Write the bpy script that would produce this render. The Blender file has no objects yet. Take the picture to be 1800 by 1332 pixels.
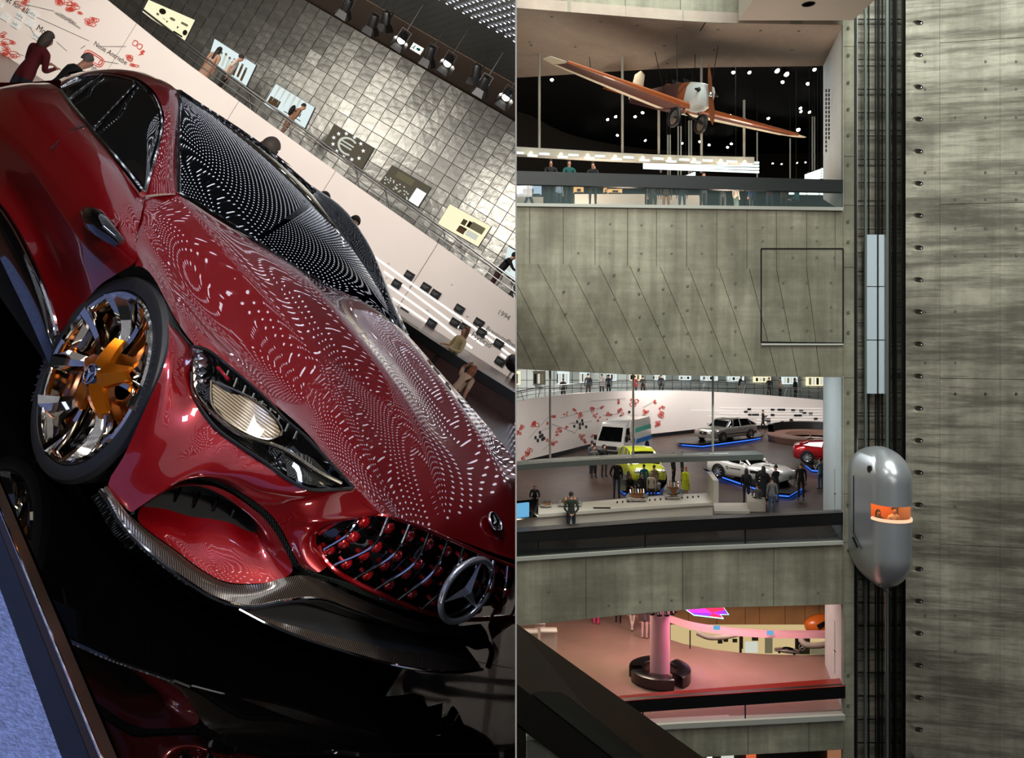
import bpy, bmesh, math, random
from mathutils import Vector, Matrix, noise
random.seed(7)
scene = bpy.context.scene
COL = scene.collection
# ------------------------------------------------------------------ camera
F, CX, CY = 1400.0, 907.0, 585.0            # focal length and principal point in 1800x1332 pixels
cam_data = bpy.data.cameras.new('camera')
cam_data.sensor_width = 36.0
cam_data.lens = 36.0 * F / 1800.0
cam_data.shift_x = (900.0 - CX) / 1800.0
cam_data.shift_y = -(666.0 - CY) / 1800.0
cam_data.clip_start = 0.05
cam_data.clip_end = 500
cam = bpy.data.objects.new('camera', cam_data)
cam.rotation_euler = (math.pi / 2, 0, 0)
COL.objects.link(cam)
scene.camera = cam
# ------------------------------------------------------------------ world, exposure
world = bpy.data.worlds.new('world')
world.use_nodes = True
world.node_tree.nodes['Background'].inputs[0].default_value = (0.75, 0.85, 1.0, 1)
world.node_tree.nodes['Background'].inputs[1].default_value = 0.02
scene.world = world
scene.view_settings.view_transform = 'Standard'
scene.view_settings.look = 'None'
scene.view_settings.exposure = 0.0
scene.view_settings.gamma = 1.0
scene.view_settings.use_curve_mapping = False

# ------------------------------------------------------------------ frames
# left hall: the photographer tilted the camera, so this hall has its own "up"
UP = Vector((.53, -.009, .848)).normalized()
FW = Vector((.668, -.611, -.424)); FW -= UP * FW.dot(UP); FW.normalize()
LF = UP.cross(FW)
CT = Vector((-1.19, 3.59, -.81))            # point under the front axle of the show car, on its plinth
MC = Matrix((FW, LF, UP)).transposed()       # car axes as columns
CAMC = -(MC.transposed() @ CT)
HB = Vector((0, 1, 0)); HB -= UP * HB.dot(UP); HB.normalize()   # towards the tiled wall
HA = HB.cross(UP)                            # along the wall to the right
CAMH = 1.35                                  # eye height over the plinth top

def pix(x, y, t):
    return Vector(((x - CX) / F * t, t, -(y - CY) / F * t))
def gnd(x, y, z):                            # right halls: pixel to level z
    t = -z * F / (y - CY)
    return pix(x, y, t)
def car_ray(x, y):
    return MC.transposed() @ Vector(((x - CX) / F, 1, -(y - CY) / F))
def cp(x, y, v, ax=1):                       # car coordinates of the pixel at Y (or Z, X) = v
    r = car_ray(x, y)
    return CAMC + r * ((v - CAMC[ax]) / r[ax])
def hall(a, b, z):                           # left hall coordinates to world
    return HA * a + HB * b + UP * (z - CAMH)
def hall_z(x, y, z):                         # left hall: pixel to height z over plinth
    r = Vector(((x - CX) / F, 1, -(y - CY) / F))
    return r * ((z - CAMH) / r.dot(UP))
def hco(p):
    return (p.dot(HA), p.dot(HB), p.dot(UP) + CAMH)

# ------------------------------------------------------------------ lights
def area(name, loc, target, size, power, color=(1, 1, 1), size_y=None, spread=None):
    l = bpy.data.lights.new(name, 'AREA')
    l.energy = power; l.color = color; l.size = size
    if size_y: l.shape = 'RECTANGLE'; l.size_y = size_y
    if spread: l.spread = spread
    o = bpy.data.objects.new(name, l); COL.objects.link(o)
    o.location = loc
    o.rotation_euler = (Vector(target) - Vector(loc)).to_track_quat('-Z', 'Y').to_euler()
    return o
def spot(name, loc, target, power, angle, color=(1, .9, .78), blend=.5, rad=.06):
    l = bpy.data.lights.new(name, 'SPOT')
    l.energy = power; l.color = color; l.spot_size = angle; l.spot_blend = blend; l.shadow_soft_size = rad
    o = bpy.data.objects.new(name, l); COL.objects.link(o)
    o.location = loc
    o.rotation_euler = (Vector(target) - Vector(loc)).to_track_quat('-Z', 'Y').to_euler()
    return o
# atrium: daylight from the glass roof far above, in front of the concrete walls, plus two added fills
area('roof_light', (11, 20, 24), (12, 31, 4), 14, 7600, (.90, 1.0, .95), 10)
area('atrium_fill', (14, 9, 15), (9, 30, 2), 10, 1900, (1.0, 1.0, .94))  # added fill that brightens the concrete walls, no real source
area('front_fill', (9, -6, -1), (8, 30, 1), 12, 520, (1.0, .98, .93), 3)  # added fill from behind the camera, stands for no known lamp
# middle gallery ceiling lamps
for k, (px_, dd, pw) in enumerate([(960, 42, 360), (1100, 44, 400), (1250, 44, 400), (1400, 46, 360), (1000, 56, 540), (1180, 60, 640), (1350, 62, 640), (1500, 58, 420)]):
    area('gallery_lamp', ((px_ - CX) / F * dd, dd, -1.75), ((px_ - CX) / F * dd, dd + 1.5, -9), 3.0, pw, (1.0, .95, .92))
area('ramp_lamp', (10, 62, -1.9), (11, 72, -4), 20, 420, (.95, 1, 1), 1.0)
area('table_lamp', (4, 36, -2.2), (4, 34.5, -7), 6, 110, (1.0, .86, .68), 1.0)
area('reveal_lamp', (9.5, 34.5, -2.2), (13.2, 33.5, -6), 2, 160, (.9, .97, 1.0))
# lower gallery
area('lower_lamp', (4.0, 36, -9.3), (4.0, 36, -15), 3, 520, (1.0, .80, .62))
area('lower_lamp', (9.5, 35, -9.3), (9.5, 36, -15), 3, 420, (1.0, .7, .62))
area('lower_lamp_pink', (9.0, 33.0, -9.6), (6.3, 33.6, -13), 1.2, 200, (1.0, .2, .5))
# upper gallery: added hidden fill up onto the soffit, and lamps above the exhibits
area('soffit_fill', (3.5, 33.2, 5.1), (4.5, 33.6, 12), 5, 230, (1.0, .82, .66), .6)
area('soffit_fill', (9.5, 33.2, 5.1), (9.0, 33.6, 12), 5, 260, (1.0, .80, .64), .6)
area('upper_lamp', (4.5, 36, 12.5), (4.5, 36, 4), 2, 120, (1.0, .86, .7))
area('upper_reveal_lamp', (9, 36, 12.4), (13.2, 33, 8), 1.5, 180, (.9, .97, 1.0))
# left hall: lamps that light the white ramp wall and the tiled wall
area('hall_wall_lamp', hall(-14, 17, 7.0), hall(-14, 25, 2.0), 14, 1500, (1.0, .93, .86), 1.2)
area('hall_wall_lamp', hall(-5, 17, 7.0), hall(-5, 25, 2.0), 10, 1250, (1.0, .93, .86), 1.2)
area('hall_tile_lamp', hall(-14, 22.6, 7.1), hall(-14, 28.5, 4.0), 24, 300, (1.0, .95, .86), .6)
area('car_front_lamp', hall(2.2, -3.2, 5.0), MC @ Vector((.9, -.5, .55)) + CT, .7, 620, (1.0, .9, .8))
area('car_side_fill', hall(-4.2, .2, 5.2), MC @ Vector((0, -.9, .5)) + CT, 1.0, 150, (1.0, .93, .85))  # added fill for highlights on the wheel chrome, no known lamp
area('carpet_lamp', hall(-2.0, .6, 3.0), hall(-.7, 1.3, -.4), .5, 46, (.5, .62, 1.0))
# ------------------------------------------------------------------ materials
def lin(c):
    return tuple(((v / 255.0) / 12.92 if v / 255.0 <= .04045 else ((v / 255.0 + .055) / 1.055) ** 2.4) for v in c)
MATS = {}
def nmat(name):
    m = bpy.data.materials.new(name); m.use_nodes = True
    return m, m.node_tree, m.node_tree.nodes['Principled BSDF']
def mat(name, rgb, rough=.5, metal=0.0, coat=0.0, emit=None, estr=0.0, alpha=None, trans=0.0, noise_=None, bump=None, spec=None, vary=None):
    """rgb in 0-255 sRGB; noise_=(scale, amount) varies the colour, bump=(scale, strength)"""
    if name in MATS: return MATS[name]
    m, t, b = nmat(name)
    c = (*lin(rgb), 1)
    b.inputs['Base Color'].default_value = c
    b.inputs['Roughness'].default_value = rough
    b.inputs['Metallic'].default_value = metal
    b.inputs['Coat Weight'].default_value = coat
    b.inputs['Coat Roughness'].default_value = .02
    if spec is not None: b.inputs['Specular IOR Level'].default_value = spec
    if emit is not None:
        b.inputs['Emission Color'].default_value = (*lin(emit), 1)
        b.inputs['Emission Strength'].default_value = estr
    if trans: b.inputs['Transmission Weight'].default_value = trans
    if alpha is not None: b.inputs['Alpha'].default_value = alpha
    if noise_:
        tc = t.nodes.new('ShaderNodeTexCoord'); nz = t.nodes.new('ShaderNodeTexNoise')
        nz.inputs['Scale'].default_value = noise_[0]; nz.inputs['Detail'].default_value = 6
        t.links.new(tc.outputs['Object'], nz.inputs['Vector'])
        mx = t.nodes.new('ShaderNodeMix'); mx.data_type = 'RGBA'; mx.blend_type = 'MULTIPLY'
        mx.inputs[0].default_value = 1
        rp = t.nodes.new('ShaderNodeMapRange'); rp.inputs[3].default_value = 1 - noise_[1]; rp.inputs[4].default_value = 1 + noise_[1] * .6
        rp.inputs[1].default_value = .3; rp.inputs[2].default_value = .7
        t.links.new(nz.outputs['Fac'], rp.inputs[0])
        mx.inputs[6].default_value = c
        t.links.new(rp.outputs[0], mx.inputs[7])
        t.links.new(mx.outputs[2], b.inputs['Base Color'])
    if bump:
        tc = t.nodes.new('ShaderNodeTexCoord'); nz = t.nodes.new('ShaderNodeTexNoise')
        nz.inputs['Scale'].default_value = bump[0]; nz.inputs['Detail'].default_value = 4
        t.links.new(tc.outputs['Object'], nz.inputs['Vector'])
        bp = t.nodes.new('ShaderNodeBump'); bp.inputs['Strength'].default_value = bump[1]; bp.inputs['Distance'].default_value = .02
        t.links.new(nz.outputs['Fac'], bp.inputs['Height']); t.links.new(bp.outputs[0], b.inputs['Normal'])
    MATS[name] = m
    return m
def concrete(name, base, dark, stain=.5, streak=1.0, board=0.0, tint=None):
    m, t, b = nmat(name); N = t.nodes.new; L = t.links.new
    tc = N('ShaderNodeTexCoord'); geo = N('ShaderNodeNewGeometry')
    def nz(scale, detail, vec, rough=.6):
        n = N('ShaderNodeTexNoise'); n.inputs['Scale'].default_value = scale; n.inputs['Detail'].default_value = detail; n.inputs['Roughness'].default_value = rough
        L(vec, n.inputs['Vector']); return n.outputs['Fac']
    def mp(s):
        q = N('ShaderNodeMapping'); q.inputs['Scale'].default_value = s; L(geo.outputs['Position'], q.inputs['Vector']); return q.outputs[0]
    big = nz(.28, 8, geo.outputs['Position']); fine = nz(3.0, 10, geo.outputs['Position'], .7)
    vert = nz(1.0, 5, mp((2.2, 2.2, .09))); hor = nz(1.0, 8, mp((.22, .22, 2.6)), .7)
    def rng(v, a, c_, lo, hi):
        r = N('ShaderNodeMapRange'); r.inputs[1].default_value = a; r.inputs[2].default_value = c_; r.inputs[3].default_value = lo; r.inputs[4].default_value = hi
        L(v, r.inputs[0]); return r.outputs[0]
    def mul(a, c_):
        q = N('ShaderNodeMath'); q.operation = 'MULTIPLY'; L(a, q.inputs[0]); L(c_, q.inputs[1]); return q.outputs[0]
    f = mul(rng(big, .35, .62, 1 - stain, 1.0), rng(fine, .3, .7, .82, 1.1))
    f = mul(f, rng(vert, .35, .65, 1 - .22 * streak, 1.06))
    f = mul(f, rng(hor, .42, .58, 1 - .42 * board, 1.04))
    mx = N('ShaderNodeMix'); mx.data_type = 'RGBA'
    mx.inputs[6].default_value = (*lin(dark), 1); mx.inputs[7].default_value = (*lin(base), 1)
    L(f, mx.inputs[0])
    L(mx.outputs[2], b.inputs['Base Color'])
    b.inputs['Roughness'].default_value = .78
    bp = N('ShaderNodeBump'); bp.inputs['Strength'].default_value = .12; bp.inputs['Distance'].default_value = .05
    L(fine, bp.inputs['Height']); L(bp.outputs[0], b.inputs['Normal'])
    MATS[name] = m
    return m
def weave(name, a, c_, scale, rough=.25, axis=0):
    m, t, b = nmat(name); N = t.nodes.new; L = t.links.new
    tc = N('ShaderNodeTexCoord'); w = N('ShaderNodeTexWave'); w.inputs['Scale'].default_value = scale
    w.bands_direction = 'XYZ'[axis]
    L(tc.outputs['Object'], w.inputs['Vector'])
    mx = N('ShaderNodeMix'); mx.data_type = 'RGBA'; mx.inputs[6].default_value = (*lin(a), 1); mx.inputs[7].default_value = (*lin(c_), 1)
    L(w.outputs['Fac'], mx.inputs[0]); L(mx.outputs[2], b.inputs['Base Color'])
    b.inputs['Roughness'].default_value = rough; b.inputs['Coat Weight'].default_value = .6; b.inputs['Coat Roughness'].default_value = .03
    bp = N('ShaderNodeBump'); bp.inputs['Strength'].default_value = .25; bp.inputs['Distance'].default_value = .002
    L(w.outputs['Fac'], bp.inputs['Height']); L(bp.outputs[0], b.inputs['Normal'])
    MATS[name] = m
    return m
def floor_mat(name, a, c_, rough=.28, scale=.9, spec=.5):
    m, t, b = nmat(name); N = t.nodes.new; L = t.links.new
    geo = N('ShaderNodeNewGeometry'); n1 = N('ShaderNodeTexNoise'); n1.inputs['Scale'].default_value = scale; n1.inputs['Detail'].default_value = 9; n1.inputs['Distortion'].default_value = 1.2
    L(geo.outputs['Position'], n1.inputs['Vector'])
    mx = N('ShaderNodeMix'); mx.data_type = 'RGBA'; mx.inputs[6].default_value = (*lin(a), 1); mx.inputs[7].default_value = (*lin(c_), 1)
    L(n1.outputs['Fac'], mx.inputs[0]); L(mx.outputs[2], b.inputs['Base Color'])
    b.inputs['Roughness'].default_value = rough; b.inputs['Specular IOR Level'].default_value = spec
    bp = N('ShaderNodeBump'); bp.inputs['Strength'].default_value = .12; bp.inputs['Distance'].default_value = .05
    L(n1.outputs['Fac'], bp.inputs['Height']); L(bp.outputs[0], b.inputs['Normal'])
    MATS[name] = m
    return m
def emis(name, rgb, strength, sample=True):
    if name in MATS: return MATS[name]
    m = bpy.data.materials.new(name); m.use_nodes = True; t = m.node_tree
    t.nodes.clear(); e = t.nodes.new('ShaderNodeEmission'); o = t.nodes.new('ShaderNodeOutputMaterial')
    e.inputs[0].default_value = (*lin(rgb), 1); e.inputs[1].default_value = strength
    t.links.new(e.outputs[0], o.inputs[0])
    if not sample: m.cycles.emission_sampling = 'NONE'
    MATS[name] = m
    return m
def car_paint(name, rgb, dark):
    m, t, b = nmat(name)
    b.inputs['Base Color'].default_value = (*lin(rgb), 1)
    b.inputs['Metallic'].default_value = .55; b.inputs['Roughness'].default_value = .33
    b.inputs['Coat Weight'].default_value = 1.0; b.inputs['Coat Roughness'].default_value = .006; b.inputs['Coat IOR'].default_value = 1.75
    MATS[name] = m
    return m
def glass_thin(name, rgb, a=.18, rough=.02):
    m, t, b = nmat(name)
    b.inputs['Base Color'].default_value = (*lin(rgb), 1); b.inputs['Roughness'].default_value = rough
    b.inputs['Alpha'].default_value = a; b.inputs['Specular IOR Level'].default_value = .8
    MATS[name] = m
    return m

# ------------------------------------------------------------------ mesh helpers
class MB:
    def __init__(s): s.v = []; s.f = []; s.m = []
    def add(s, vs, fs, mi=0):
        o = len(s.v); s.v += [Vector(p) for p in vs]
        for f in fs: s.f.append(tuple(i + o for i in f)); s.m.append(mi)
        return s
    def box(s, c, d, R=None, mi=0):
        c = Vector(c); vs = []
        for i in range(8):
            p = Vector(((-1, 1)[i & 1] * d[0] / 2, (-1, 1)[i >> 1 & 1] * d[1] / 2, (-1, 1)[i >> 2 & 1] * d[2] / 2))
            vs.append(c + (R @ p if R is not None else p))
        return s.add(vs, [(0, 2, 3, 1), (4, 5, 7, 6), (0, 1, 5, 4), (2, 6, 7, 3), (0, 4, 6, 2), (1, 3, 7, 5)], mi)
    def hexa(s, p, mi=0):                     # 8 points, bottom 0-3 ring, top 4-7 ring
        return s.add(p, [(3, 2, 1, 0), (4, 5, 6, 7), (0, 1, 5, 4), (1, 2, 6, 5), (2, 3, 7, 6), (3, 0, 4, 7)], mi)
    def tube(s, pts, r, n=8, mi=0, cap=True, closed=False):
        pts = [Vector(p) for p in pts]; K = len(pts)
        rs = r if isinstance(r, (list, tuple)) else [r] * K
        up = None; rings = []
        for i, p in enumerate(pts):
            if closed: d = pts[(i + 1) % K] - pts[i - 1]
            else: d = pts[min(i + 1, K - 1)] - pts[max(i - 1, 0)]
            d.normalize()
            if up is None:
                up = Vector((0, 0, 1)) if abs(d.z) < .9 else Vector((1, 0, 0))
            a = up - d * up.dot(d); a.normalize(); up = a
            b = d.cross(a)
            rings.append([p + (a * math.cos(2 * math.pi * k / n) + b * math.sin(2 * math.pi * k / n)) * rs[i] for k in range(n)])
        vs = [q for rg in rings for q in rg]; fs = []
        for i in range(K if closed else K - 1):
            j = (i + 1) % K
            for k in range(n):
                fs.append((i * n + k, i * n + (k + 1) % n, j * n + (k + 1) % n, j * n + k))
        if cap and not closed:
            fs.append(tuple(range(n - 1, -1, -1))); fs.append(tuple((K - 1) * n + k for k in range(n)))
        return s.add(vs, fs, mi)
    def lathe(s, prof, n=24, M=None, mi=0, cap=False):   # prof [(r, z)] about local Z
        vs = []; fs = []
        for (r, z) in prof:
            for k in range(n):
                a = 2 * math.pi * k / n; p = Vector((r * math.cos(a), r * math.sin(a), z))
                vs.append(M @ p if M is not None else p)
        for i in range(len(prof) - 1):
            for k in range(n):
                fs.append((i * n + k, i * n + (k + 1) % n, (i + 1) * n + (k + 1) % n, (i + 1) * n + k))
        if cap:
            fs.append(tuple(range(n - 1, -1, -1))); fs.append(tuple((len(prof) - 1) * n + k for k in range(n)))
        return s.add(vs, fs, mi)
    def grid(s, g, mi=0, closed=False):
        R = len(g); C_ = len(g[0]); vs = [p for row in g for p in row]; fs = []
        for i in range(R - 1):
            for j in range(C_ - (0 if closed else 1)):
                k = (j + 1) % C_
                fs.append((i * C_ + j, i * C_ + k, (i + 1) * C_ + k, (i + 1) * C_ + j))
        return s.add(vs, fs, mi)
    def slab(s, g, off, mi=0):                # a grid with thickness: off is a vector or function(point)->vector
        R = len(g); C_ = len(g[0])
        g2 = [[Vector(p) + (off(p) if callable(off) else Vector(off)) for p in row] for row in g]
        s.grid(g, mi); s.grid([row[::-1] for row in g2], mi)
        rim = [(i, 0) for i in range(R)] + [(R - 1, j) for j in range(1, C_)] + [(i, C_ - 1) for i in range(R - 2, -1, -1)] + [(0, j) for j in range(C_ - 2, 0, -1)]
        a = [g[i][j] for i, j in rim]; b = [g2[i][j] for i, j in rim]; n = len(rim)
        s.add(a + b, [(k, (k + 1) % n, n + (k + 1) % n, n + k) for k in range(n)], mi)
        return s
    def prism(s, poly, off, mi=0):
        n = len(poly); off = Vector(off); a = [Vector(p) for p in poly]; b = [p + off for p in a]
        return s.add(a + b, [tuple(range(n)), tuple(range(2 * n - 1, n - 1, -1))] + [(k, n + k, n + (k + 1) % n, (k + 1) % n) for k in range(n)], mi)
    def ball(s, c, r, n=12, m=8, M=None, mi=0):
        c = Vector(c); rr = r if isinstance(r, (tuple, list)) else (r, r, r); vs = []; fs = []
        for i in range(m + 1):
            th = math.pi * i / m
            for k in range(n):
                ph = 2 * math.pi * k / n
                p = Vector((rr[0] * math.sin(th) * math.cos(ph), rr[1] * math.sin(th) * math.sin(ph), rr[2] * math.cos(th)))
                vs.append(c + (M @ p if M is not None else p))
        for i in range(m):
            for k in range(n):
                fs.append((i * n + k, (i + 1) * n + k, (i + 1) * n + (k + 1) % n, i * n + (k + 1) % n))
        return s.add(vs, fs, mi)
    def mesh(s, name, mats, smooth=False, weld=True):
        me = bpy.data.meshes.new(name)
        me.from_pydata([tuple(p) for p in s.v], [], s.f)
        mats = mats if isinstance(mats, (list, tuple)) else [mats]
        for m in mats: me.materials.append(MATS[m] if isinstance(m, str) else m)
        for i, p in enumerate(me.polygons): p.material_index = s.m[i]
        bm = bmesh.new(); bm.from_mesh(me)
        if weld: bmesh.ops.remove_doubles(bm, verts=bm.verts, dist=1e-5)
        bmesh.ops.recalc_face_normals(bm, faces=bm.faces)
        bm.to_mesh(me); bm.free()
        if smooth:
            me.polygons.foreach_set('use_smooth', [True] * len(me.polygons))
            if smooth != 'all': me.set_sharp_from_angle(angle=math.radians(smooth if smooth is not True and isinstance(smooth, (int, float)) and smooth > 1 else 38))
        me.update()
        return me
    def build(s, name, mats, parent=None, smooth=False, weld=True):
        o = bpy.data.objects.new(name, s.mesh(name, mats, smooth, weld)); COL.objects.link(o)
        if parent is not None: o.parent = parent
        return o
def tag(o, label, cat=None, group=None, kind=None):
    if label: o['label'] = label
    if cat: o['category'] = cat
    if group: o['group'] = group
    if kind: o['kind'] = kind
    return o
def struct(o, label=None):
    o['kind'] = 'structure'
    if label: o['label'] = label
    return o
def empty(name, loc=(0, 0, 0), M3=None):
    o = bpy.data.objects.new(name, None); COL.objects.link(o); o.empty_display_size = .1
    if M3 is not None: o.matrix_world = Matrix.Translation(loc) @ M3.to_4x4()
    else: o.location = loc
    return o
def inst(name, me, loc, parent=None, M3=None):
    o = bpy.data.objects.new(name, me); COL.objects.link(o)
    if M3 is not None: o.matrix_world = Matrix.Translation(loc) @ M3.to_4x4()
    else: o.location = loc
    if parent is not None: o.parent = parent
    return o
def crom(pts, n):
    """resample a polyline through pts with n points by Catmull-Rom (chordal parameter)"""
    P_ = [Vector(p) for p in pts]; K = len(P_)
    if K == 2: return [P_[0].lerp(P_[1], i / (n - 1)) for i in range(n)]
    d = [0.0]
    for i in range(1, K): d.append(d[-1] + max((P_[i] - P_[i - 1]).length ** .5, 1e-6))
    tan = []
    for i in range(K):
        if i == 0: tan.append((P_[1] - P_[0]) / (d[1] - d[0]))
        elif i == K - 1: tan.append((P_[-1] - P_[-2]) / (d[-1] - d[-2]))
        else:
            h0 = d[i] - d[i - 1]; h1 = d[i + 1] - d[i]
            m0 = (P_[i] - P_[i - 1]) / h0; m1 = (P_[i + 1] - P_[i]) / h1
            tan.append((m0 * h1 + m1 * h0) / (h0 + h1))
    # arc-like uniform sampling
    out = []; dense = []
    for i in range(K - 1):
        h = d[i + 1] - d[i]
        for q in range(16):
            t = q / 16.0
            dense.append(P_[i] * (2 * t ** 3 - 3 * t * t + 1) + tan[i] * h * (t ** 3 - 2 * t * t + t) + P_[i + 1] * (-2 * t ** 3 + 3 * t * t) + tan[i + 1] * h * (t ** 3 - t * t))
    dense.append(P_[-1])
    L_ = [0.0]
    for i in range(1, len(dense)): L_.append(L_[-1] + (dense[i] - dense[i - 1]).length)
    j = 0
    for i in range(n):
        s_ = L_[-1] * i / (n - 1)
        while j < len(L_) - 2 and L_[j + 1] < s_: j += 1
        q = (s_ - L_[j]) / max(L_[j + 1] - L_[j], 1e-9)
        out.append(dense[j].lerp(dense[j + 1], min(max(q, 0), 1)))
    return out
import numpy as np
def smooth_line(pts, n, deg=4):
    """least-squares polynomial through 3D points, ends kept, resampled to n"""
    P_ = np.array([tuple(p) for p in pts]); d = np.r_[0, np.cumsum(np.linalg.norm(np.diff(P_, axis=0), axis=1))]; d /= d[-1]
    w = np.ones(len(d)); w[0] = w[-1] = 12
    A = np.vander(d, min(deg, len(d) - 1) + 1); q = np.linspace(0, 1, n)
    C_, *_ = np.linalg.lstsq(A * w[:, None], P_ * w[:, None], rcond=None)
    R = np.vander(q, C_.shape[0]) @ C_
    return [Vector(r) for r in R]
def smooth_patch(lines, nu, nv, du=4, dv=2):
    """polynomial surface through rows of control points"""
    U = []; V = []; P_ = []
    for i, l in enumerate(lines):
        a = np.array([tuple(p) for p in l]); d = np.r_[0, np.cumsum(np.linalg.norm(np.diff(a, axis=0), axis=1))]; d /= d[-1]
        for j in range(len(a)): U.append(d[j]); V.append(i / (len(lines) - 1)); P_.append(a[j])
    U = np.array(U); V = np.array(V); P_ = np.array(P_)
    def basis(u, v): return np.stack([u ** i * v ** j for i in range(du + 1) for j in range(dv + 1)], -1)
    w = np.where((U < .01) | (U > .99) | (V < .01) | (V > .99), 2.0, 1.0)
    C_, *_ = np.linalg.lstsq(basis(U, V) * w[:, None], P_ * w[:, None], rcond=None)
    return [[Vector(basis(np.array(j / (nu - 1)), np.array(i / (nv - 1))) @ C_) for j in range(nu)] for i in range(nv)]
def loft(lines, nu, nv, lin_v=False):
    """lines: list of polylines; returns a grid nv x nu, smooth across the lines"""
    rows = [crom(l, nu) for l in lines]
    cols = []
    for j in range(nu):
        c = [r[j] for r in rows]
        cols.append(seg_interp(c, nv, lin_v))
    return [[cols[j][i] for j in range(nu)] for i in range(len(cols[0]))]
def seg_interp(c, per, linear=False):
    """interpolate with a fixed number of samples per segment so neighbouring columns stay matched"""
    K = len(c); out = []
    for i in range(K - 1):
        p0 = c[i - 1] if i > 0 else c[i] * 2 - c[i + 1]
        p3 = c[i + 2] if i + 2 < K else c[i + 1] * 2 - c[i]
        for q in range(per):
            t = q / per
            if linear: out.append(c[i].lerp(c[i + 1], t)); continue
            h0 = (c[i] - p0).length + 1e-9; h1 = (c[i + 1] - c[i]).length + 1e-9; h2 = (p3 - c[i + 1]).length + 1e-9
            m0 = ((c[i] - p0) / h0 * h1 + (c[i + 1] - c[i]) / h1 * h0) / (h0 + h1) * h1
            m1 = ((c[i + 1] - c[i]) / h1 * h2 + (p3 - c[i + 1]) / h2 * h1) / (h1 + h2) * h1
            out.append(c[i] * (2 * t ** 3 - 3 * t * t + 1) + m0 * (t ** 3 - 2 * t * t + t) + c[i + 1] * (-2 * t ** 3 + 3 * t * t) + m1 * (t ** 3 - t * t))
    out.append(c[-1]); return out
def text_mesh(body, size, mat_, depth=.0, align='LEFT'):
    cu = bpy.data.curves.new('txt', 'FONT'); cu.body = body; cu.size = size; cu.extrude = depth; cu.align_x = align; cu.resolution_u = 2
    o = bpy.data.objects.new('txt', cu); COL.objects.link(o)
    dg = bpy.context.evaluated_depsgraph_get()
    me = bpy.data.meshes.new_from_object(o.evaluated_get(dg))
    bpy.data.objects.remove(o); bpy.data.curves.remove(cu)
    me.materials.clear(); me.materials.append(MATS[mat_] if isinstance(mat_, str) else mat_)
    return me

# common materials
mat('black', (8, 8, 8), .45); mat('black_gloss', (5, 5, 5), .06, coat=1); mat('black_matte', (14, 14, 14), .85)
mat('chrome', (225, 225, 228), .06, 1.0); mat('steel', (190, 190, 188), .28, 1.0); mat('alu', (150, 152, 150), .35, 1.0)
mat('white', (235, 232, 226), .5); mat('white_wall', (238, 228, 220), .55, noise_=(.6, .03)); mat('grey', (120, 120, 118), .55)
mat('dark_grey', (40, 41, 42), .5); mat('rubber', (18, 19, 20), .55); mat('skin', (196, 140, 112), .55); mat('glass_dark', (10, 12, 14), .04, coat=1)
mat('drawing_red', (205, 70, 55), .7); mat('ink', (60, 55, 52), .7)
emis('bulb', (255, 250, 238), 18, False); emis('bulb_warm', (255, 226, 170), 14, False)
# =================================================================== LEFT HALL (tilted view)
LEFT = []                                    # everything here is cut off at the dividing wall
mat('hall_floor', (70, 40, 32), .3, noise_=(1.5, .25)); mat('mirror_black', (2, 2, 2), .015, spec=.55)
mat('ceil_brown', (92, 74, 58), .7); mat('ceil_black', (38, 40, 38), .5)
mat('carpet_blue', (84, 100, 150), .9, noise_=(60, .35), bump=(90, .6)); mat('navy', (7, 9, 14), .35); mat('bronze', (70, 55, 45), .3, .8)
emis('led', (235, 240, 255), 6.5, False)
emis('line_light', (255, 250, 245), 1.4)
emis('pic_warm', (250, 240, 200), 1.1); emis('pic_cool', (225, 240, 240), 1.0); emis('pic_grey', (120, 112, 96), .55); emis('pic_white', (245, 250, 250), 1.2)
mat('tile', (132, 132, 126), .3, .8, noise_=(2.2, .2), bump=(3.0, .9)); mat('tile_joint', (92, 90, 82), .7)
mat('text_plate', (236, 240, 238), .4)

def plane_pt(x, y, B0, a0=-3.7, k=.16):
    r = Vector(((x - CX) / F, 1, -(y - CY) / F))
    return r * ((B0 + k * a0) / (r.dot(HB) + k * r.dot(HA)))
WDIR = (HA - HB * .16).normalized()          # along the wall, to the right
WN = WDIR.cross(UP).normalized()             # into the wall or out of it
if WN.dot(HB) > 0: WN = -WN                  # points to the viewer
WM = Matrix((WDIR, UP, WN)).transposed()     # wall frame: x along, y up, z to the viewer
BT, BP = 27.4, 24.8                          # tiled wall, parapet
tile_pt = lambda x, y, d=0: plane_pt(x, y, BT) + WN * d
par_pt = lambda x, y, d=0: plane_pt(x, y, BP) + WN * d

# tiled wall with its pieces
def wall_coord(p, o): q = p - o; return q.dot(WDIR), q.dot(UP)
W0 = tile_pt(907, 227)
wm = MB()
zt = 7.25; zb = .2
def wpt(s, z, d=0, O=W0):                    # s along the wall from W0, z height over plinth
    return O + WDIR * s + UP * (z - hco(O)[2]) + WN * d
wm.hexa([wpt(-26, zb, -.05), wpt(5, zb, -.05), wpt(5, zb, -.3), wpt(-26, zb, -.3), wpt(-26, zt, -.05), wpt(5, zt, -.05), wpt(5, zt, -.3), wpt(-26, zt, -.3)])
tile_wall = struct(wm.build('wall_back', 'tile_joint'), 'tall curved gallery wall of square brushed metal tiles'); LEFT.append(tile_wall)
TW, TH = .52, .47
tb = MB(); tb.box((0, 0, 0), (TW - .025, TH - .025, .03)); tile_me = tb.mesh('wall_tile', 'tile')
cells = []
for i in range(-46, 6):
    for j in range(0, 15):
        p = wpt(i * TW, 7.25 - (j + .5) * TH + .0, -.02)
        X = CX + F * p.x / p.y; Y = CY - F * p.z / p.y
        if -30 < X < 925 and -40 < Y < 620 and Y < .74 * X - 120: cells.append((-(abs(X - 640)), i, j, p))
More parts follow.
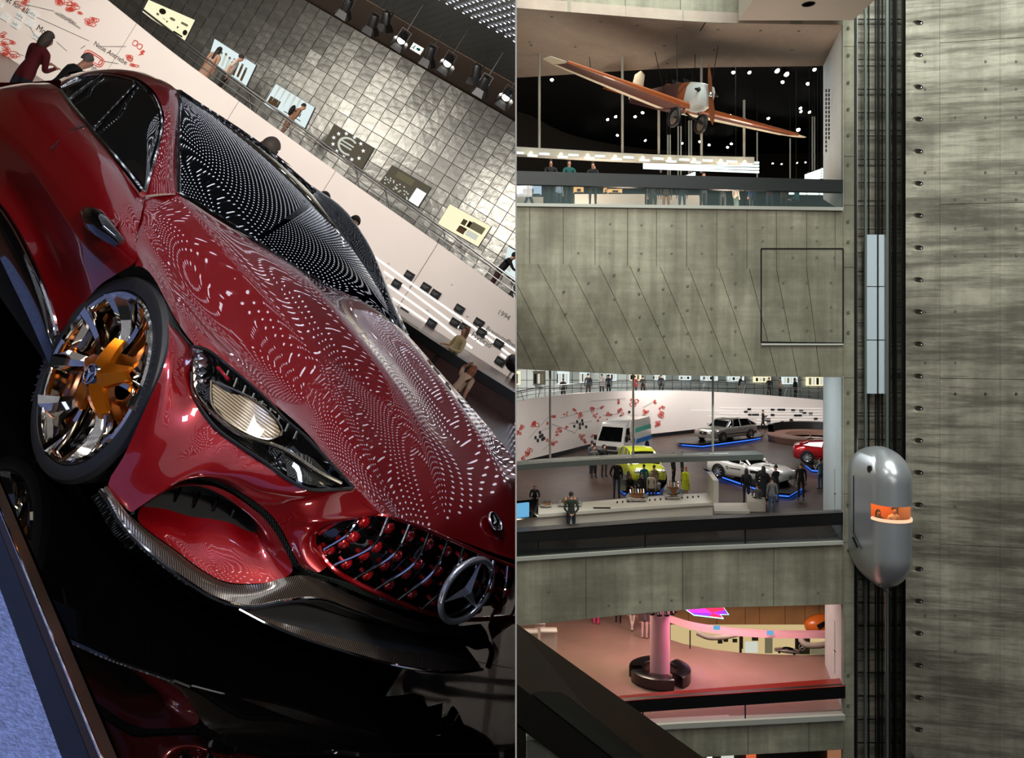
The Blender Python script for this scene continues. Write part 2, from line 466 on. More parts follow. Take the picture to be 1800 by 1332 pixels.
cells.sort(reverse=True)
rest = MB(); rr = random.Random(3)
for n, (_, i, j, p) in enumerate(cells):
    R = WM @ Matrix.Rotation(rr.uniform(-.03, .03), 3, 'X') @ Matrix.Rotation(rr.uniform(-.03, .03), 3, 'Y')
    if n < 300:
        LEFT.append(inst('wall_tile', tile_me, p, tile_wall, R))
    else: rest.box(p, (TW - .025, TH - .025, .03), R)
if rest.v: o = tag(rest.build('wall_tile', 'tile', tile_wall), None, kind='stuff'); LEFT.append(o)

# pictures lit from behind
def picture(corners, m, label, bits=()):
    c = [tile_pt(x, y, .04) for x, y in corners]     # tl, tr, br, bl
    f = MB(); f.slab([[c[0], c[1]], [c[3], c[2]]], -WN * .08)
    root = f.build('backlit_picture', 'dark_grey'); tag(root, label, 'picture', 'lit pictures along the ramp'); LEFT.append(root)
    def uv(u, v, d=.012):
        top = c[0].lerp(c[1], u); bot = c[3].lerp(c[2], u); return top.lerp(bot, v) + WN * d
    s = MB(); s.slab([[uv(.01, .02), uv(.99, .02)], [uv(.01, .98), uv(.99, .98)]], -WN * .01); LEFT.append(s.build('screen', m, root))
    for kind, u, v, w, h, mm in bits:
        b = MB()
        if kind == 'r': b.slab([[uv(u, v, .02), uv(u + w, v, .02)], [uv(u, v + h, .02), uv(u + w, v + h, .02)]], -WN * .006)
        elif kind == 'o':
            n = 14; b.prism([uv(u + w * math.cos(6.283 * k / n), v + h * math.sin(6.283 * k / n), .02) for k in range(n)], -WN * .006)
        elif kind == 't': b.prism([uv(u, v, .02), uv(u + w, v, .02), uv(u + w * .5, v + h, .02)], -WN * .006)
        elif kind == 's':
            b.prism([uv(u + (w if k % 2 else w * .4) * math.sin(6.283 * k / 10), v - (h if k % 2 else h * .4) * math.cos(6.283 * k / 10), .022) for k in range(10)], -WN * .006)
        elif kind == 'a':                    # arc
            b.grid([[uv(u + w * q * math.cos(t), v + h * q * math.sin(t), .022) for t in [1.0 + 4.3 * k / 14 for k in range(15)]] for q in (.78, 1.0)])
        LEFT.append(b.build('printed_figure', mm, root))
    return root, uv
emis('fig_dark', (70, 62, 45), .25); emis('fig_mid', (150, 140, 110), .5); emis('fig_pale', (215, 218, 205), .9); emis('fig_brown', (120, 95, 70), .45); emis('fig_green', (20, 120, 95), .6)
rr = random.Random(11)
picture([(262, 0), (345, 36), (326, 74), (250, 23)], 'pic_warm', 'pale yellow lit panel of dark emblems, uppermost by the ramp', [('o', .36, .3, .07, .16, 'fig_dark'), ('o', .6, .42, .06, .07, 'fig_mid'), ('r', .78, .32, .14, .1, 'fig_mid'), ('r', .3, .9, .3, .05, 'fig_dark'), ('o', .93, .68, .045, .12, 'fig_dark'), ('r', .72, .86, .2, .07, 'fig_dark'), ('t', .5, .62, .05, .12, 'fig_mid'), ('o', .3, .56, .03, .07, 'fig_mid'), ('r', .42, .6, .06, .03, 'fig_mid'), ('t', .74, .6, .04, .12, 'fig_dark')])
picture([(378, 68), (452, 115), (434, 153), (366, 106)], 'pic_cool', 'lit white picture of a row of standing figures, beside the capped man', [('r', .12 + .1 * k, .38 + .05 * (k % 2), .05, .5, 'fig_pale' if k < 5 else 'fig_brown') for k in range(8)] + [('o', .145 + .1 * k, .33 + .05 * (k % 2), .025, .06, 'fig_mid') for k in range(8)])
picture([(486, 147), (555, 189), (537, 227), (464, 184)], 'pic_cool', 'lit white picture of fanning rays behind the man with backpack', [('t', .1 + .13 * k, .04, .05, .75, 'fig_pale') for k in range(6)] + [('r', .05, .55, .25, .3, 'fig_brown'), ('r', .7, .55, .1, .15, 'fig_brown'), ('r', .45, .8, .4, .04, 'fig_mid')])
picture([(588, 218), (658, 261), (637, 298), (568, 256)], 'pic_grey', 'dim grey picture with a large pale euro sign and stars', [('a', .5, .5, .24, .36, 'fig_pale'), ('r', .3, .38, .32, .06, 'fig_pale'), ('r', .3, .52, .3, .06, 'fig_pale')] + [('s', .5 + .36 * math.cos(k * .55 + .4), .5 + .46 * math.sin(k * .55 + .4), .05, .09, 'pic_white') for k in range(11)])
picture([(690, 290), (759, 330), (736, 366), (667, 322)], 'pic_grey', 'brown lit picture of a crowd before a tall building with a white corner', [('r', .2, .1, .42, .28, 'fig_mid'), ('r', .74, .32, .24, .64, 'pic_white')] + [('o', rr.uniform(.05, .7), rr.uniform(.55, .95), .02, .03, 'fig_pale') for _ in range(26)])
picture([(791, 358), (865, 398), (841, 435), (769, 394)], 'pic_warm', 'cream lit picture with small brown photographs, lowest on the ramp', [('r', .42, .28, .1, .24, 'fig_brown'), ('r', .55, .24, .07, .26, 'fig_dark'), ('r', .42, .6, .17, .26, 'fig_brown'), ('r', .62, .2, .3, .3, 'fig_mid'), ('r', .62, .58, .26, .24, 'fig_pale'), ('r', .44, .58, .16, .1, 'fig_dark')])
picture([(893, 432), (920, 448), (915, 500), (883, 482)], 'pic_cool', 'white lit picture behind the visitor in black, cut by the dividing wall', [('r', .1, .5, .3, .3, 'fig_pale')])

# white parapet of the ramp: panels with joints
ptop = [(150, -30), (189, 0), (307, 95), (460, 207), (620, 322), (760, 420), (907, 527), (960, 566)]
pm = MB()
back = [[par_pt(x, y, -.04) for x, y in ptop], [par_pt(x, y, -.04) - UP * 9 for x, y in ptop]]
def clampz(p, z=-.12):
    d = hco(p)[2]
    return p + UP * (z - d)
g0 = [par_pt(x, y, -.06) for x, y in [(-260, -230)] + ptop]; g1 = [clampz(p) for p in g0]
pm.slab([g0, g1], -WN * .12)
parapet = struct(pm.build('wall_ramp', 'white_wall'), 'white ramp wall with red drawings, captions and light lines'); LEFT.append(parapet)
def par_top_y(x):
    P_ = [(-260, -230)] + ptop
    for (x0, y0), (x1, y1) in zip(P_, P_[1:]):
        if x0 <= x <= x1: return y0 + (y1 - y0) * (x - x0) / (x1 - x0)
cuts = [-250, -110, 30, 240, 420, 590, 770, 955]
for xa, xb in zip(cuts, cuts[1:]):
    xs = [xa + (xb - xa) * k / 4 for k in range(5)]
    t_ = [par_pt(x, par_top_y(x)) for x in xs]
    t_[0] += WDIR * .012; t_[-1] -= WDIR * .012
    b_ = [clampz(p) for p in t_]
    m_ = MB(); m_.slab([t_, b_], -WN * .04); LEFT.append(m_.build('panel', 'white_wall', parapet))

# captions, drawings and plates on the white wall
def par_text(body, x, y, h, m='ink', ang=0):
    me = text_mesh(body, h, m); o = inst('caption', me, par_pt(x, y, .015), parapet, WM @ Matrix.Rotation(ang, 3, 'Z')); LEFT.append(o); return o
def par_ribbon(pts, w, m='drawing_red', name='drawing'):
    P_ = [par_pt(x, y, .012) for x, y in pts]; g = [[], []]
    for i, p in enumerate(P_):
        d = (P_[min(i + 1, len(P_) - 1)] - P_[max(i - 1, 0)]).normalized(); n = d.cross(WN)
        g[0].append(p + n * w); g[1].append(p - n * w)
    b = MB(); b.grid(g); return b
def doodle(x, y, s, seed, n=5, fill=True):
    r_ = random.Random(seed); b = MB()
    for k in range(n):
        cx_, cy_ = x + r_.uniform(-.5, .5) * s, y + r_.uniform(-.5, .5) * s; q = r_.uniform(.2, .42) * s
        ring = [(cx_ + q * math.cos(6.283 * i / 9) * r_.uniform(.7, 1.2) + q * .4 * math.sin(6.283 * i / 9), cy_ + q * .6 * math.sin(6.283 * i / 9) * r_.uniform(.7, 1.2)) for i in range(9)]
        r2 = par_ribbon(ring + ring[:1], .012); b.add(r2.v, r2.f)
        if fill and k % 2: b.prism([par_pt(cx_ + (px_ - cx_) * .6, cy_ + (py_ - cy_) * .6, .014) for px_, py_ in ring], -WN * .003)
    o = b.build('drawing', 'drawing_red', parapet); LEFT.append(o)
for k, (x, y, s, n) in enumerate([(38, 6, 16, 4), (112, 8, 28, 8), (132, 14, 20, 5), (158, 36, 20, 5), (14, 86, 26, 8), (4, 60, 10, 3), (236, 108, 20, 5)]):
    doodle(x, y, s, 100 + k, n)
b = MB()
def oval(x, y, L__, h__, n=28):                # stadium drawn along the wall, in metres
    c = par_pt(x, y, .012); pts = []
    for k in range(n):
        a = 6.2832 * k / n; pts.append(c + WDIR * (math.copysign(abs(math.cos(a)) ** .5, math.cos(a)) * L__) + UP * (math.copysign(abs(math.sin(a)) ** .6, math.sin(a)) * h__))
    return pts
for x, y, L__, h__ in ((165, 103, .42, .17), (165, 103, .36, .11), (158, 99, .13, .1), (177, 110, .05, .1), (238, 76, .085, .085), (246, 82, .085, .085)):
    b.tube(oval(x, y, L__, h__), .014, 4, closed=True)
LEFT.append(b.build('drawing', 'drawing_red', parapet))
c_ = par_pt(249, 93, .012); b = MB(); b.prism([c_ + WDIR * u_ + UP * v_ for u_, v_ in ((.0, .12), (.1, .1), (.05, .02), (.11, .0), (-.06, -.14), (-.01, -.02), (-.07, .0))], -WN * .004); LEFT.append(b.build('drawing', 'drawing_red', parapet))
b = MB()
for x, y in ((684, 463), (680, 488), (722, 503), (752, 545), (822, 556), (812, 562), (795, 500), (858, 594)):
    c_ = par_pt(x, y, .012); b.box(c_, (.09, .012, .004), WM); b.box(c_ - UP * .035, (.06, .01, .004), WM)
LEFT.append(tag(b.build('small_print', 'grey', parapet), None, kind='stuff'))
par_text('Neue Antriebe', 164, 79, .24); par_text('Mobil', 63, 52, .3); par_text('at für alle', 10, 2, .3); par_text('Hybrid', 156, 117, .2)
par_text('Leistungsfähiger', 104, 25, .12); par_text('öffentlicher Nahverkehr', 96, 24, .12)
lb = MB()
for a_, b_ in [((45, 8), (96, 20)), ((46, 22), (157, 72)), ((100, 74), (118, 90)), ((178, 82), (222, 82)), ((28, 94), (42, 98)), ((150, 80), (142, 86)), ((208, 112), (184, 108)), ((44, 10), (52, 11)), ((52, 46), (60, 60))]:
    r2 = par_ribbon([a_, b_], .008); lb.add(r2.v, r2.f)
LEFT.append(lb.build('connecting_line', 'ink', parapet))
for k, (x, y, w, h, s) in enumerate([(0, 8, 12, 10, ''), (10, 31, 18, 12, ''), (36, 29, 17, 12, 'Infra'), (59, 26, 18, 12, 'nfra'), (29, 44, 17, 12, 'Infr'), (54, 41, 17, 13, ''), (66, 65, 17, 12, 'ktur')]):
    p = par_pt(x, y, .03); m_ = MB(); m_.box((0, 0, 0), (w * .0175, h * .0175 * 1.05, .05))
    o = inst('caption_plate', m_.mesh('caption_plate', 'text_plate'), p, parapet, WM); LEFT.append(o)
    if s: LEFT.append(inst('caption', text_mesh(s, .16, 'grey'), p + WN * .03 - WDIR * .13 - UP * .05, parapet, WM))
for k, pts in enumerate([[(652, 447), (731, 504), (833, 575), (912, 636)], [(675, 477), (782, 557), (850, 607)], [(682, 501), (757, 555), (830, 612)], [(690, 524), (760, 572)], [(840, 572), (912, 620)], [(880, 622), (912, 645)]]):
    LEFT.append(par_ribbon(pts, .03).build('light_line', 'line_light', parapet))
mat('tablet', (30, 34, 36), .3)
for (x, y) in [(720, 484), (698, 499), (749, 505), (766, 517), (808, 543), (800, 567), (817, 576), (842, 567), (847, 584), (877, 604), (879, 635), (709, 549), (759, 568)]:
    m_ = MB(); m_.box((0, 0, .03), (.3, .23, .06)); m_.box((-.01, .02, .062), (.2, .02, .004), mi=1); m_.box((-.03, -.03, .062), (.14, .015, .004), mi=1)
    LEFT.append(inst('caption_tablet', m_.mesh('caption_tablet', ['tablet', 'grey']), par_pt(x, y, 0), parapet, WM))
for x, y, s, h in [(873, 550, '1994', .22), (827, 590, 'Hybrid', .26), (853, 579, 'Brennstoffzelle', .2)]:
    par_text(s, x, y, h, 'grey')

# handrail of the ramp
rail = empty('ramp_handrail', par_pt(600, 300)); tag(rail, 'steel handrail with slanting struts along the top of the ramp wall', 'railing')
def rail_part(o):
    o.parent = rail; o.matrix_parent_inverse = Matrix.Translation(-Vector(rail.location)); LEFT.append(o)
for dy, r_ in [(33, .035), (27, .02), (12, .018)]:
    m_ = MB(); m_.tube([par_pt(x, par_top_y(x) - dy, -.05) for x in (120, 240, 360, 480, 600, 720, 840, 950)], r_, 8); rail_part(m_.build('rail', 'alu', smooth=True))
for x in (245, 312, 440, 510, 630, 682, 785, 815, 905):
    m_ = MB(); m_.tube([par_pt(x, par_top_y(x) + 4, -.05), par_pt(x - 10, par_top_y(x - 10) - 34, -.3)], .025, 6); rail_part(m_.build('strut', 'alu', smooth=True))
# walkway behind the parapet
wk = MB(); top = [par_pt(x, par_top_y(x), -.1) - UP * .3 for x in (-200, 200, 500, 800, 960)]
wk.slab([top, [p - WN * 3.0 for p in top]], -UP * .2); LEFT.append(struct(wk.build('trim_1', 'dark_grey'), 'dark walkway floor of the ramp'))

# ceiling: brown strip, black perforated strip, field of LEDs
def hq(a0, b0, a1, b1, z, th=.1):
    m_ = MB(); m_.hexa([hall(a0, b0, z), hall(a1, b0, z), hall(a1, b1, z), hall(a0, b1, z), hall(a0, b0, z + th), hall(a1, b0, z + th), hall(a1, b1, z + th), hall(a0, b1, z + th)]); return m_
ZC = 7.3
def bline(b, a): return b - .16 * (a + 3.7)
def strip(b0, b1, z, m, name, th=.1):
    m_ = MB(); al, ar = -30, 14
    p = [hall(al, bline(b0, al), z), hall(ar, bline(b0, ar), z), hall(ar, bline(b1, ar), z), hall(al, bline(b1, al), z)]
    m_.hexa(p + [q + UP * th for q in p]); o = m_.build(name, m); LEFT.append(o); return o
c_b = struct(strip(23.4, 27.7, ZC, 'ceil_brown', 'ceiling'), 'brown plaster ceiling strip above the tiled wall')
c_k = struct(strip(-20, 23.4, ZC + .02, 'ceil_black', 'ceiling'), 'black perforated ceiling holding the LED field')
c_k['over_frame'] = 1
pf = MB(); ld = MB(); S = .25
def disc(mb, c, r, z, n=6):
    k = len(mb.v); mb.v += [c + HA * (r * math.cos(6.283 * i / n)) + HB * (r * math.sin(6.283 * i / n)) for i in range(n)]
    mb.f.append(tuple(range(k, k + n))); mb.m.append(0)
for i in range(-110, 56):
    for j in range(-84, 108):
        a = i * S + (S / 2 if j % 2 else 0); b = bline(j * S * .87, a)
        bb = j * S * .87
        p = hall(a, b, ZC - .01)
        if p.x > -.02 and p.z < .43 * p.y + .1: continue
        if bb > 23.2: continue
        if bb > 19.9:
            if 1: disc(pf, p, .035, ZC)
        elif (MC.transposed() @ (p - CT)).x > -12.5 or a > -11: disc(ld, hall(a, b, ZC - .02), .034, ZC, 6)
o = tag(pf.build('perforation', 'black_matte', c_k, weld=False), None, kind='stuff'); LEFT.append(o)
led_o = tag(ld.build('led_dot', 'led', c_k, weld=False), 'round white LED dots of the ceiling', kind='stuff'); led_o['over_frame'] = 1; LEFT.append(led_o)

# stage spots under the ceiling edge
def stage_light(x, y, t, lit, yaw, label):
    p = pix(x, y, t); M3 = Matrix((WDIR, UP.cross(WDIR), UP)).transposed() @ Matrix.Rotation(yaw, 3, 'Z') @ Matrix.Diagonal((.78, .78, .78)).to_3x3()
    root = empty('stage_spotlight', p, M3); tag(root, label, 'spotlight', 'stage spots along the ceiling edge')
    def add(mb, n, m, par=root, smooth=False):
        o = mb.build(n, m, par, smooth); LEFT.append(o); return o
    T = Matrix.Rotation(math.radians(215 if not lit else 140), 3, 'X')
    b = MB(); b.lathe([(.0, -.2), (.12, -.2), (.15, -.1), (.16, .22), (.15, .22), (.13, .2)], 14, T); can = add(b, 'housing', 'black', smooth=True)
    l = MB(); l.lathe([(0, .17), (.14, .19)], 14, T); add(l, 'lens', 'bulb' if lit else 'glass_dark')
    y_ = MB(); y_.box((-.18, 0, .12), (.015, .05, .32)); y_.box((.18, 0, .12), (.015, .05, .32)); y_.box((0, 0, .28), (.37, .05, .015)); y_.tube([(0, 0, .28), (0, 0, hco(p)[2] * 0 + (ZC - hco(p)[2]) / .78)], .02, 6); add(y_, 'yoke', 'black')
    for k in range(4):
        q = Matrix.Rotation(k * math.pi / 2, 3, 'Z'); f_ = MB()
        pts = [Vector((-.14, .16, .22)), Vector((.14, .16, .22)), Vector((.2, .27, .46)), Vector((-.2, .27, .46))]
        f_.prism([T @ (q @ v) for v in pts], T @ (q @ Vector((0, .006, 0)))); add(f_, 'barn_door', 'black')
for k, (x, y, t, lit) in enumerate([(611, 8, 21.5, False), (657, 36, 21.6, False), (679, 31, 22.6, False), (708, 66, 21.4, True), (757, 92, 21.4, False), (789, 106, 21.2, True), (838, 124, 21.6, False), (852, 145, 21.2, False), (892, 166, 21.0, True)]):
    stage_light(x, y, t, lit, [.3, .1, -.3, .5, 0, .5, -.4, .1, .4][k], ['black stage spot cut by the picture top, first of the ceiling row', 'unlit square black stage spot, second of the ceiling row', 'small black stage spot close behind the second one', 'lit stage spot with open barn doors left of the exit sign', 'unlit black stage spot right of the exit sign', 'brightest lit stage spot with open barn doors', 'dark stage spot turned away, above the unlit spot near the row end', 'unlit black stage spot before the last one of the row', 'lit stage spot at the end of the row by the dividing wall'][k])
# emergency exit sign
p = pix(733, 86, 21.8); root = empty('exit_sign', p, WM); tag(root, 'small lit green and white emergency exit sign with running figure', 'sign')
m_ = MB(); m_.box((0, 0, 0), (.34, .2, .06)); LEFT.append(m_.build('housing', 'white', root))
emis('exit_white', (225, 245, 235), 1.5); emis('exit_green', (10, 80, 60), .6)
m_ = MB(); m_.box((0, 0, .033), (.31, .17, .006)); LEFT.append(m_.build('panel', 'exit_white', root))
m_ = MB(); m_.prism([(.0, -.03, .037), (.07, -.03, .037), (.07, -.06, .037), (.13, 0, .037), (.07, .06, .037), (.07, .03, .037), (0, .03, .037)], (0, 0, .004)); LEFT.append(m_.build('arrow', 'exit_green', root))
m_ = MB(); m_.ball((-.07, .05, .038), (.016, .016, .004), 8, 6); m_.tube([(-.075, .03, .038), (-.085, -.015, .038), (-.06, -.04, .038), (-.08, -.07, .038)], .011, 6); m_.tube([(-.085, -.015, .038), (-.11, -.04, .038), (-.14, -.04, .038)], .011, 6); m_.tube([(-.11, 0, .038), (-.075, .025, .038), (-.045, .0, .038)], .008, 6); LEFT.append(m_.build('running_figure', 'exit_green', root))

# floor and plinth
fl = hq(-30, -8, 14, 30, -.42, .3); LEFT.append(struct(fl.build('floor', 'hall_floor'), 'dark reddish hall floor'))
wl = MB(); wl.hexa([hall(-30, -8, -1), hall(-29.8, -8, -1), hall(-29.8, 30, -1), hall(-30, 30, -1), hall(-30, -8, 8), hall(-29.8, -8, 8), hall(-29.8, 30, 8), hall(-30, 30, 8)]); LEFT.append(struct(wl.build('wall_left', 'ceil_brown'), 'dim side wall of the left hall'))
e0 = hall_z(0, 844, 0); e1 = hall_z(208, 1332, 0); ed = (e1 - e0).normalized(); en = UP.cross(ed).normalized()
if en.dot(Vector((1, 0, 0))) < 0: en = -en
A0 = e0 - ed * 5.0; A1 = e1 + ed * 2.0
root = empty('car_plinth', hall_z(300, 1150, 0)); tag(root, 'low black mirror plinth under the red show car', 'plinth'); inv = Matrix.Translation(-Vector(root.location))
def pl(mb, n, m):
    o = mb.build(n, m, root); o.matrix_parent_inverse = inv; LEFT.append(o)
seam0 = hall_z(75, 1010, 0); seam1 = hall_z(450, 1085, 0); sd = (seam1 - seam0).normalized()
def edge_t(p): return (p - e0).dot(ed)
k0 = edge_t(seam0)
W = 4.0
def seam_far(w): return seam0 + sd * (w / sd.dot(en))
m_ = MB(); q = [A0, seam0 - ed * .003, seam_far(W) - ed * .003, A0 + en * W]; m_.hexa([v - UP * .11 for v in q] + q); pl(m_, 'mirror_plate', 'mirror_black')
m_ = MB(); q = [seam0 + ed * .003, A1, A1 + en * W, seam_far(W) + ed * .003]; m_.hexa([v - UP * .11 for v in q] + q); pl(m_, 'mirror_plate', 'mirror_black')
w0 = hall_z(0, 895, 0) ; dw = abs((w0 - e0).dot(en))
m_ = MB(); q = [A0 - en * dw, A1 - en * dw, A1 - en * .002, A0 - en * .002]; m_.hexa([v - UP * .03 for v in q] + [v - UP * .001 for v in q]); pl(m_, 'edge_strip', 'bronze')
m_ = MB(); m_.tube([A0 - en * dw, A1 - en * dw], .004, 8); pl(m_, 'edge_bead', 'chrome')
m_ = MB(); q = [A0 - en * (dw + .004), A1 - en * (dw + .004), A1 - en * .01, A0 - en * .01]; q2 = [A0 - en * (dw + .001), A1 - en * (dw + .001), A1 - en * .01, A0 - en * .01]; m_.hexa([v - UP * .118 for v in q] + [v - UP * .031 for v in q2]); pl(m_, 'side_panel', 'navy')
cz = -.105
c0 = hall_z(0, 1031, cz); c1 = hall_z(110, 1332, cz); cd = (c1 - c0).normalized(); cn = UP.cross(cd); cn = -cn if cn.dot(Vector((1, 0, 0))) > 0 else cn
m_ = MB(); q = [c0 - cd * 3, c1 + cd * 2, c1 + cd * 2 + cn * 3, c0 - cd * 3 + cn * 3]; m_.hexa([v - UP * .014 for v in q] + q); o = m_.build('carpet', 'carpet_blue'); tag(o, 'blue carpet along the edge of the black plinth', 'carpet'); LEFT.append(o)

# round bench behind the car with its backrest
b0 = pix(690, 550, 15.5); b1 = pix(925, 652, 14.5); root = empty('black_bench', b0); tag(root, 'long black upholstered bench with backrest on the red-brown floor', 'bench'); inv = Matrix.Translation(-Vector(root.location))
bd = (b1 - b0); bn = UP.cross(bd).normalized(); bn = -bn if bn.dot(HB) > 0 else bn      # towards the viewer
pts = [b0 + bd * k / 6 + bn * .35 * math.sin(math.pi * k / 6) for k in range(-1, 8)]
zf = -.12
def bench_seg(off0, off1, z0, z1, name, m):
    mb = MB(); g = []
    for p in pts:
        hz = hco(p)[2]
        g.append([p + bn * off0 + UP * (z0 - hz), p + bn * off1 + UP * (z0 - hz), p + bn * off1 + UP * (z1 - hz), p + bn * off0 + UP * (z1 - hz)])
    mb.grid(g, closed=True); mb.add(g[0], [(0, 1, 2, 3)]); mb.add(g[-1], [(0, 1, 2, 3)])
    o = mb.build(name, m, root, 30); o.matrix_parent_inverse = inv; LEFT.append(o)
ztop = hco(b0)[2]
mat('leather', (18, 17, 16), .35); mat('brown_base', (70, 34, 26), .4)
bench_seg(0, .22, zf + .3, ztop, 'backrest', 'leather'); bench_seg(.22, .75, zf + .3, zf + .46, 'seat', 'leather'); bench_seg(.1, .7, zf, zf + .3, 'base', 'brown_base')
BENCH = (b0, bd, bn, zf)
# =================================================================== RED SHOW CAR
car_paint('car_red', (122, 2, 9), (60, 0, 5)); mat('carbon_mesh', (20, 20, 22), .4)
weave('carbon', (12, 11, 10), (62, 52, 44), 52, .25, 1)
mat('glass_car', (4, 5, 7), .01, coat=1, spec=1.0); mat('side_glass', (16, 18, 18), .015, coat=1, spec=.9)
mat('orange_metal', (205, 112, 18), .28, .9); mat('lamp_glass', (30, 30, 28), .03, coat=1); mat('lamp_refl', (170, 160, 140), .15, 1.0); mat('vent_red', (150, 14, 20), .2, .5, coat=1)
mat('rim_chrome', (215, 208, 198), .05, 1.0); mat('star_metal', (215, 218, 220), .22, .75); mat('rim_dark', (40, 40, 42), .2, .9)
CAR = empty('concept_car', CT, MC); tag(CAR, 'glossy deep red low sports coupe with chrome grille star on black mirror plinth', 'car')
def cpart(mb, name, m, parent=None, smooth=True, label=None):
    o = mb.build(name, m, parent or CAR, smooth); LEFT.append(o)
    if label: o['label'] = label
    return o
L3 = lambda pts: [cp(*p) for p in pts]
def patch(lines, nu, per, name, m, parent=None, mirror=False, sharp='all', thick=None):
    ls = [L3(l) for l in lines]
    g = loft(ls, nu, per); mb = MB(); mb.grid(g)
    o = cpart(mb, name, m, parent, sharp)
    if mirror:
        g2 = [[Vector((p.x, -p.y, p.z)) for p in row] for row in g]; m2 = MB(); m2.grid(g2); cpart(m2, name, m, parent, sharp)
    return g

# --- hood and front wings
H0 = [(238, 468, -.985), (262, 472, -.975), (284, 503, -.965), (301, 563, -.92), (335, 606, -.85), (409, 649, -.79), (450, 686, -.75), (501, 737, -.70), (562, 790, -.645), (621, 857, -.58), (668, 903, -.47)]
H1 = [(238, 420, -.93), (268, 452, -.9), (300, 512, -.87), (340, 575, -.83), (380, 612, -.80), (432, 655, -.76), (476, 698, -.715), (530, 755, -.655), (585, 808, -.595), (640, 868, -.525), (674, 905, -.45)]
H2 = [(246, 385, -.87), (288, 440, -.84), (322, 500, -.80), (366, 560, -.75), (408, 600, -.72), (458, 645, -.68), (510, 700, -.635), (560, 755, -.585), (610, 815, -.53), (656, 875, -.475), (682, 907, -.435)]
H3 = [(258, 348, -.8), (310, 405, -.76), (352, 460, -.71), (398, 518, -.665), (436, 560, -.635), (486, 615, -.6), (534, 675, -.56), (578, 735, -.52), (622, 800, -.475), (662, 868, -.44), (690, 909, -.42)]
H4 = [(314, 341, -.68), (356, 390, -.645), (398, 450, -.595), (440, 500, -.56), (476, 545, -.535), (520, 605, -.5), (562, 668, -.47), (602, 730, -.44), (640, 795, -.415), (678, 866, -.395), (700, 911, -.385)]
H5 = [(385, 386, -.5), (432, 428, -.47), (478, 482, -.44), (520, 530, -.415), (556, 572, -.395), (598, 630, -.37), (636, 688, -.345), (668, 745, -.325), (700, 808, -.305), (730, 876, -.29), (745, 927, -.28)]
H6 = [(478, 446, -.27), (520, 475, -.265), (558, 515, -.26), (594, 560, -.25), (626, 600, -.24), (662, 645, -.23), (694, 690, -.22), (722, 740, -.21), (750, 800, -.2), (776, 872, -.19), (790, 943, -.185)]
H7 = [(552, 493, -.01), (592, 515, -.01), (630, 552, -.01), (668, 594, -.005), (698, 630, 0), (730, 670, 0), (762, 714, 0), (792, 762, 0), (824, 820, 0), (856, 888, 0), (878, 975, 0)]
H8 = [(608, 515, .24), (650, 540, .235), (692, 578, .23), (726, 618, .225), (754, 652, .22), (786, 692, .215), (818, 736, .21), (848, 784, .2), (880, 842, .195), (912, 906, .19), (934, 990, .185)]
H9 = [(650, 540, .47), (686, 562, .465), (722, 592, .46), (750, 626, .45), (776, 658, .44), (806, 696, .43), (838, 736, .42), (870, 780, .41), (904, 836, .4), (938, 900, .39), (962, 990, .385)]
H10 = [(690, 568, .69), (712, 586, .69), (734, 608, .68), (758, 634, .67), (780, 662, .66), (808, 692, .645), (838, 724, .63), (870, 766, .615), (908, 815, .6), (945, 880, .58), (975, 970, .55)]
hl_ = [smooth_line(L3(h), 70, 5) for h in (H0, H1, H2, H3, H4, H5, H6, H7, H8, H9, H10)]
for h, dz in zip(hl_, (0, 0, -.004, -.004, .016, -.006, .02, -.012, .02, -.004, 0)):
    for k, p in enumerate(h):
        w = k / 69.0; p.z += dz * min(1, 3.2 * w, max(0, (1 - w)) * 3.2)
mb = MB()
for a, b in ((0, 4), (4, 6), (6, 8), (8, 10)):
    cols = [seg_interp([hl_[i][k] for i in range(a, b + 1)], 7) for k in range(70)]
    mb.grid([[cols[k][i] for k in range(70)] for i in range(len(cols[0]))])
cpart(mb, 'hood', 'car_red', None, 'all')
# creases on the hood: slim raised ridges
def ridge(line, r, name='hood_crease', m='car_red'):
    mb = MB(); P_ = crom(L3(line), 50)
    mb.tube(P_, [r * min(1, .2 + 4 * min(k, 49 - k) / 49) for k in range(50)], 8); cpart(mb, name, m)
# --- windscreen
W0_ = [(314, 339, -.68), (358, 366, -.575), (409, 398, -.44), (460, 428, -.3), (501, 458, -.18), (552, 491, 0), (593, 511, .2), (634, 532, .42), (688, 567, .69)]
W1_ = [(311, 266, -.60), (365, 292, -.5), (420, 322, -.37), (474, 356, -.22), (516, 386, -.08), (560, 420, .1), (600, 452, .28), (636, 485, .48), (664, 515, .65)]
W2_ = [(316, 200, -.53), (372, 228, -.42), (425, 260, -.28), (476, 294, -.13), (516, 324, .0), (555, 356, .15), (590, 386, .31), (616, 415, .46), (632, 436, .58)]
W3_ = [(314, 162, -.46), (352, 186, -.34), (392, 212, -.2), (430, 237, -.05), (462, 260, .08), (490, 283, .2), (515, 304, .32), (536, 322, .42), (552, 337, .5)]
wg = smooth_patch([L3(l) for l in (W0_, W1_, W2_, W3_)], 60, 36, 4, 2)
mb = MB(); mb.grid(wg); cpart(mb, 'windscreen', 'glass_car', None, 'all')
mb = MB(); mb.tube(wg[0], .012, 6); cpart(mb, 'cowl_seal', 'black_gloss')
mb = MB(); mb.tube([r_[0] for r_ in wg], .012, 6); cpart(mb, 'screen_seal', 'black_gloss')
mb = MB(); mb.tube(wg[-1], .014, 6); cpart(mb, 'header_trim', 'black_gloss')
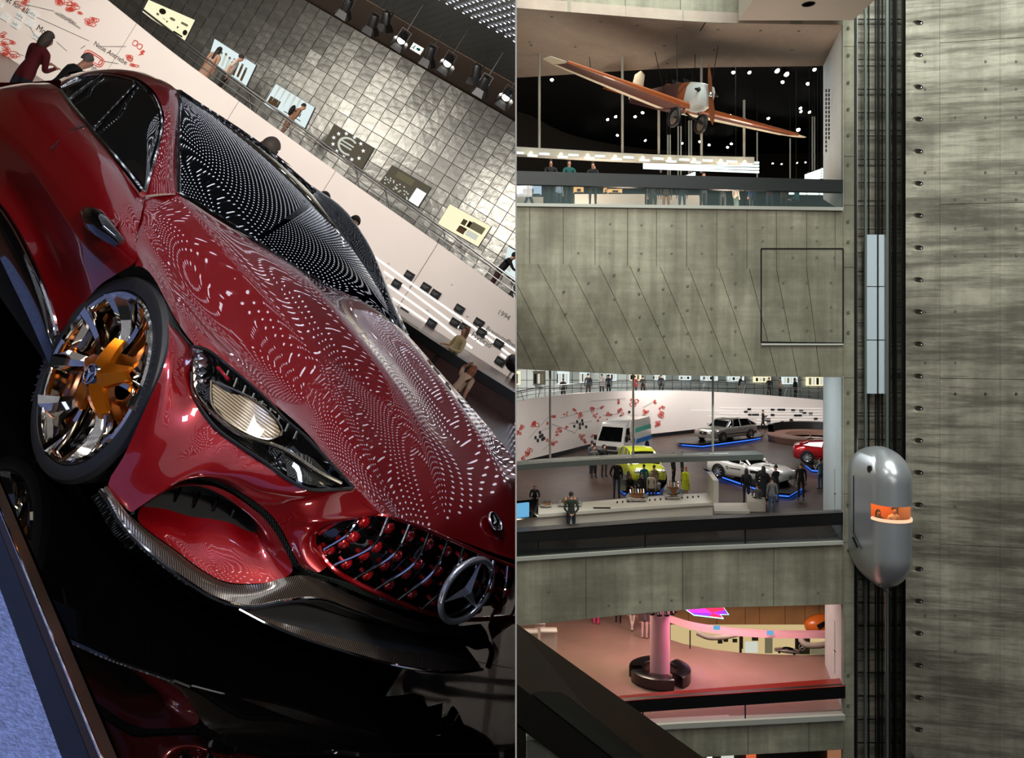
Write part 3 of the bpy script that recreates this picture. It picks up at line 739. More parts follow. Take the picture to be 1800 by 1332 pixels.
# far side screen frame and header
_fr = [[r_[-1] for r_ in wg]] + [L3(l) for l in ([(712, 590, .75), (682, 515, .70), (644, 425, .63), (600, 366, .57), (549, 328, .53)], [(724, 600, .82), (690, 525, .78), (650, 432, .68), (605, 368, .6), (550, 327, .56)])]
mb = MB(); mb.grid(loft(_fr, 30, 4)); cpart(mb, 'screen_frame', 'black_gloss')
# --- roof and right roof rail with A-pillar
rail_in = [(106, 151, -.66), (122, 141, -.62), (143, 132, -.58), (179, 127, -.53), (217, 131, -.5), (241, 138, -.51), (268, 157, -.55), (284, 185, -.6), (289, 217, -.64), (281, 256, -.7), (271, 294, -.75), (256, 343, -.8)]
rail_out = [(104, 140, -.54), (124, 131, -.48), (150, 125, -.42), (192, 121, -.36), (230, 123, -.34), (268, 134, -.37), (307, 155, -.44), (314, 175, -.49), (314, 210, -.54), (311, 250, -.59), (311, 300, -.64), (314, 341, -.68)]
mid = [((a[0] * .5 + b[0] * .5) + 2.5, (a[1] * .5 + b[1] * .5) - 2.0, (a[2] + b[2]) / 2 - .012) for a, b in zip(rail_in, rail_out)]
patch([rail_in, mid, rail_out], 50, 6, 'roof_rail', 'car_red')
ro = crom(L3(rail_out[:7]), 24); rows = []
for k in range(13):
    w = k / 12.0; row = []
    for i, p in enumerate(ro):
        y = p.y + (-2 * p.y) * w; row.append(Vector((p.x + .03 * math.sin(math.pi * w), y, p.z + .018 * math.sin(math.pi * w) - .012 * w)))
    rows.append(row)
mb = MB(); mb.grid(rows); cpart(mb, 'roof', 'car_red')
# tail: from the roof end down to the rear deck
rear = [rows[k][0] for k in range(13)]
tl = [[p.copy() for p in rear]]
for dx, dz, wy in [(-.45, -.16, 1.05), (-.85, -.34, 1.25), (-1.15, -.5, 1.5), (-1.25, -.75, 1.6), (-1.2, -1.0, 1.55)]:
    tl.append([Vector((p.x + dx, p.y * wy, p.z + dz)) for p in rear])
mb = MB(); mb.grid([seg_interp([tl[i][j] for i in range(6)], 4) for j in range(13)]); cpart(mb, 'tailgate', 'car_red')
# --- right flank
S0 = [(256, 346, -.8), (222, 306, -.83), (189, 265, -.82), (153, 221, -.79), (128, 190, -.76), (106, 160, -.7), (96, 149, -.66), (80, 146, -.64), (60, 146, -.64)]
S1 = [(246, 385, -.9), (212, 336, -.92), (178, 290, -.92), (142, 245, -.9), (115, 212, -.88), (88, 180, -.85), (66, 160, -.82), (44, 147, -.79), (22, 149, -.78)]
S2 = [(238, 420, -.95), (200, 372, -.965), (164, 322, -.97), (128, 275, -.96), (98, 238, -.95), (68, 205, -.94), (40, 180, -.93), (12, 160, -.91), (-20, 160, -.9)]
S3 = [(236, 462, -.985), (200, 440, -1.0), (160, 400, -1.0), (122, 352, -1.0), (88, 308, -1.0), (54, 268, -1.0), (22, 236, -1.0), (-12, 205, -.99), (-60, 180, -.98)]
S4 = [(206, 481, -.99), (172, 458, -1.005), (140, 418, -1.005), (104, 364, -1.005), (70, 318, -1.0), (36, 276, -1.0), (4, 246, -1.0), (-40, 220, -1.0), (-90, 200, -.99)]
S5 = [(178, 499, -.985), (158, 476, -.985), (126, 432, -.975), (92, 380, -.965), (58, 332, -.965), (22, 288, -.97), (-16, 256, -.98), (-60, 238, -.99), (-110, 220, -.99)]
S6 = [(142, 540, -.965), (118, 512, -.93), (92, 470, -.91), (60, 414, -.91), (26, 360, -.91), (-10, 312, -.93), (-50, 276, -.95), (-90, 258, -.97), (-140, 250, -.98)]
S7 = [(105, 585, -.97), (92, 556, -.95), (70, 512, -.94), (42, 452, -.94), (8, 386, -.94), (-28, 336, -.95), (-70, 300, -.96), (-110, 285, -.97), (-160, 290, -.98)]
sl_ = [smooth_line(L3(h), 50, 4) for h in (S0, S1, S2, S3, S4, S5, S6, S7)]
mb = MB(); mb2 = MB()
for a, b in ((0, 4), (4, 7)):
    cols = [seg_interp([sl_[i][k] for i in range(a, b + 1)], 7) for k in range(50)]; gg = [[cols[k][i] for k in range(50)] for i in range(len(cols[0]))]
    mb.grid(gg); mb2.grid([[Vector((p.x, -p.y, p.z)) for p in row] for row in gg])
cpart(mb, 'body_side', 'car_red', None, 'all'); cpart(mb2, 'body_side', 'car_red', None, 'all')
# sill blade with chrome upper edge
e_up = [(99, 590, -1.0), (94, 560, -1.02), (76, 506, -1.03), (59, 465, -1.03), (28, 404, -1.03), (0, 363, -1.03), (-60, 300, -1.03)]
e_mid = [(93, 612, -1.03), (86, 590, -1.05), (66, 535, -1.06), (44, 488, -1.06), (10, 420, -1.06), (-16, 376, -1.06), (-80, 320, -1.06)]
e_lo = [(86, 640, -1.02), (74, 612, -1.04), (52, 562, -1.05), (26, 508, -1.05), (-10, 436, -1.05), (-36, 396, -1.05), (-110, 340, -1.05)]
patch([S7[:1] + [(92, 556, -.95), (70, 512, -.94), (42, 452, -.94), (8, 386, -.94), (-28, 336, -.95), (-80, 300, -.96)], e_up], 30, 4, 'sill_gap', 'black_gloss')
patch([e_up, e_mid, e_lo], 30, 5, 'side_sill', 'black_gloss')
mb = MB(); mb.tube(crom(L3(e_up), 30), .012, 8); cpart(mb, 'sill_trim', 'chrome')
# --- side window
wt = [(107, 154, -.66), (122, 144, -.63), (143, 135, -.59), (179, 130, -.545), (215, 135, -.52), (240, 144, -.53), (265, 164, -.57), (279, 192, -.615), (283, 220, -.65), (277, 254, -.7), (267, 292, -.755), (253, 338, -.81)]
wb = [(107, 158, -.69), (118, 173, -.715), (128, 187, -.735), (144, 206, -.755), (160, 225, -.77), (176, 245, -.785), (192, 263, -.795), (208, 283, -.805), (222, 300, -.81), (234, 315, -.815), (244, 328, -.82), (252, 339, -.815)]
wm_ = [((a[0] + b[0]) / 2 + 1, (a[1] + b[1]) / 2, (a[2] + b[2]) / 2 - .025) for a, b in zip(wt, wb)]
patch([wt, wm_, wb], 40, 6, 'side_window', 'side_glass')
mb = MB(); mb.tube(crom(L3([(x - 1, y + 2, v - .02) for x, y, v in wb]), 40), .016, 8); mb.tube(crom(L3([(x, y, v - .01) for x, y, v in wt[:4]]), 12), .010, 6); cpart(mb, 'window_trim', 'chrome')
mb = MB(); mb.tube(crom(L3([(x, y, v - .012) for x, y, v in wt]), 44), .009, 6); cpart(mb, 'window_seal', 'chrome')
for a, b in [((238, 150, -.56), (164, 228, -.79)), ((178, 132, -.57), (120, 176, -.74))]:
    mb = MB(); mb.tube([cp(*a), cp((a[0] + b[0]) / 2, (a[1] + b[1]) / 2, (a[2] + b[2]) / 2 - .035), cp(*b)], .009, 6); cpart(mb, 'window_bar', 'black_gloss')
# shut lines of the door and the wing
for pts in [[(236, 425, -.955), (232, 400, -.93), (226, 380, -.9), (219, 368, -.875)], [(291, 552, -.93), (307, 573, -.91), (335, 606, -.865)], [(150, 220, -.8), (134, 226, -.88), (112, 240, -.93), (90, 262, -.99)], [(238, 470, -.97), (234, 445, -.965), (236, 425, -.955)]]:
    mb = MB(); mb.tube(crom(L3(pts), 12), .004, 6); cpart(mb, 'shut_line', 'black')
# small wing camera in place of a mirror
mb = MB(); mb.tube(crom(L3([(150, 372, -1.0), (165, 385, -1.1), (188, 408, -1.12), (212, 428, -1.08)]), 10), [.012, .03, .036, .04, .042, .044, .044, .04, .034, .02], 10); mc_ = cpart(mb, 'wing_camera', 'black_gloss')
mb = MB(); mb.tube(L3([(190, 396, -1.06), (205, 388, -.93)]), .022, 8); cpart(mb, 'camera_arm', 'black_gloss')
# --- front bumper skin
pairs = [((301, 563, -.9), (293, 556, -.945)), ((335, 606, -.85), (297, 600, -.955)), ((335, 660, -.87), (286, 650, -.97)), ((340, 691, -.875), (266, 695, -.98)), ((345, 706, -.875), (243, 746, -.99)), ((353, 719, -.87), (217, 803, -1.0)), ((368, 740, -.86), (190, 852, -1.0)), ((383, 755, -.845), (216, 888, -.98)), ((400, 770, -.83), (232, 900, -.965)), ((429, 788, -.80), (256, 872, -.93)), ((450, 803, -.78), (302, 848, -.885)), ((470, 815, -.765), (340, 840, -.85)), ((488, 829, -.75), (378, 843, -.81)), ((534, 857, -.70), (419, 862, -.76)), ((580, 862, -.64), (440, 875, -.735)), ((621, 857, -.58), (460, 890, -.71)), ((655, 890, -.5), (478, 906, -.685)), ((668, 903, -.47), (486, 916, -.67)), ((640, 905, -.49), (494, 928, -.65)), ((583, 918, -.535), (503, 945, -.63)), ((560, 933, -.55), (511, 962, -.61)), ((555, 949, -.545), (520, 980, -.59)), ((562, 968, -.53), (532, 998, -.565)), ((578, 990, -.5), (548, 1004, -.54))]
top_l = [cp(*a) for a, b in pairs]; bot_l = [cp(*b) for a, b in pairs]
m1 = [a.lerp(b, .33) + Vector((.02, -.012, .0)) for a, b in zip(top_l, bot_l)]; m2 = [a.lerp(b, .66) + Vector((.022, -.015, .0)) for a, b in zip(top_l, bot_l)]
g = []
for a, b, c, d in zip(top_l, m1, m2, bot_l): g.append(seg_interp([a, b, c, d], 6))
g = [[p for p in r] for r in zip(*[seg_interp([g[i][k] for i in range(len(g))], 3) for k in range(len(g[0]))])]
mb = MB(); mb.grid(g); cpart(mb, 'front_bumper', 'car_red')
# --- intake: black mesh band, red lip, red floor, dark throat with fins
mesh_out = [(233, 908, -.965), (235, 885, -.95), (256, 870, -.93), (302, 847, -.885), (340, 840, -.85), (378, 843, -.81), (419, 862, -.76), (460, 890, -.71), (481, 910, -.68), (496, 931, -.645), (511, 962, -.61), (534, 1000, -.56), (614, 1028, -.42), (681, 1054, -.27), (732, 1073, -.13)]
lip_out = [(243, 914, -.95), (247, 894, -.935), (265, 881, -.915), (305, 858, -.875), (340, 852, -.84), (376, 855, -.80), (412, 871, -.755), (452, 900, -.705), (472, 920, -.675), (487, 941, -.645), (502, 968, -.61), (520, 1002, -.57), (600, 1036, -.44), (672, 1066, -.28), (728, 1084, -.13)]
mb = MB(); mb.grid(loft([[p - Vector((.02, 0, 0)) for p in L3(mesh_out)], [p - Vector((.045, 0, 0)) for p in L3(lip_out)]], 60, 3)); cpart(mb, 'mesh_band', 'carbon_mesh')
mg = MB(); A_ = crom([p - Vector((.012, 0, 0)) for p in L3(mesh_out)], 76); B_ = crom([p - Vector((.034, 0, 0)) for p in L3(lip_out)], 76)
for i in range(75):
    for s_ in (0, 1):
        mg.tube([A_[i + s_], A_[i + 1 - s_].lerp(B_[i + 1 - s_], .5)], .0022, 4); mg.tube([A_[i + 1 - s_].lerp(B_[i + 1 - s_], .5), B_[i + s_]], .0022, 4)
mat('mesh_wire', (46, 52, 50), .35, .5); cpart(mg, 'mesh_grid', 'mesh_wire', smooth=False)['kind'] = 'stuff'
loop_out = lip_out[:11] + [(512, 990, -.585), (513, 1005, -.575), (496, 1017, -.59), (459, 1025, -.64), (400, 1023, -.72), (355, 1001, -.78), (307, 965, -.85), (263, 934, -.92)]
hole = [(266, 918, -.9), (269, 909, -.895), (280, 900, -.885), (307, 885, -.855), (332, 875, -.825), (363, 877, -.785), (399, 891, -.74), (436, 914, -.70), (456, 930, -.675), (470, 946, -.65), (478, 960, -.63), (474, 966, -.63), (462, 965, -.64), (448, 958, -.66), (430, 950, -.69), (395, 943, -.735), (355, 938, -.785), (315, 926, -.84), (282, 922, -.88)]
lo = L3(loop_out); ho = [p - Vector((.10, 0, -.0)) for p in L3(hole)]
md = [a.lerp(b, .45) + Vector((.022, -.012, 0)) for a, b in zip(lo, ho)]
def closed_res(P_, n): return crom(P_ + [P_[0]], n + 1)[:-1]
n_ = 72
def match(P_): # per-vertex matching: resample each span equally
    out = []
    K = len(P_)
    for i in range(K):
        c = [P_[(i + d) % K] for d in (-1, 0, 1, 2)]
        for q in range(4):
            t = q / 4; m0 = (c[2] - c[0]) * .5; m1_ = (c[3] - c[1]) * .5
            out.append(c[1] * (2 * t ** 3 - 3 * t * t + 1) + m0 * (t ** 3 - 2 * t * t + t) + c[2] * (-2 * t ** 3 + 3 * t * t) + m1_ * (t ** 3 - t * t))
    return out
ring3 = [match(lo), match(md), match(ho)]
cols = [seg_interp([ring3[0][k], ring3[1][k], ring3[2][k]], 6) for k in range(len(ring3[0]))]
mb = MB(); mb.grid([[cols[k][i] for k in range(len(cols))] for i in range(len(cols[0]))], closed=True); cpart(mb, 'intake_lip', 'car_red')
mb = MB(); r0 = match(ho); r1 = [p - Vector((.16, -.03, -.0)) for p in r0]; mb.grid([r0, r1], closed=True); mb.add(r1, [tuple(range(len(r1)))]); cpart(mb, 'intake_throat', 'black_matte', smooth=False)
for k in range(5):
    a = cp(310 + 34 * k, 882 + 9 * k, -.8 + .035 * k) - Vector((.12, 0, 0)); b = cp(288 + 34 * k, 930 + 12 * k, -.86 + .045 * k) - Vector((.12, 0, 0))
    mb = MB(); mb.tube([a, b], .006, 6); cpart(mb, 'intake_fin', 'black_gloss')
# --- splitter
sp_in = [(190, 856, -.99), (214, 890, -.975), (236, 912, -.955), (263, 936, -.92), (307, 967, -.85), (355, 1003, -.78), (400, 1025, -.72), (459, 1026, -.64), (505, 1014, -.58), (540, 1012, -.53), (614, 1044, -.4), (681, 1072, -.25), (732, 1090, -.1), (797, 1100, .08), (845, 1096, .25)]
sp_out = [(178, 862, -1.02), (192, 882, -1.02), (212, 918, -1.0), (243, 954, -.96), (294, 997, -.89), (334, 1026, -.83), (385, 1055, -.75), (440, 1067, -.66), (500, 1057, -.56), (560, 1052, -.45), (610, 1068, -.33), (681, 1093, -.16), (784, 1118, .12), (838, 1128, .31), (862, 1138, .42)]
si = L3(sp_in); so = L3(sp_out); sm = [a.lerp(b, .5) + Vector((.0, 0, .012)) for a, b in zip(si, so)]
mb = MB(); mb.grid(loft([si, sm, so], 80, 4)); cpart(mb, 'splitter', 'carbon')
mb = MB(); mb.tube(crom(so, 80), .008, 8); cpart(mb, 'splitter_edge', 'chrome')
mb = MB(); mb.grid(loft([so, [Vector((p.x - .06, p.y + .02, max(p.z - .06, .03))) for p in so]], 60, 2)); cpart(mb, 'splitter_underside', 'black_gloss')
bl_u = [(424, 1070, -.68), (480, 1090, -.58), (530, 1104, -.49), (600, 1121, -.36), (681, 1139, -.19), (758, 1149, 0), (810, 1162, .16), (846, 1173, .3)]
bl_l = [(420, 1070, -.69), (476, 1099, -.59), (520, 1117, -.5), (590, 1140, -.36), (681, 1166, -.18), (758, 1179, .0), (806, 1181, .14), (848, 1176, .3)]
mb = MB(); mb.grid(loft([L3(bl_u), L3(bl_l)], 50, 5)); cpart(mb, 'splitter_blade', 'carbon')
mb = MB(); mb.tube(crom(L3(bl_l), 50), .006, 8); cpart(mb, 'blade_edge', 'chrome')
mb = MB(); a = L3(bl_u); mb.grid(loft([a, [p + Vector((-.25, .1, .02)) for p in a], [p + Vector((-.25, .1, .12)) for p in a]], 30, 3)); cpart(mb, 'splitter_void', 'black_matte')
mb = MB(); mb.tube(crom(L3([(858, 1131, .4), (864, 1142, .42), (862, 1158, .4), (858, 1172, .38)]), 12), .012, 8); cpart(mb, 'splitter_end', 'black_gloss')
mb = MB(); mb.grid(loft([L3([(864, 1126, .44), (868, 1140, .44), (864, 1166, .42)]), L3([(870, 1130, .48), (876, 1146, .48), (866, 1166, .44)])], 12, 3)); cpart(mb, 'end_cap', 'white')
# left bumper corner seen past the nose
mb = MB(); mb.grid(loft([L3([(862, 1090, .35), (885, 1088, .43), (920, 1076, .5)]), L3([(858, 1100, .4), (880, 1100, .5), (920, 1092, .6)]), L3([(866, 1128, .5), (872, 1118, .58), (920, 1085, .75)])], 16, 4)); cpart(mb, 'bumper_corner', 'car_red')
# --- grille
gt = [(560, 938, -.545), (600, 913, -.52), (640, 905, -.49), (672, 905, -.45), (731, 923, -.34), (808, 956, -.16), (870, 983, 0), (930, 1005, .16)]
gb = [(560, 958, -.54), (570, 982, -.51), (590, 1003, -.48), (614, 1018, -.42), (681, 1049, -.28), (745, 1074, -.12), (812, 1088, .06), (900, 1084, .3)]
mb = MB(); mb.grid(loft([[p - Vector((.07, 0, 0)) for p in L3(gt)], [a.lerp(b, .5) - Vector((.05, 0, 0)) for a, b in zip(L3(gt), L3(gb))], [p - Vector((.07, 0, 0)) for p in L3(gb)]], 40, 4)); grille = cpart(mb, 'grille', 'black_gloss')
for ln, r_ in ((gt, .007), (gb, .009)):
    mb = MB(); mb.tube(crom(L3(ln), 40), r_, 8); cpart(mb, 'grille_frame', 'car_red')
bars = [[(629, 911), (610, 932), (570, 966)], [(682, 909), (654, 952), (585, 994)], [(720, 922), (692, 965), (622, 1018)], [(754, 937), (727, 982), (660, 1036)], [(787, 950), (760, 997), (700, 1054)], [(815, 962), (793, 1010), (742, 1070)], [(842, 973), (824, 1018), (782, 1080)], [(868, 984), (854, 1026), (822, 1087)], [(892, 993), (882, 1034), (862, 1088)], [(914, 1001), (908, 1040), (898, 1084)]]
yb = [(-.5, -.52, -.53), (-.44, -.46, -.485), (-.365, -.385, -.4), (-.29, -.305, -.325), (-.21, -.225, -.24), (-.14, -.145, -.14), (-.07, -.07, -.04), (0, 0, .07), (.06, .08, .19), (.12, .16, .3)]
BL = []
for b_, yy in zip(bars, yb):
    P_ = [cp(*q, v) for q, v in zip(b_, yy)]; P_[1].x += .015
    c_ = crom(P_, 14); BL.append(c_)
    mb = MB(); mb.tube(c_, .0062, 8); cpart(mb, 'grille_bar', 'chrome', grille)
vm = MB(); vm.ball((0, 0, 0), (.014, .024, .021), 10, 6); vm.tube([(-.03, -.01, 0), (.018, -.01, 0)], .007, 6); vme = vm.mesh('grille_vent', 'vent_red', True)
for k in range(len(BL) - 1):
    for q, f_ in enumerate((.16, .4, .64, .86)):
        i = f_ * 13; a = BL[k][int(i)]; b = BL[k + 1][min(13, int(i) + (1 if q % 2 else 0))]
        LEFT.append(inst('grille_vent', vme, a.lerp(b, .5) - Vector((.028, 0, 0)), grille))
# grille star
def ring_star(center, R, normal, upv, name, thick, parent, m='chrome', backing='black_gloss'):
    n_ = normal.normalized(); u_ = (upv - n_ * upv.dot(n_)).normalized(); v_ = n_.cross(u_); Mx = Matrix((v_, u_, n_)).transposed()
    mb = MB(); mb.tube([center + Mx @ Vector((R * math.cos(6.283 * k / 40), R * math.sin(6.283 * k / 40), 0)) for k in range(40)], thick, 10, closed=True); rg = cpart(mb, name, m, parent)
    mb = MB()
    for k in range(3):
        a = math.pi / 2 + k * 2.0944; d = Vector((math.cos(a), math.sin(a), 0)); s_ = Vector((-d.y, d.x, 0))
        tip = d * R * .98; q0 = Vector((math.cos(a - 1.047), math.sin(a - 1.047), 0)) * R * .2; q1 = Vector((math.cos(a + 1.047), math.sin(a + 1.047), 0)) * R * .2; ap = Vector((0, 0, R * .16))
        pts = [center + Mx @ p for p in (tip, q0, q1, ap, Vector((0, 0, -R * .05)))]
        mb.add(pts, [(0, 3, 1), (0, 2, 3), (0, 1, 4), (0, 4, 2)])
    cpart(mb, 'star', m, rg, smooth=False)
    mb = MB(); mb.prism([center + Mx @ Vector((R * math.cos(6.283 * k / 32), R * math.sin(6.283 * k / 32), -R * .12)) for k in range(32)], Mx @ Vector((0, 0, -R * .08))); cpart(mb, 'badge_back', backing, rg, smooth=False)
ring_star(cp(821, 1038, -.07), .118, Vector((1, -.06, .12)), Vector((0, 0, 1)), 'grille_badge', .012, CAR, 'star_metal')
ring_star(cp(870, 920, 0) + Vector((.0, 0, .006)), .036, Vector((.5, 0, .86)), Vector((0, 0, 1)), 'hood_badge', .006, CAR)
# --- right headlight
hl_t = [(335, 608, -.86), (363, 614, -.835), (409, 649, -.80), (434, 670, -.78), (470, 703, -.74), (501, 737, -.71), (540, 770, -.675), (580, 812, -.63), (621, 857, -.585)]
hl_b = [(336, 655, -.88), (341, 692, -.88), (356, 722, -.875), (383, 755, -.85), (429, 788, -.805), (470, 815, -.77), (506, 842, -.735), (545, 860, -.69), (621, 858, -.585)]
ta, tb_ = L3(hl_t), L3(hl_b)
mb = MB(); mb.grid(loft([ta, [a.lerp(b, .5) + Vector((-.035, .02, 0)) for a, b in zip(ta, tb_)], tb_], 40, 5)); hl = cpart(mb, 'headlight', 'black_gloss')
mb = MB(); mb.tube(crom(ta, 40), .006, 6); mb.tube(crom(tb_, 40), .006, 6); cpart(mb, 'headlight_seal', 'black', hl)
def hpt(x, y, v, d=.006): return cp(x, y, v) + Vector((d, -d, d * .5))
mb = MB(); mb.tube(crom([hpt(341, 640, -.87), hpt(345, 690, -.875), hpt(372, 724, -.86), hpt(420, 762, -.815), hpt(470, 779, -.775), hpt(500, 790, -.75), hpt(560, 830, -.68), hpt(600, 850, -.62)], 40), .007, 8); cpart(mb, 'light_guide', 'lamp_refl', hl)
mb = MB(); mb.grid(loft([[hpt(372, 670, -.855), hpt(400, 690, -.83), hpt(440, 700, -.795), hpt(480, 732, -.75), hpt(494, 762, -.74)], [hpt(376, 712, -.86), hpt(402, 740, -.84), hpt(440, 762, -.805), hpt(470, 771, -.775), hpt(492, 768, -.75)]], 24, 10)); weave('lamp_rib', (50, 42, 34), (150, 132, 100), 40, .2, 2); cpart(mb, 'lamp_lens', 'lamp_rib', hl)
mb = MB(); mb.tube(crom([hpt(372, 670, -.855, .01), hpt(440, 700, -.795, .01), hpt(480, 732, -.75, .01), hpt(496, 762, -.74, .01), hpt(470, 773, -.775, .01), hpt(402, 742, -.84, .01), hpt(374, 712, -.86, .01), hpt(372, 670, -.855, .01)], 48), .004, 6); cpart(mb, 'lens_frame', 'lamp_refl', hl)
mb = MB(); mb.grid(loft([[hpt(500, 795, -.74, .004), hpt(540, 800, -.69, .004), hpt(580, 835, -.635, .004)], [hpt(505, 836, -.735, .004), hpt(545, 852, -.695, .004), hpt(590, 852, -.62, .004)]], 12, 4)); cpart(mb, 'indicator', 'lamp_glass', hl)
for k in range(10):
    x, y = 342 + 7 * (k % 2) + (1.5 * (k // 2)), 622 + 13 * (k // 2); mb = MB(); c = hpt(x, y, -.865, .012)
    mb.add([c + Vector((.0, -.012, .012)), c + Vector((0, .012, .012)), c + Vector((.0, 0, -.014)), c + Vector((.014, -.01, .003))], [(0, 1, 2), (0, 3, 1), (1, 3, 2), (2, 3, 0)]); cpart(mb, 'lamp_prism', 'chrome', hl, smooth=False)
mb = MB(); mb.tube(crom([hpt(383, 646, -.835), hpt(402, 668, -.82)], 4), .006, 6); cpart(mb, 'sensor_strip', 'vent_red', hl)
for k in range(9):
    mb = MB(); mb.tube([hpt(402 + 15 * k, 652 + 13.3 * k, -.81 + .013 * k, .004), hpt(396 + 15 * k, 668 + 13 * k, -.82 + .013 * k, .004)], .004, 5); cpart(mb, 'lamp_slat', 'mesh_wire', hl)
# --- wheels
def wheel(cx_, cy_, side, full=True):
    R, z = .376, .392
    root = empty('wheel'); root.parent = CAR; root.location = (cx_, cy_, z); LEFT.append(root)
    Mx = Matrix.Rotation(math.pi / 2 * side, 3, 'X')       # local z of the lathe to the outside
    def wp(mb, n, m, smooth=True):
        o = mb.build(n, m, root, smooth); LEFT.append(o); return o
    mb = MB(); mb.lathe([(.31, -.21), (.325, -.21), (.34, -.19), (.36, -.12), (.379, -.05), (.388, -.015), (.376, .004), (.352, .012), (.33, .008), (.322, -.005)], 72, Mx); tire = wp(mb, 'tire', 'rubber')
    gm = MB(); gm.tube([Mx @ Vector((.385, 0, -.012)), Mx @ Vector((.378, .01, -.05)), Mx @ Vector((.362, .015, -.11))], .0022, 4); gme = gm.mesh('tread_groove', 'black_matte')
    for k in range(60):
        LEFT.append(inst('tread_groove', gme, (0, 0, 0), tire, Matrix.Rotation(k * math.pi / 30, 3, 'Y')))
    mb = MB(); mb.lathe([(.324, .004), (.318, .012), (.305, .006), (.30, -.01), (.295, -.16), (.28, -.2)], 72, Mx); wp(mb, 'rim', 'rim_chrome')
    mb = MB(); mb.lathe([(0.0, -.15), (.29, -.16)], 48, Mx); wp(mb, 'brake_disc', 'rim_dark')
    mb = MB(); mb.lathe([(.06, -.12), (.19, -.12), (.19, -.135)], 40, Mx); wp(mb, 'brake_rotor', 'orange_metal')
    for k in range(5):
        A = k * 2 * math.pi / 5 + .5
        for s_, (w0, w1, tw) in enumerate([(.022, .05, .34), (.02, .045, -.2)]):
            mb = MB(); g = []
            for q in range(9):
                t = q / 8; r_ = .11 + .2 * t; a = A + tw * t * (1.0 - .35 * t) * 1.2 + (.12 if s_ == 0 else -.1)
                w = (w0 + (w1 - w0) * t * t); zc_ = -.045 + .05 * t - .03 * math.sin(math.pi * t)
                d = Vector((math.cos(a), math.sin(a), 0)); e = Vector((-d.y, d.x, 0)); c = d * r_ + Vector((0, 0, zc_))
                tl_ = .5 if s_ == 0 else -.5
                g.append([Mx @ (c - e * w - Vector((0, 0, .03 + tl_ * w))), Mx @ (c - e * w * .8 + Vector((0, 0, -tl_ * w * .8))), Mx @ (c + Vector((0, 0, .014))), Mx @ (c + e * w * .8 + Vector((0, 0, tl_ * w * .8))), Mx @ (c + e * w - Vector((0, 0, .03 - tl_ * w)))])
            mb.slab(g, Mx @ Vector((0, 0, -.02))); wp(mb, 'spoke', 'rim_chrome', 30)
        mb = MB(); g = []
        for q in range(6):
            t = q / 5; r_ = .03 + .12 * t; w = .052 * (1 - .5 * t); d = Vector((math.cos(A + .02 + .1 * t), math.sin(A + .02 + .1 * t), 0)); e = Vector((-d.y, d.x, 0)); c = d * r_ + Vector((0, 0, .012 - .035 * t * t))
            g.append([Mx @ (c - e * w + Vector((0, 0, -.015))), Mx @ (c + Vector((0, 0, .006))), Mx @ (c + e * w + Vector((0, 0, -.015)))])
        mb.slab(g, Mx @ Vector((0, 0, -.02))); wp(mb, 'hub_arm', 'orange_metal', 30)
    mb = MB(); mb.lathe([(0, .016), (.04, .015), (.046, .008), (.046, -.03)], 32, Mx); cap = wp(mb, 'hub_cap', 'black_gloss')
    c0 = Mx @ Vector((0, 0, .018)); mb = MB(); mb.tube([c0 + Mx @ Vector((.036 * math.cos(6.283 * k / 28), .036 * math.sin(6.283 * k / 28), 0)) for k in range(28)], .003, 6, closed=True)
    for k in range(3):
        a = k * 2.0944 + .7; mb.add([c0 + Mx @ Vector((.034 * math.cos(a), .034 * math.sin(a), 0)), c0 + Mx @ Vector((.008 * math.cos(a + 1.05), .008 * math.sin(a + 1.05), 0)), c0 + Mx @ Vector((0, 0, .006)), c0 + Mx @ Vector((.008 * math.cos(a - 1.05), .008 * math.sin(a - 1.05), 0))], [(0, 1, 2), (0, 2, 3)])
    wp(mb, 'cap_star', 'chrome')
    if full:
        for k, ch in enumerate('MICHELIN' * 1):
            for base in (0.2, 3.34):
                a = base + k * .085; me = text_mesh(ch, .032, 'lettering'); d = Vector((math.cos(a), math.sin(a), 0))
                Q = Matrix((Vector((d.y, -d.x, 0)), d, Vector((0, 0, 1)))).transposed(); Q = Matrix((Vector((-d.y, d.x, 0)) * -1, d, Vector((0, 0, 1)))).transposed()
                LEFT.append(inst('tire_lettering', me, Mx @ (d * .345 + Vector((0, 0, .0165))), tire, Mx @ Q))
    return root
mat('lettering', (52, 54, 54), .5)
wheel(-.05, -.955, 1)
wheel(-2.85, -.99, 1, False); wheel(.0, .985, -1, False)
# dark wheel housing and underbody so that nothing shines through
mb = MB(); mb.box((-.05, -.66, .42), (.8, .12, .5)); mb.box((-1.6, 0, .4), (2.6, 1.6, .5)); mb.box((.3, 0, .33), (1.0, 1.0, .3)); cpart(mb, 'underbody', 'black_matte', smooth=False)
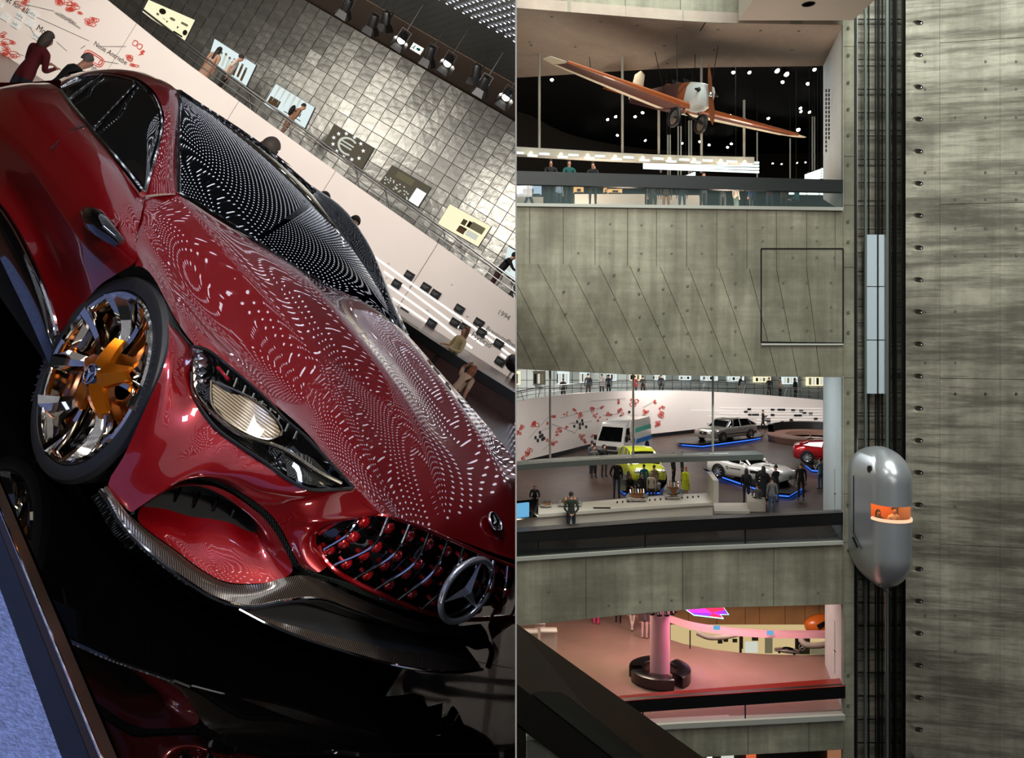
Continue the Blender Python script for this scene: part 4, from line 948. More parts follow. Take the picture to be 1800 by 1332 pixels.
# =================================================================== people
def _rot(v, ax, a): return Matrix.Rotation(a, 3, ax) @ Vector(v)
HAIRS = {}
def cloth(rgb):
    n = 'cloth_%d_%d_%d' % tuple(rgb); return n if n in MATS else (mat(n, rgb, .85), n)[1]
def hairm(rgb):
    n = 'hair_%d_%d_%d' % tuple(rgb); return n if n in MATS else (mat(n, rgb, .6), n)[1]
def person(loc, h, yaw, label, top=(30, 30, 32), bottom=(30, 32, 40), hair=(30, 22, 18), pose='stand', arms='down', long_hair=False, skirt=False, bag=None, cap=None, M3=None, side=None, group=None, detail=0, lean=0.0, sleeves=True, head_turn=0.0, shoe=(20, 20, 20), skin='skin', backpack=None, hooded=False):
    """faces +X in its own frame, feet at the origin; the body is one skinned mesh"""
    s = h / 1.72
    V = {}; E = []
    hip = .92; sh = 1.40; lz = math.sin(lean)
    fwd = Vector((math.sin(lean), 0, math.cos(lean)))
    base = Vector((0, 0, hip))
    if pose in ('sit', 'sit_turn'): base = Vector((0, 0, .50))
    chest = base + fwd * .32; neck = base + fwd * .52; 
    V['pelvis'] = (base, (.135, .105)); V['belly'] = (base + fwd * .15, (.13, .10)); V['chest'] = (chest, (.155, .11)); V['collar'] = (base + fwd * .45, (.13, .09)); V['neck'] = (neck, (.055, .055))
    hd = (fwd + Vector((.12, 0, 0))).normalized() if lean < .6 else (fwd + Vector((0, 0, -.1))).normalized()
    V['chin'] = (neck + hd * .075 + Vector((.02, 0, 0)), (.062, .07)); V['brow'] = (neck + hd * .165 + Vector((.012, 0, 0)), (.078, .095)); V['crown'] = (neck + hd * .235, (.06, .075))
    E += [('pelvis', 'belly', 'top'), ('belly', 'chest', 'top'), ('chest', 'collar', 'top'), ('collar', 'neck', 'skin'), ('neck', 'chin', 'skin'), ('chin', 'brow', 'skin'), ('brow', 'crown', 'skin')]
    for sd, n in ((1, 'l'), (-1, 'r')):
        hp = base + Vector((0, .095 * sd, -.04))
        if pose == 'stand': kn = Vector((.015, .105 * sd, .49)); an = Vector((-.02, .11 * sd, .08))
        elif pose == 'walk': kn = Vector((.14 * sd, .09 * sd, .5)); an = Vector((.24 * sd - .06, .09 * sd, .1 if sd > 0 else .14))
        elif pose == 'cross': kn = Vector((.05, .06 * sd, .49)); an = Vector((.02, -.03 * sd, .08))
        elif pose in ('sit', 'sit_turn'): kn = base + Vector((.42, .13 * sd, .0)); an = base + Vector((.44, .12 * sd, -.42))
        ft = an + Vector((.15, .02 * sd, -.055))
        V['hip' + n] = (hp, (.095, .09)); V['thigh' + n] = (hp.lerp(kn, .5), (.08, .078)); V['knee' + n] = (kn, (.06, .058)); V['calf' + n] = (kn.lerp(an, .4) + Vector((-.015, 0, 0)), (.058, .054)); V['ankle' + n] = (an, (.04, .038)); V['heel' + n] = (an + Vector((-.03, 0, -.05)), (.035, .035)); V['toe' + n] = (ft, (.04, .03))
        E += [('pelvis', 'hip' + n, 'bottom'), ('hip' + n, 'thigh' + n, 'bottom'), ('thigh' + n, 'knee' + n, 'bottom'), ('knee' + n, 'calf' + n, 'bottom' if not skirt else 'skin'), ('calf' + n, 'ankle' + n, 'bottom' if not skirt else 'skin'), ('ankle' + n, 'toe' + n, 'shoe'), ('ankle' + n, 'heel' + n, 'shoe')]
        S_ = base + fwd * .44 + Vector((0, .185 * sd, 0)); A = arms if isinstance(arms, str) else arms[0 if sd > 0 else 1]
        if A == 'down': el = S_ + Vector((-.03, .045 * sd, -.29)); wr = el + Vector((.05, .0, -.24))
        elif A == 'pocket': el = S_ + Vector((-.08, .09 * sd, -.27)); wr = el + Vector((.11, -.05 * sd, -.16))
        elif A == 'behind': el = S_ + Vector((-.13, .07 * sd, -.25)); wr = el + Vector((-.06, -.17 * sd, -.16))
        elif A == 'phone': el = S_ + Vector((.08, .05 * sd, -.27)); wr = el + Vector((.22, -.12 * sd, .12))
        elif A == 'up': el = S_ + Vector((.18, .08 * sd, -.16)); wr = el + Vector((.08, -.10 * sd, .22))
        elif A == 'lean': el = S_ + Vector((.14, .06 * sd, -.25)); wr = el + Vector((.23, -.10 * sd, -.02))
        elif A == 'lap': el = S_ + Vector((.02, .08 * sd, -.27)); wr = el + Vector((.22, -.10 * sd, -.03))
        elif A == 'chin': el = S_ + Vector((.2, .02 * sd, -.24)); wr = el + Vector((.0, -.12 * sd, .27))
        elif A == 'reach': el = S_ + Vector((.22, .05 * sd, -.15)); wr = el + Vector((.24, 0, .02))
        elif A == 'crossed': el = S_ + Vector((.06, .08 * sd, -.26)); wr = el + Vector((.13, -.24 * sd, .04))
        elif A == 'head': el = S_ + Vector((.14, .12 * sd, .16)); wr = el + Vector((-.12, -.17 * sd, .12))
        hand = wr + (wr - el).normalized() * .075
        V['sh' + n] = (S_, (.07, .065)); V['uarm' + n] = (S_.lerp(el, .5), (.056, .056)); V['elbow' + n] = (el, (.045, .045)); V['wrist' + n] = (wr, (.029, .027)); V['hand' + n] = (hand, (.036, .024))
        E += [('collar', 'sh' + n, 'top'), ('sh' + n, 'uarm' + n, 'top'), ('uarm' + n, 'elbow' + n, 'top' if sleeves else 'skin'), ('elbow' + n, 'wrist' + n, 'top' if sleeves else 'skin'), ('wrist' + n, 'hand' + n, 'skin')]
        d = (hand - wr).normalized(); sv = Vector((0, 1, 0)) if abs(d.y) < .8 else Vector((1, 0, 0)); sv = (sv - d * sv.dot(d)).normalized(); up_ = d.cross(sv)
        if detail:
            for k in range(4):
                o_ = sv * (.026 - .0175 * k); ln = (.07, .08, .075, .055)[k]
                a_ = hand + o_ + d * .02; b_ = a_ + d * ln * .55 - up_ * .008; c_ = b_ + d * ln * .4 - up_ * .025
                V['f%d%s' % (k, n)] = (a_, (.0095, .0095)); V['g%d%s' % (k, n)] = (b_, (.009, .009)); V['h%d%s' % (k, n)] = (c_, (.007, .007))
                E += [('hand' + n, 'f%d%s' % (k, n), 'skin'), ('f%d%s' % (k, n), 'g%d%s' % (k, n), 'skin'), ('g%d%s' % (k, n), 'h%d%s' % (k, n), 'skin')]
            t0 = hand + sv * .03 - d * .02; t1 = t0 + sv * .025 + d * .03; t2 = t1 + d * .03
            V['t' + n] = (t0, (.011, .011)); V['u' + n] = (t1, (.0105, .0105)); V['w' + n] = (t2, (.008, .008)); E += [('hand' + n, 't' + n, 'skin'), ('t' + n, 'u' + n, 'skin'), ('u' + n, 'w' + n, 'skin')]
        else:
            V['fin' + n] = (hand + d * .07, (.028, .014)); V['thm' + n] = (hand + sv * .04 + d * .025, (.011, .011)); E += [('hand' + n, 'fin' + n, 'skin'), ('hand' + n, 'thm' + n, 'skin')]
    if detail or True:
        V['nose'] = (neck + hd * .125 + Vector((.105, 0, 0)), (.016, .014)); E.append(('brow', 'nose', 'skin'))
    names = list(V); ix = {n: i for i, n in enumerate(names)}
    me = bpy.data.meshes.new('skel'); me.from_pydata([tuple(V[n][0] * s) for n in names], [(ix[a], ix[b]) for a, b, _ in E], [])
    o = bpy.data.objects.new('skel', me); COL.objects.link(o)
    md = o.modifiers.new('s', 'SKIN'); md.use_smooth_shade = True; sb = o.modifiers.new('d', 'SUBSURF'); sb.levels = sb.render_levels = 1
    for i, n in enumerate(names):
        sv_ = me.skin_vertices[0].data[i]; r_ = V[n][1]; sv_.radius = (r_[1] * s if n in ('pelvis', 'belly', 'chest', 'collar') else r_[0] * s, r_[0] * s if n in ('pelvis', 'belly', 'chest', 'collar') else r_[1] * s); sv_.use_root = (n == 'pelvis')
    dg = bpy.context.evaluated_depsgraph_get(); body = bpy.data.meshes.new_from_object(o.evaluated_get(dg)); bpy.data.objects.remove(o); bpy.data.meshes.remove(me)
    body.materials.clear()
    for m in (skin, cloth(top), cloth(bottom), cloth(shoe)): body.materials.append(MATS[m])
    idx = {'skin': 0, 'top': 1, 'bottom': 2, 'shoe': 3}
    segs = [(np.array(V[a][0] * s), np.array(V[b][0] * s), idx[t], (V[a][1][0] + V[b][1][0]) * .5 * s) for a, b, t in E]
    C_ = np.array([tuple(p.center) for p in body.polygons]); best = np.full(len(C_), 1e9); mi = np.zeros(len(C_), int)
    for a, b, t, r_ in segs:
        ab = b - a; q = np.clip(((C_ - a) @ ab) / max(ab @ ab, 1e-9), 0, 1); d = np.linalg.norm(C_ - (a + q[:, None] * ab), axis=1) - r_ * .8
        w = d < best; best[w] = d[w]; mi[w] = t
    # waist: jacket hem falls a little below the pelvis
    if pose not in ('sit', 'sit_turn'):
        hem = (C_[:, 2] > .84 * s) & (mi == 2); mi[hem] = 1
    body.polygons.foreach_set('material_index', mi.tolist()); body.polygons.foreach_set('use_smooth', [True] * len(C_)); body.update()
    root = bpy.data.objects.new('person', body); body.name = 'person'; COL.objects.link(root)
    R = (M3 if M3 is not None else Matrix.Identity(3)) @ Matrix.Rotation(yaw, 3, 'Z')
    root.matrix_world = Matrix.Translation(loc) @ R.to_4x4()
    tag(root, label, 'person', group or 'visitors')
    out = [root]
    hc = (neck + hd * .17 + Vector((-.012, 0, 0))) * s
    hb = MB(); Q = Matrix.Rotation(head_turn, 3, 'Z'); N_, M_ = 14, 8; g = []
    for i in range(M_):
        th = .02 + (1.75 if not hooded else 2.2) * i / (M_ - 1); row = []
        for k in range(N_):
            ph = 2 * math.pi * k / N_; f = math.cos(ph)
            t2 = th * (.62 + .38 * (1 - f) / 2 * 1.25) if f > -.2 else th
            row.append(hc + Q @ Vector((.096 * s * math.sin(t2) * math.cos(ph), .086 * s * math.sin(t2) * math.sin(ph), .112 * s * math.cos(t2) + .01 * s)))
        g.append(row)
    hb.grid(g, closed=True); hb.add(g[0], [tuple(range(N_))])
    if long_hair:
        ln = long_hair if not isinstance(long_hair, bool) else .30
        g2 = []
        for i in range(6):
            t = i / 5; row = []
            for k in range(9):
                ph = math.pi * (.42 + 1.16 * k / 8)
                w = 1 + .35 * t * (1 - t) - .25 * t * t
                row.append(hc + Vector(((.098 * w * math.cos(ph) - .03 * t) * s, .092 * w * math.sin(ph) * s, (.02 - ln * t) * s)))
            g2.append(row)
        hb.slab(g2, lambda p: (Vector((hc.x, hc.y, p.z)) - p) * .25)
    ho = hb.build('hair', hairm(hair) if not hooded else cloth(top), root, 'all'); out.append(ho)
    if cap:
        cb = MB(); cb.ball(hc + Vector((0, 0, .035 * s)), (.102 * s, .092 * s, .085 * s), 14, 8); cb.prism([hc + Vector((.07 * s, -.07 * s, .035 * s)), hc + Vector((.17 * s, -.05 * s, .02 * s)), hc + Vector((.17 * s, .05 * s, .02 * s)), hc + Vector((.07 * s, .07 * s, .035 * s))], (0, 0, .012 * s)); out.append(cb.build('cap', cloth(cap), root, True))
    if skirt:
        sk = MB(); b = base * s
        top_r, bot = (.16 * s, .3 * s); z1 = (skirt if not isinstance(skirt, bool) else .35) * s
        sk.lathe([(.14 * s, b.z + .12 * s), (.165 * s, b.z), (.24 * s, z1)], 16); out.append(sk.build('skirt', cloth(bottom), root, True))
    if backpack:
        c = (chest + Vector((-.17, 0, .02))) * s; bp = MB(); bp.ball(c, (.09 * s, .14 * s, .21 * s), 12, 8); out.append(bp.build('backpack', cloth(backpack), root, True))
    if bag:
        a = (neck + Vector((.03, .08, -.06))) * s; b = (base + Vector((.02, -.17, .02))) * s
        st = MB(); st.tube([a, (a + b) / 2 + Vector((-.14 * s, 0, 0)), b], .012 * s, 6); st.box(b + Vector((0, -.03 * s, -.08 * s)), (.22 * s, .09 * s, .2 * s)); out.append(st.build('bag', cloth(bag), root, 30))
    if side is not None: side.extend(out)
    return root

# --- left hall visitors
HM = Matrix((HB * -1, HA, UP)).transposed()  # x towards the viewer, z up in the left hall
if HM.determinant() < 0: HM = Matrix((HB, -HA, UP)).transposed()
def hperson(x, y, t, h, yaw, label, zfeet=None, dist=None, **k):
    """x, y: pixel of the top of the head, t: depth"""
    p = pix(x, y, t); z = hco(p)[2]
    q = p - UP * (h if zfeet is None else z - zfeet)
    return person(q, h if zfeet is None else z - zfeet, yaw, label, M3=HM, side=LEFT, **k)
ZF = -.12
hperson(90, 56, 11.5, None, math.pi - .3, 'visitor in a dark red sweater with long grey-brown hair behind the car', ZF, top=(92, 8, 16), hair=(70, 56, 46), long_hair=.22, detail=1, arms='phone')
hperson(143, 82, 11.0, None, math.pi - .5, 'grey-haired visitor in a black jacket leaning forward behind the car', ZF, top=(12, 12, 14), hair=(88, 84, 80), lean=.25, arms='phone', detail=1)
hperson(484, 243, 7.6, None, math.pi - .4, 'head with tousled grey-brown hair above the far edge of the windscreen', ZF, top=(40, 36, 34), hair=(74, 62, 52), long_hair=.12)
hperson(575, 338, 9.5, None, math.pi, 'dark hair just showing over the windscreen frame', ZF, top=(30, 28, 28), hair=(40, 28, 22))
hperson(629, 380, 11.0, None, .5, 'boy with short brown hair and face turned this way behind the car', ZF, top=(60, 60, 70), hair=(36, 24, 18), detail=0)
def ramp_person(x, y, h, yaw, label, **k):
    p = plane_pt(x, y, BP) - WN * 1.0; s_ = p.length
    return person(p - UP * h, h, yaw, label, M3=HM, side=LEFT, detail=1, **k)
ramp_person(362, 60, 1.62, math.pi / 2 - .2 + math.pi / 2, 'woman in a pale dress with long dark hair on the ramp', top=(190, 150, 125), bottom=(190, 150, 125), skirt=.3, hair=(28, 20, 18), long_hair=.45, sleeves=False)
ramp_person(396, 70, 1.72, math.pi / 2 + .2, 'man in a white T-shirt, dark trousers and cap on the ramp', top=(222, 206, 192), bottom=(46, 42, 40), hair=(40, 30, 26), cap=(60, 48, 44), lean=.15, sleeves=False)
ramp_person(508, 157, 1.66, math.pi / 2 + .5, 'dark-haired man all in beige with a small dark backpack on the ramp', top=(150, 110, 84), bottom=(150, 112, 88), hair=(24, 20, 18), lean=.22, backpack=(22, 20, 22))
ramp_person(893, 428, 1.78, math.pi / 2 + .2, 'visitor in a black top and wide maroon trousers, lowest on the ramp', top=(14, 14, 16), bottom=(80, 42, 40), hair=(14, 14, 14), lean=.2, hooded=True, arms=('down', 'reach'))
b0, bd, bn, zf = BENCH
def bench_person(x, y, t, h, label, **k):
    p = pix(x, y, t); s_ = h / 1.72
    return person(p - UP * (1.25 * s_), h, k.pop('yaw'), label, M3=HM, side=LEFT, detail=1, **k)
bench_person(822, 578, 14.2, 1.25, 'girl in a cream poncho and dark shorts sitting on the black bench', yaw=-.9, top=(205, 180, 130), bottom=(24, 22, 22), hair=(120, 72, 50), long_hair=.3, pose='sit', skirt=False, arms='lap', shoe=(215, 205, 195), skin='skin')
bench_person(828, 640, 12.6, 1.2, 'girl with reddish hair and raised arm resting against the bench', yaw=2.6, top=(208, 172, 140), bottom=(60, 40, 34), hair=(150, 84, 52), long_hair=.3, pose='sit', arms=('head', 'down'), sleeves=False, lean=.3)
p = pix(900, 650, 13.6)
m_ = MB(); m_.ball((0, 0, .12), (.28, .2, .16), 14, 8); m_.tube([(-.14, 0, .24), (-.08, 0, .36), (.08, 0, .36), (.14, 0, .24)], .015, 6); o = inst('handbag', m_.mesh('handbag', 'leather', True), p, None, HM); tag(o, 'dark soft handbag lying on the bench by the dividing wall', 'bag'); LEFT.append(o)
# =================================================================== ATRIUM AND GALLERIES (right)
RIGHT = []
concrete('concrete', (178, 174, 152), (80, 77, 62), .62, 1.8, .4)
concrete('concrete_board', (178, 172, 154), (56, 51, 40), .62, .9, 1.5)
concrete('concrete_soffit', (176, 160, 146), (128, 112, 98), .3, .2, .1)
concrete('concrete_pale', (196, 204, 204), (160, 168, 168), .3, .6, .1)
mat('joint', (52, 51, 45), .9); mat('ledge', (176, 176, 166), .6); mat('rail_dark', (26, 31, 32), .5); mat('rail_brown', (40, 34, 30), .3)
mat('rail_red', (120, 34, 24), .3); mat('soffit_white', (205, 196, 184), .6); mat('gallery_black', (6, 6, 6), .8); mat('back_grey', (58, 54, 48), .7)
glass_thin('glass_pane', (120, 140, 140), .16, .03); glass_thin('glass_dim', (40, 44, 44), .55, .05)
floor_mat('floor_mid', (30, 22, 18), (92, 71, 58), .4, .9, .3); floor_mat('floor_low', (132, 108, 96), (160, 132, 118), .25, .3); floor_mat('floor_up', (60, 58, 54), (80, 76, 70), .4)
mat('beam_grey', (100, 106, 100), .5)
def radd(o): RIGHT.append(o); return o
def dfr(x): s = (x - 907) / 573.0; return 29.4 + 1.5 * s
def fp(x, y, back=0.0): return pix(x, y, dfr(x) + back)
NB = Vector((0, 1, 0))

# --- concrete front walls: panels with open joints on a dark core
def front_wall(name, top, bot, label, cols, rec=None, m='concrete', th=.9, extra=(), holes=()):
    """top/bot: functions x -> y pixel; cols: list of (xt, xb) joints"""
    def P_(x, y, v, b=0.0): return pix(x, y, dfr(x) + b + (rec(x) * v ** 1.6 if rec else 0))
    core = MB(); n = 12
    g = [[], []]
    xs = [900 + (1482 - 900) * k / n for k in range(n + 1)]
    rows = 7
    g = [[P_(x, top(x) + (bot(x) - top(x)) * r / (rows - 1), r / (rows - 1), .06) for x in xs] for r in range(rows)]
    core.slab(g, NB * th)
    w = struct(core.build(name, 'joint', None, 60), label); radd(w)
    gap = .9
    for (t0, b0), (t1, b1) in zip(cols, cols[1:]):
        if max(t1, b1) < 905: continue
        gg = []
        for r in range(rows):
            v = r / (rows - 1); row = []
            for c in range(4):
                q = c / 3.0; xa = t0 + (b0 - t0) * v + gap / 2; xb = t1 + (b1 - t1) * v - gap / 2
                x = xa + (xb - xa) * q; x_ = min(x, 1482)
                row.append(P_(x_, top(x_) + (bot(x_) - top(x_)) * v, v))
            gg.append(row)
        mb = MB(); mb.slab(gg, NB * .05); radd(mb.build('panel', m, w, 50))
    return w, P_
L_ = lambda *p: (lambda x: (lambda k: p[k][1] + (p[k + 1][1] - p[k][1]) * (x - p[k][0]) / (p[k + 1][0] - p[k][0]))(max(0, min(len(p) - 2, sum(1 for q in p[1:] if x > q[0])))))
ctop = L_((900, 362), (1482, 370)); cmid = L_((900, 463), (1482, 476)); cbot = L_((900, 648), (1100, 658), (1250, 661), (1482, 663))
up_cols = [(880, 880), (931, 931), (990, 990), (1046, 1046), (1103, 1103), (1154, 1154), (1207, 1207), (1260, 1260), (1313, 1313), (1365, 1365), (1418, 1418), (1468, 1468), (1482, 1482)]
wall_a, PA = front_wall('wall_front', ctop, cmid, 'raw concrete gallery front below the upper balustrade', up_cols)
lo_cols = [(745, 870), (800, 907), (850, 940), (890, 985), (945, 1045), (1000, 1098), (1053, 1146), (1107, 1195), (1160, 1243), (1210, 1286), (1263, 1328), (1317, 1366), (1365, 1402), (1418, 1442), (1482, 1482)]
recf = lambda x: 1.3 * max(0, (1482 - x) / 575.0) ** 1.6
wall_b, PB = front_wall('wall_front', cmid, cbot, 'twisted concrete wall bending under into the soffit, with slanting joints', lo_cols, recf)
# tie holes
th_m = MB(); th_m.lathe([(.065, 0), (.058, -.01), (.04, -.01), (.034, .008), (.0, .01)], 14, Matrix.Rotation(math.pi / 2, 3, 'X')); mat('tie_grey', (104, 103, 92), .8); th_me = th_m.mesh('tie_hole', 'tie_grey', True)
for x, y in [(1072, 394), (1127, 396), (1180, 397), (1233, 397), (1286, 398), (1340, 400), (1391, 400), (1435, 400), (1016, 445), (1071, 445), (1127, 446), (1180, 446), (1233, 446), (1286, 447), (1340, 424), (1435, 424)]:
    p = fp(x, y); radd(inst('tie_hole', th_me, p + Vector((0, -.004, 0)), wall_a))
for x, y in [(1122, 474), (1034, 497), (1079, 484), (1165, 508), (1208, 503), (1250, 500), (1292, 498), (991, 512), (1123, 516), (1080, 525), (1166, 550), (1208, 545), (1250, 542), (1292, 540), (994, 551), (1124, 556), (1156, 571), (1167, 590), (1208, 586), (1250, 583), (1292, 582), (1125, 595), (1083, 600), (1167, 627), (1209, 625), (1250, 624), (1292, 623), (1376, 497), (1418, 497), (1460, 497), (1376, 540), (1418, 540), (1460, 540), (1376, 581), (1418, 581), (1460, 581), (1393, 453), (1435, 453), (1466, 453)]:
    v = (y - cmid(x)) / (cbot(x) - cmid(x)); v = max(v, 0); radd(inst('tie_hole', th_me, PB(x, y, v) + Vector((0, -.006, 0)), wall_b))
# framed concrete hatch
fr = empty('hatch_frame', fp(1410, 602)); tag(fr, 'square concrete hatch outlined by a thin black frame in the front wall', 'hatch'); inv = Matrix.Translation(-Vector(fr.location))
for a, b in [((1338, 437), (1482, 437)), ((1338, 601), (1482, 603)), ((1338, 437), (1338, 602)), ((1482, 437), (1482, 603))]:
    mb = MB(); va = max(0, (a[1] - cmid(a[0])) / (cbot(a[0]) - cmid(a[0]))); vb = max(0, (b[1] - cmid(b[0])) / (cbot(b[0]) - cmid(b[0])))
    n = 6; pts = [PB(a[0] + (b[0] - a[0]) * k / n, a[1] + (b[1] - a[1]) * k / n, va + (vb - va) * k / n, -.01) for k in range(n + 1)]
    mb.tube(pts, .028, 4); o = mb.build('frame_bar', 'black_matte', fr); o.matrix_parent_inverse = inv; radd(o)
mb = MB(); pts = [PB(x, 606, max(0, (606 - cmid(x)) / (cbot(x) - cmid(x))), -.03) for x in (1338, 1410, 1482)]; mb.tube(pts, .05, 4); o = mb.build('sill', 'ledge', fr); o.matrix_parent_inverse = inv; radd(o)
# --- lower concrete bands
m2t = L_((900, 987), (1100, 972), (1300, 962), (1482, 957)); m2b = L_((900, 1101), (1000, 1091), (1100, 1080), (1250, 1068), (1482, 1062))
wall_c, PC = front_wall('wall_front', m2t, m2b, 'dim concrete band below the middle balustrade', [(860, 860), (1030, 1030), (1200, 1200), (1360, 1360), (1482, 1482)])
for x, y in [(964, 1040), (1069, 1064), (1125, 1058), (1180, 1055), (1234, 1050), (1340, 1045), (1437, 1042)]: radd(inst('tie_hole', th_me, fp(x, y) + Vector((0, -.004, 0)), wall_c))
m3t = L_((900, 1300), (1150, 1284), (1320, 1273), (1487, 1266)); m3b = L_((900, 1360), (1240, 1330), (1487, 1317))
wall_d, PD = front_wall('wall_front', m3t, m3b, 'dim concrete band below the lower balustrade', [(860, 860), (1140, 1140), (1315, 1315), (1422, 1422), (1487, 1487)])
# --- top beam and soffit
t0 = L_((900, -80), (1490, -80)); t1 = L_((900, 13), (1100, 29), (1250, 40), (1490, 44))
wall_e, PE = front_wall('wall_front', t0, t1, 'pale concrete beam at the very top of the atrium', [(880, 880), (988, 988), (1099, 1099), (1196, 1196), (1300, 1300), (1490, 1490)])
mb = MB(); fe = [fp(x, t1(x)) for x in (900, 1000, 1100, 1200, 1300, 1400, 1481)]
be_y = L_((900, 137), (1000, 131), (1100, 124), (1200, 119), (1447, 116)); be = []
for k, x in enumerate((900, 985, 1070, 1160, 1255, 1350, 1447)):
    z = fe[k].z; be.append(pix(x, be_y(x), z * F / (CY - be_y(x))))
mb.slab([fe, be], Vector((0, 0, .4))); sof = struct(mb.build('ceiling', 'concrete_soffit'), 'warm lit concrete soffit the aeroplane hangs from'); radd(sof)
for x, y in [(934, 79), (970, 29), (1011, 82), (1056, 37), (1120, 44), (1168, 80), (1195, 47), (1262, 51), (1337, 53), (1404, 54), (1173, 111), (1256, 87), (1392, 87)]:
    z = 11.9 - .6 * (x - 907) / 575; p = pix(x, y, z * F / (CY - y)); radd(inst('tie_hole', th_me, p + Vector((0, 0, -.02)), sof, Matrix.Rotation(math.pi / 2, 3, 'X') ))
# white bulkhead with a round lamp opening
z0 = (CY - 36) / F * 30.2; xa, xb = (1298 - CX) / F * 30.2, (1499 - CX) / F * 30.2
mb = MB(); mb.box(((xa + xb) / 2, 27.7, z0 + 1.2), (xb - xa, 5.0, 2.4)); bk = mb.build('ceiling_bulkhead', 'soffit_white'); struct(bk, 'white plaster bulkhead at the top with a round lamp opening'); bk.name = 'trim_2'; radd(bk)
p = pix(1421, 7, z0 * F / (CY - 7)); mb = MB(); mb.lathe([(.24, -.01), (.22, -.02), (.2, .0), (0, .0)], 24); radd(inst('lamp_opening', mb.mesh('lamp_opening', 'dark_grey', True), p, bk))

# --- balustrades
def balustrade(name, label, top_f, bot_f, topface, glass_b, ledge_b, posts, m_top, m_face, m_glass, x0=900, x1=1482, gl=True, depth=.25):
    root = empty(name, fp((x0 + x1) / 2, glass_b((x0 + x1) / 2))); tag(root, label, 'balustrade'); inv = Matrix.Translation(-Vector(root.location))
    def ch(mb, n, m):
        o = mb.build(n, m, root); o.matrix_parent_inverse = inv; return radd(o)
    xs = [x0 + (x1 - x0) * k / 10 for k in range(11)]
    mb = MB(); mb.slab([[fp(x, top_f(x), -.1) for x in xs], [fp(x, bot_f(x), -.1) for x in xs]], NB * depth); ch(mb, 'rail_beam', m_face)
    if topface:
        mb = MB(); mb.slab([[fp(x, top_f(x) - .3, -.1) for x in xs], [pix(x, topface(x), fp(x, top_f(x), 0).z * F / (CY - topface(x))) for x in xs]], Vector((0, 0, -.05))); ch(mb, 'rail_top', m_top)
    edges = [x0] + posts + [x1]
    for a, b in zip(edges, edges[1:]):
        mb = MB(); mb.slab([[fp(a + 1, bot_f(a)), fp((a + b) / 2, bot_f((a + b) / 2)), fp(b - 1, bot_f(b))], [fp(a + 1, glass_b(a)), fp((a + b) / 2, glass_b((a + b) / 2)), fp(b - 1, glass_b(b))]], NB * .02); ch(mb, 'glass_pane', m_glass)
    for x in posts:
        mb = MB(); mb.tube([fp(x, bot_f(x) - 2, .05), fp(x, glass_b(x), .05)], .03, 6); ch(mb, 'post', 'black')
    mb = MB(); mb.slab([[fp(x, glass_b(x), -.12) for x in xs], [fp(x, ledge_b(x), -.12) for x in xs]], NB * .5); ch(mb, 'ledge', 'ledge')
    return root
balustrade('balustrade', 'dark balustrade with clear glass below the hanging aeroplane', L_((900, 300), (1482, 316)), L_((900, 323.5), (1482, 338)), None, L_((900, 356.5), (1482, 364)), L_((900, 362), (1482, 370)), [1135, 1309], None, 'rail_dark', 'glass_pane')
balustrade('balustrade', 'dark balustrade with smoky glass before the car exhibition', L_((900, 936), (1150, 917), (1482, 901)), L_((900, 956), (1150, 939), (1482, 922)), L_((900, 928), (1150, 910), (1482, 895)), L_((900, 981), (1150, 964), (1482, 951)), L_((900, 987), (1150, 970), (1482, 957)), [946, 1134, 1310], 'rail_brown', 'black', 'glass_dim')
balustrade('balustrade', 'dark balustrade with red top before the lower gallery', L_((900, 1250), (1150, 1228), (1487, 1206)), L_((900, 1272), (1150, 1250), (1487, 1227)), L_((900, 1239), (1150, 1217), (1487, 1191)), L_((900, 1296), (1150, 1274), (1487, 1257)), L_((900, 1303), (1150, 1283), (1487, 1266)), [1130, 1310], 'rail_red', 'black', 'glass_pane', x1=1486)

# --- right jambs and pier
def jamb(fy0, fy1, by0, by1, bx, db, m, label):
    mb = MB(); a = [fp(1482, fy0), fp(1482, fy1)]; b = [pix(bx, by0, db), pix(bx, by1, db)]
    mb.slab([[a[0], b[0]], [a[1], b[1]]], Vector((.03, .03, 0))); o = struct(mb.build('wall_jamb', m), label); return radd(o)
jamb(42, 372, 116, 350, 1447, 34.8, 'concrete_pale', 'pale concrete reveal right of the aeroplane')
jm = jamb(660, 960, 661, 920, 1447, 36, 'concrete_pale', 'pale blue-grey reveal with small printed names, right of the cars')
jl = jamb(1060, 1270, 1061, 1168, 1450, 35.5, 'concrete_pale', 'pink-lit reveal with doors in the lower gallery')
# printed names on the reveal: small dark dashes in columns
mb = MB(); r_ = random.Random(5)
for col, xx in enumerate((1453, 1457, 1460)):
    y = 668.0
    while y < 790 - col * 25:
        h_ = r_.choice((2.5, 4, 6)); t = 35.5 - col * .35
        p0 = pix(xx, y, t - .03); p1 = pix(xx, y + h_, t - .03)
        if r_.random() < .8: mb.box((p0 + p1) / 2 - Vector((.0, .03, 0)), (.05, .05, (p0 - p1).length))
        y += h_ + 2.5
radd(mb.build('printed_names', 'ink', jm))['kind'] = 'stuff'
mb = MB()
for col, xx in enumerate((1453, 1458)):
    y = 160.0
    while y < 270 - 20 * col:
        p0 = pix(xx, y, 33.6 - col * .6); mb.box(p0 - Vector((.04, .05, 0)), (.05, .05, .12)); y += 7.5
radd(mb.build('printed_names', 'ink', None)); o = RIGHT[-1]; o.parent = bpy.data.objects['wall_jamb']; o['kind'] = 'stuff'
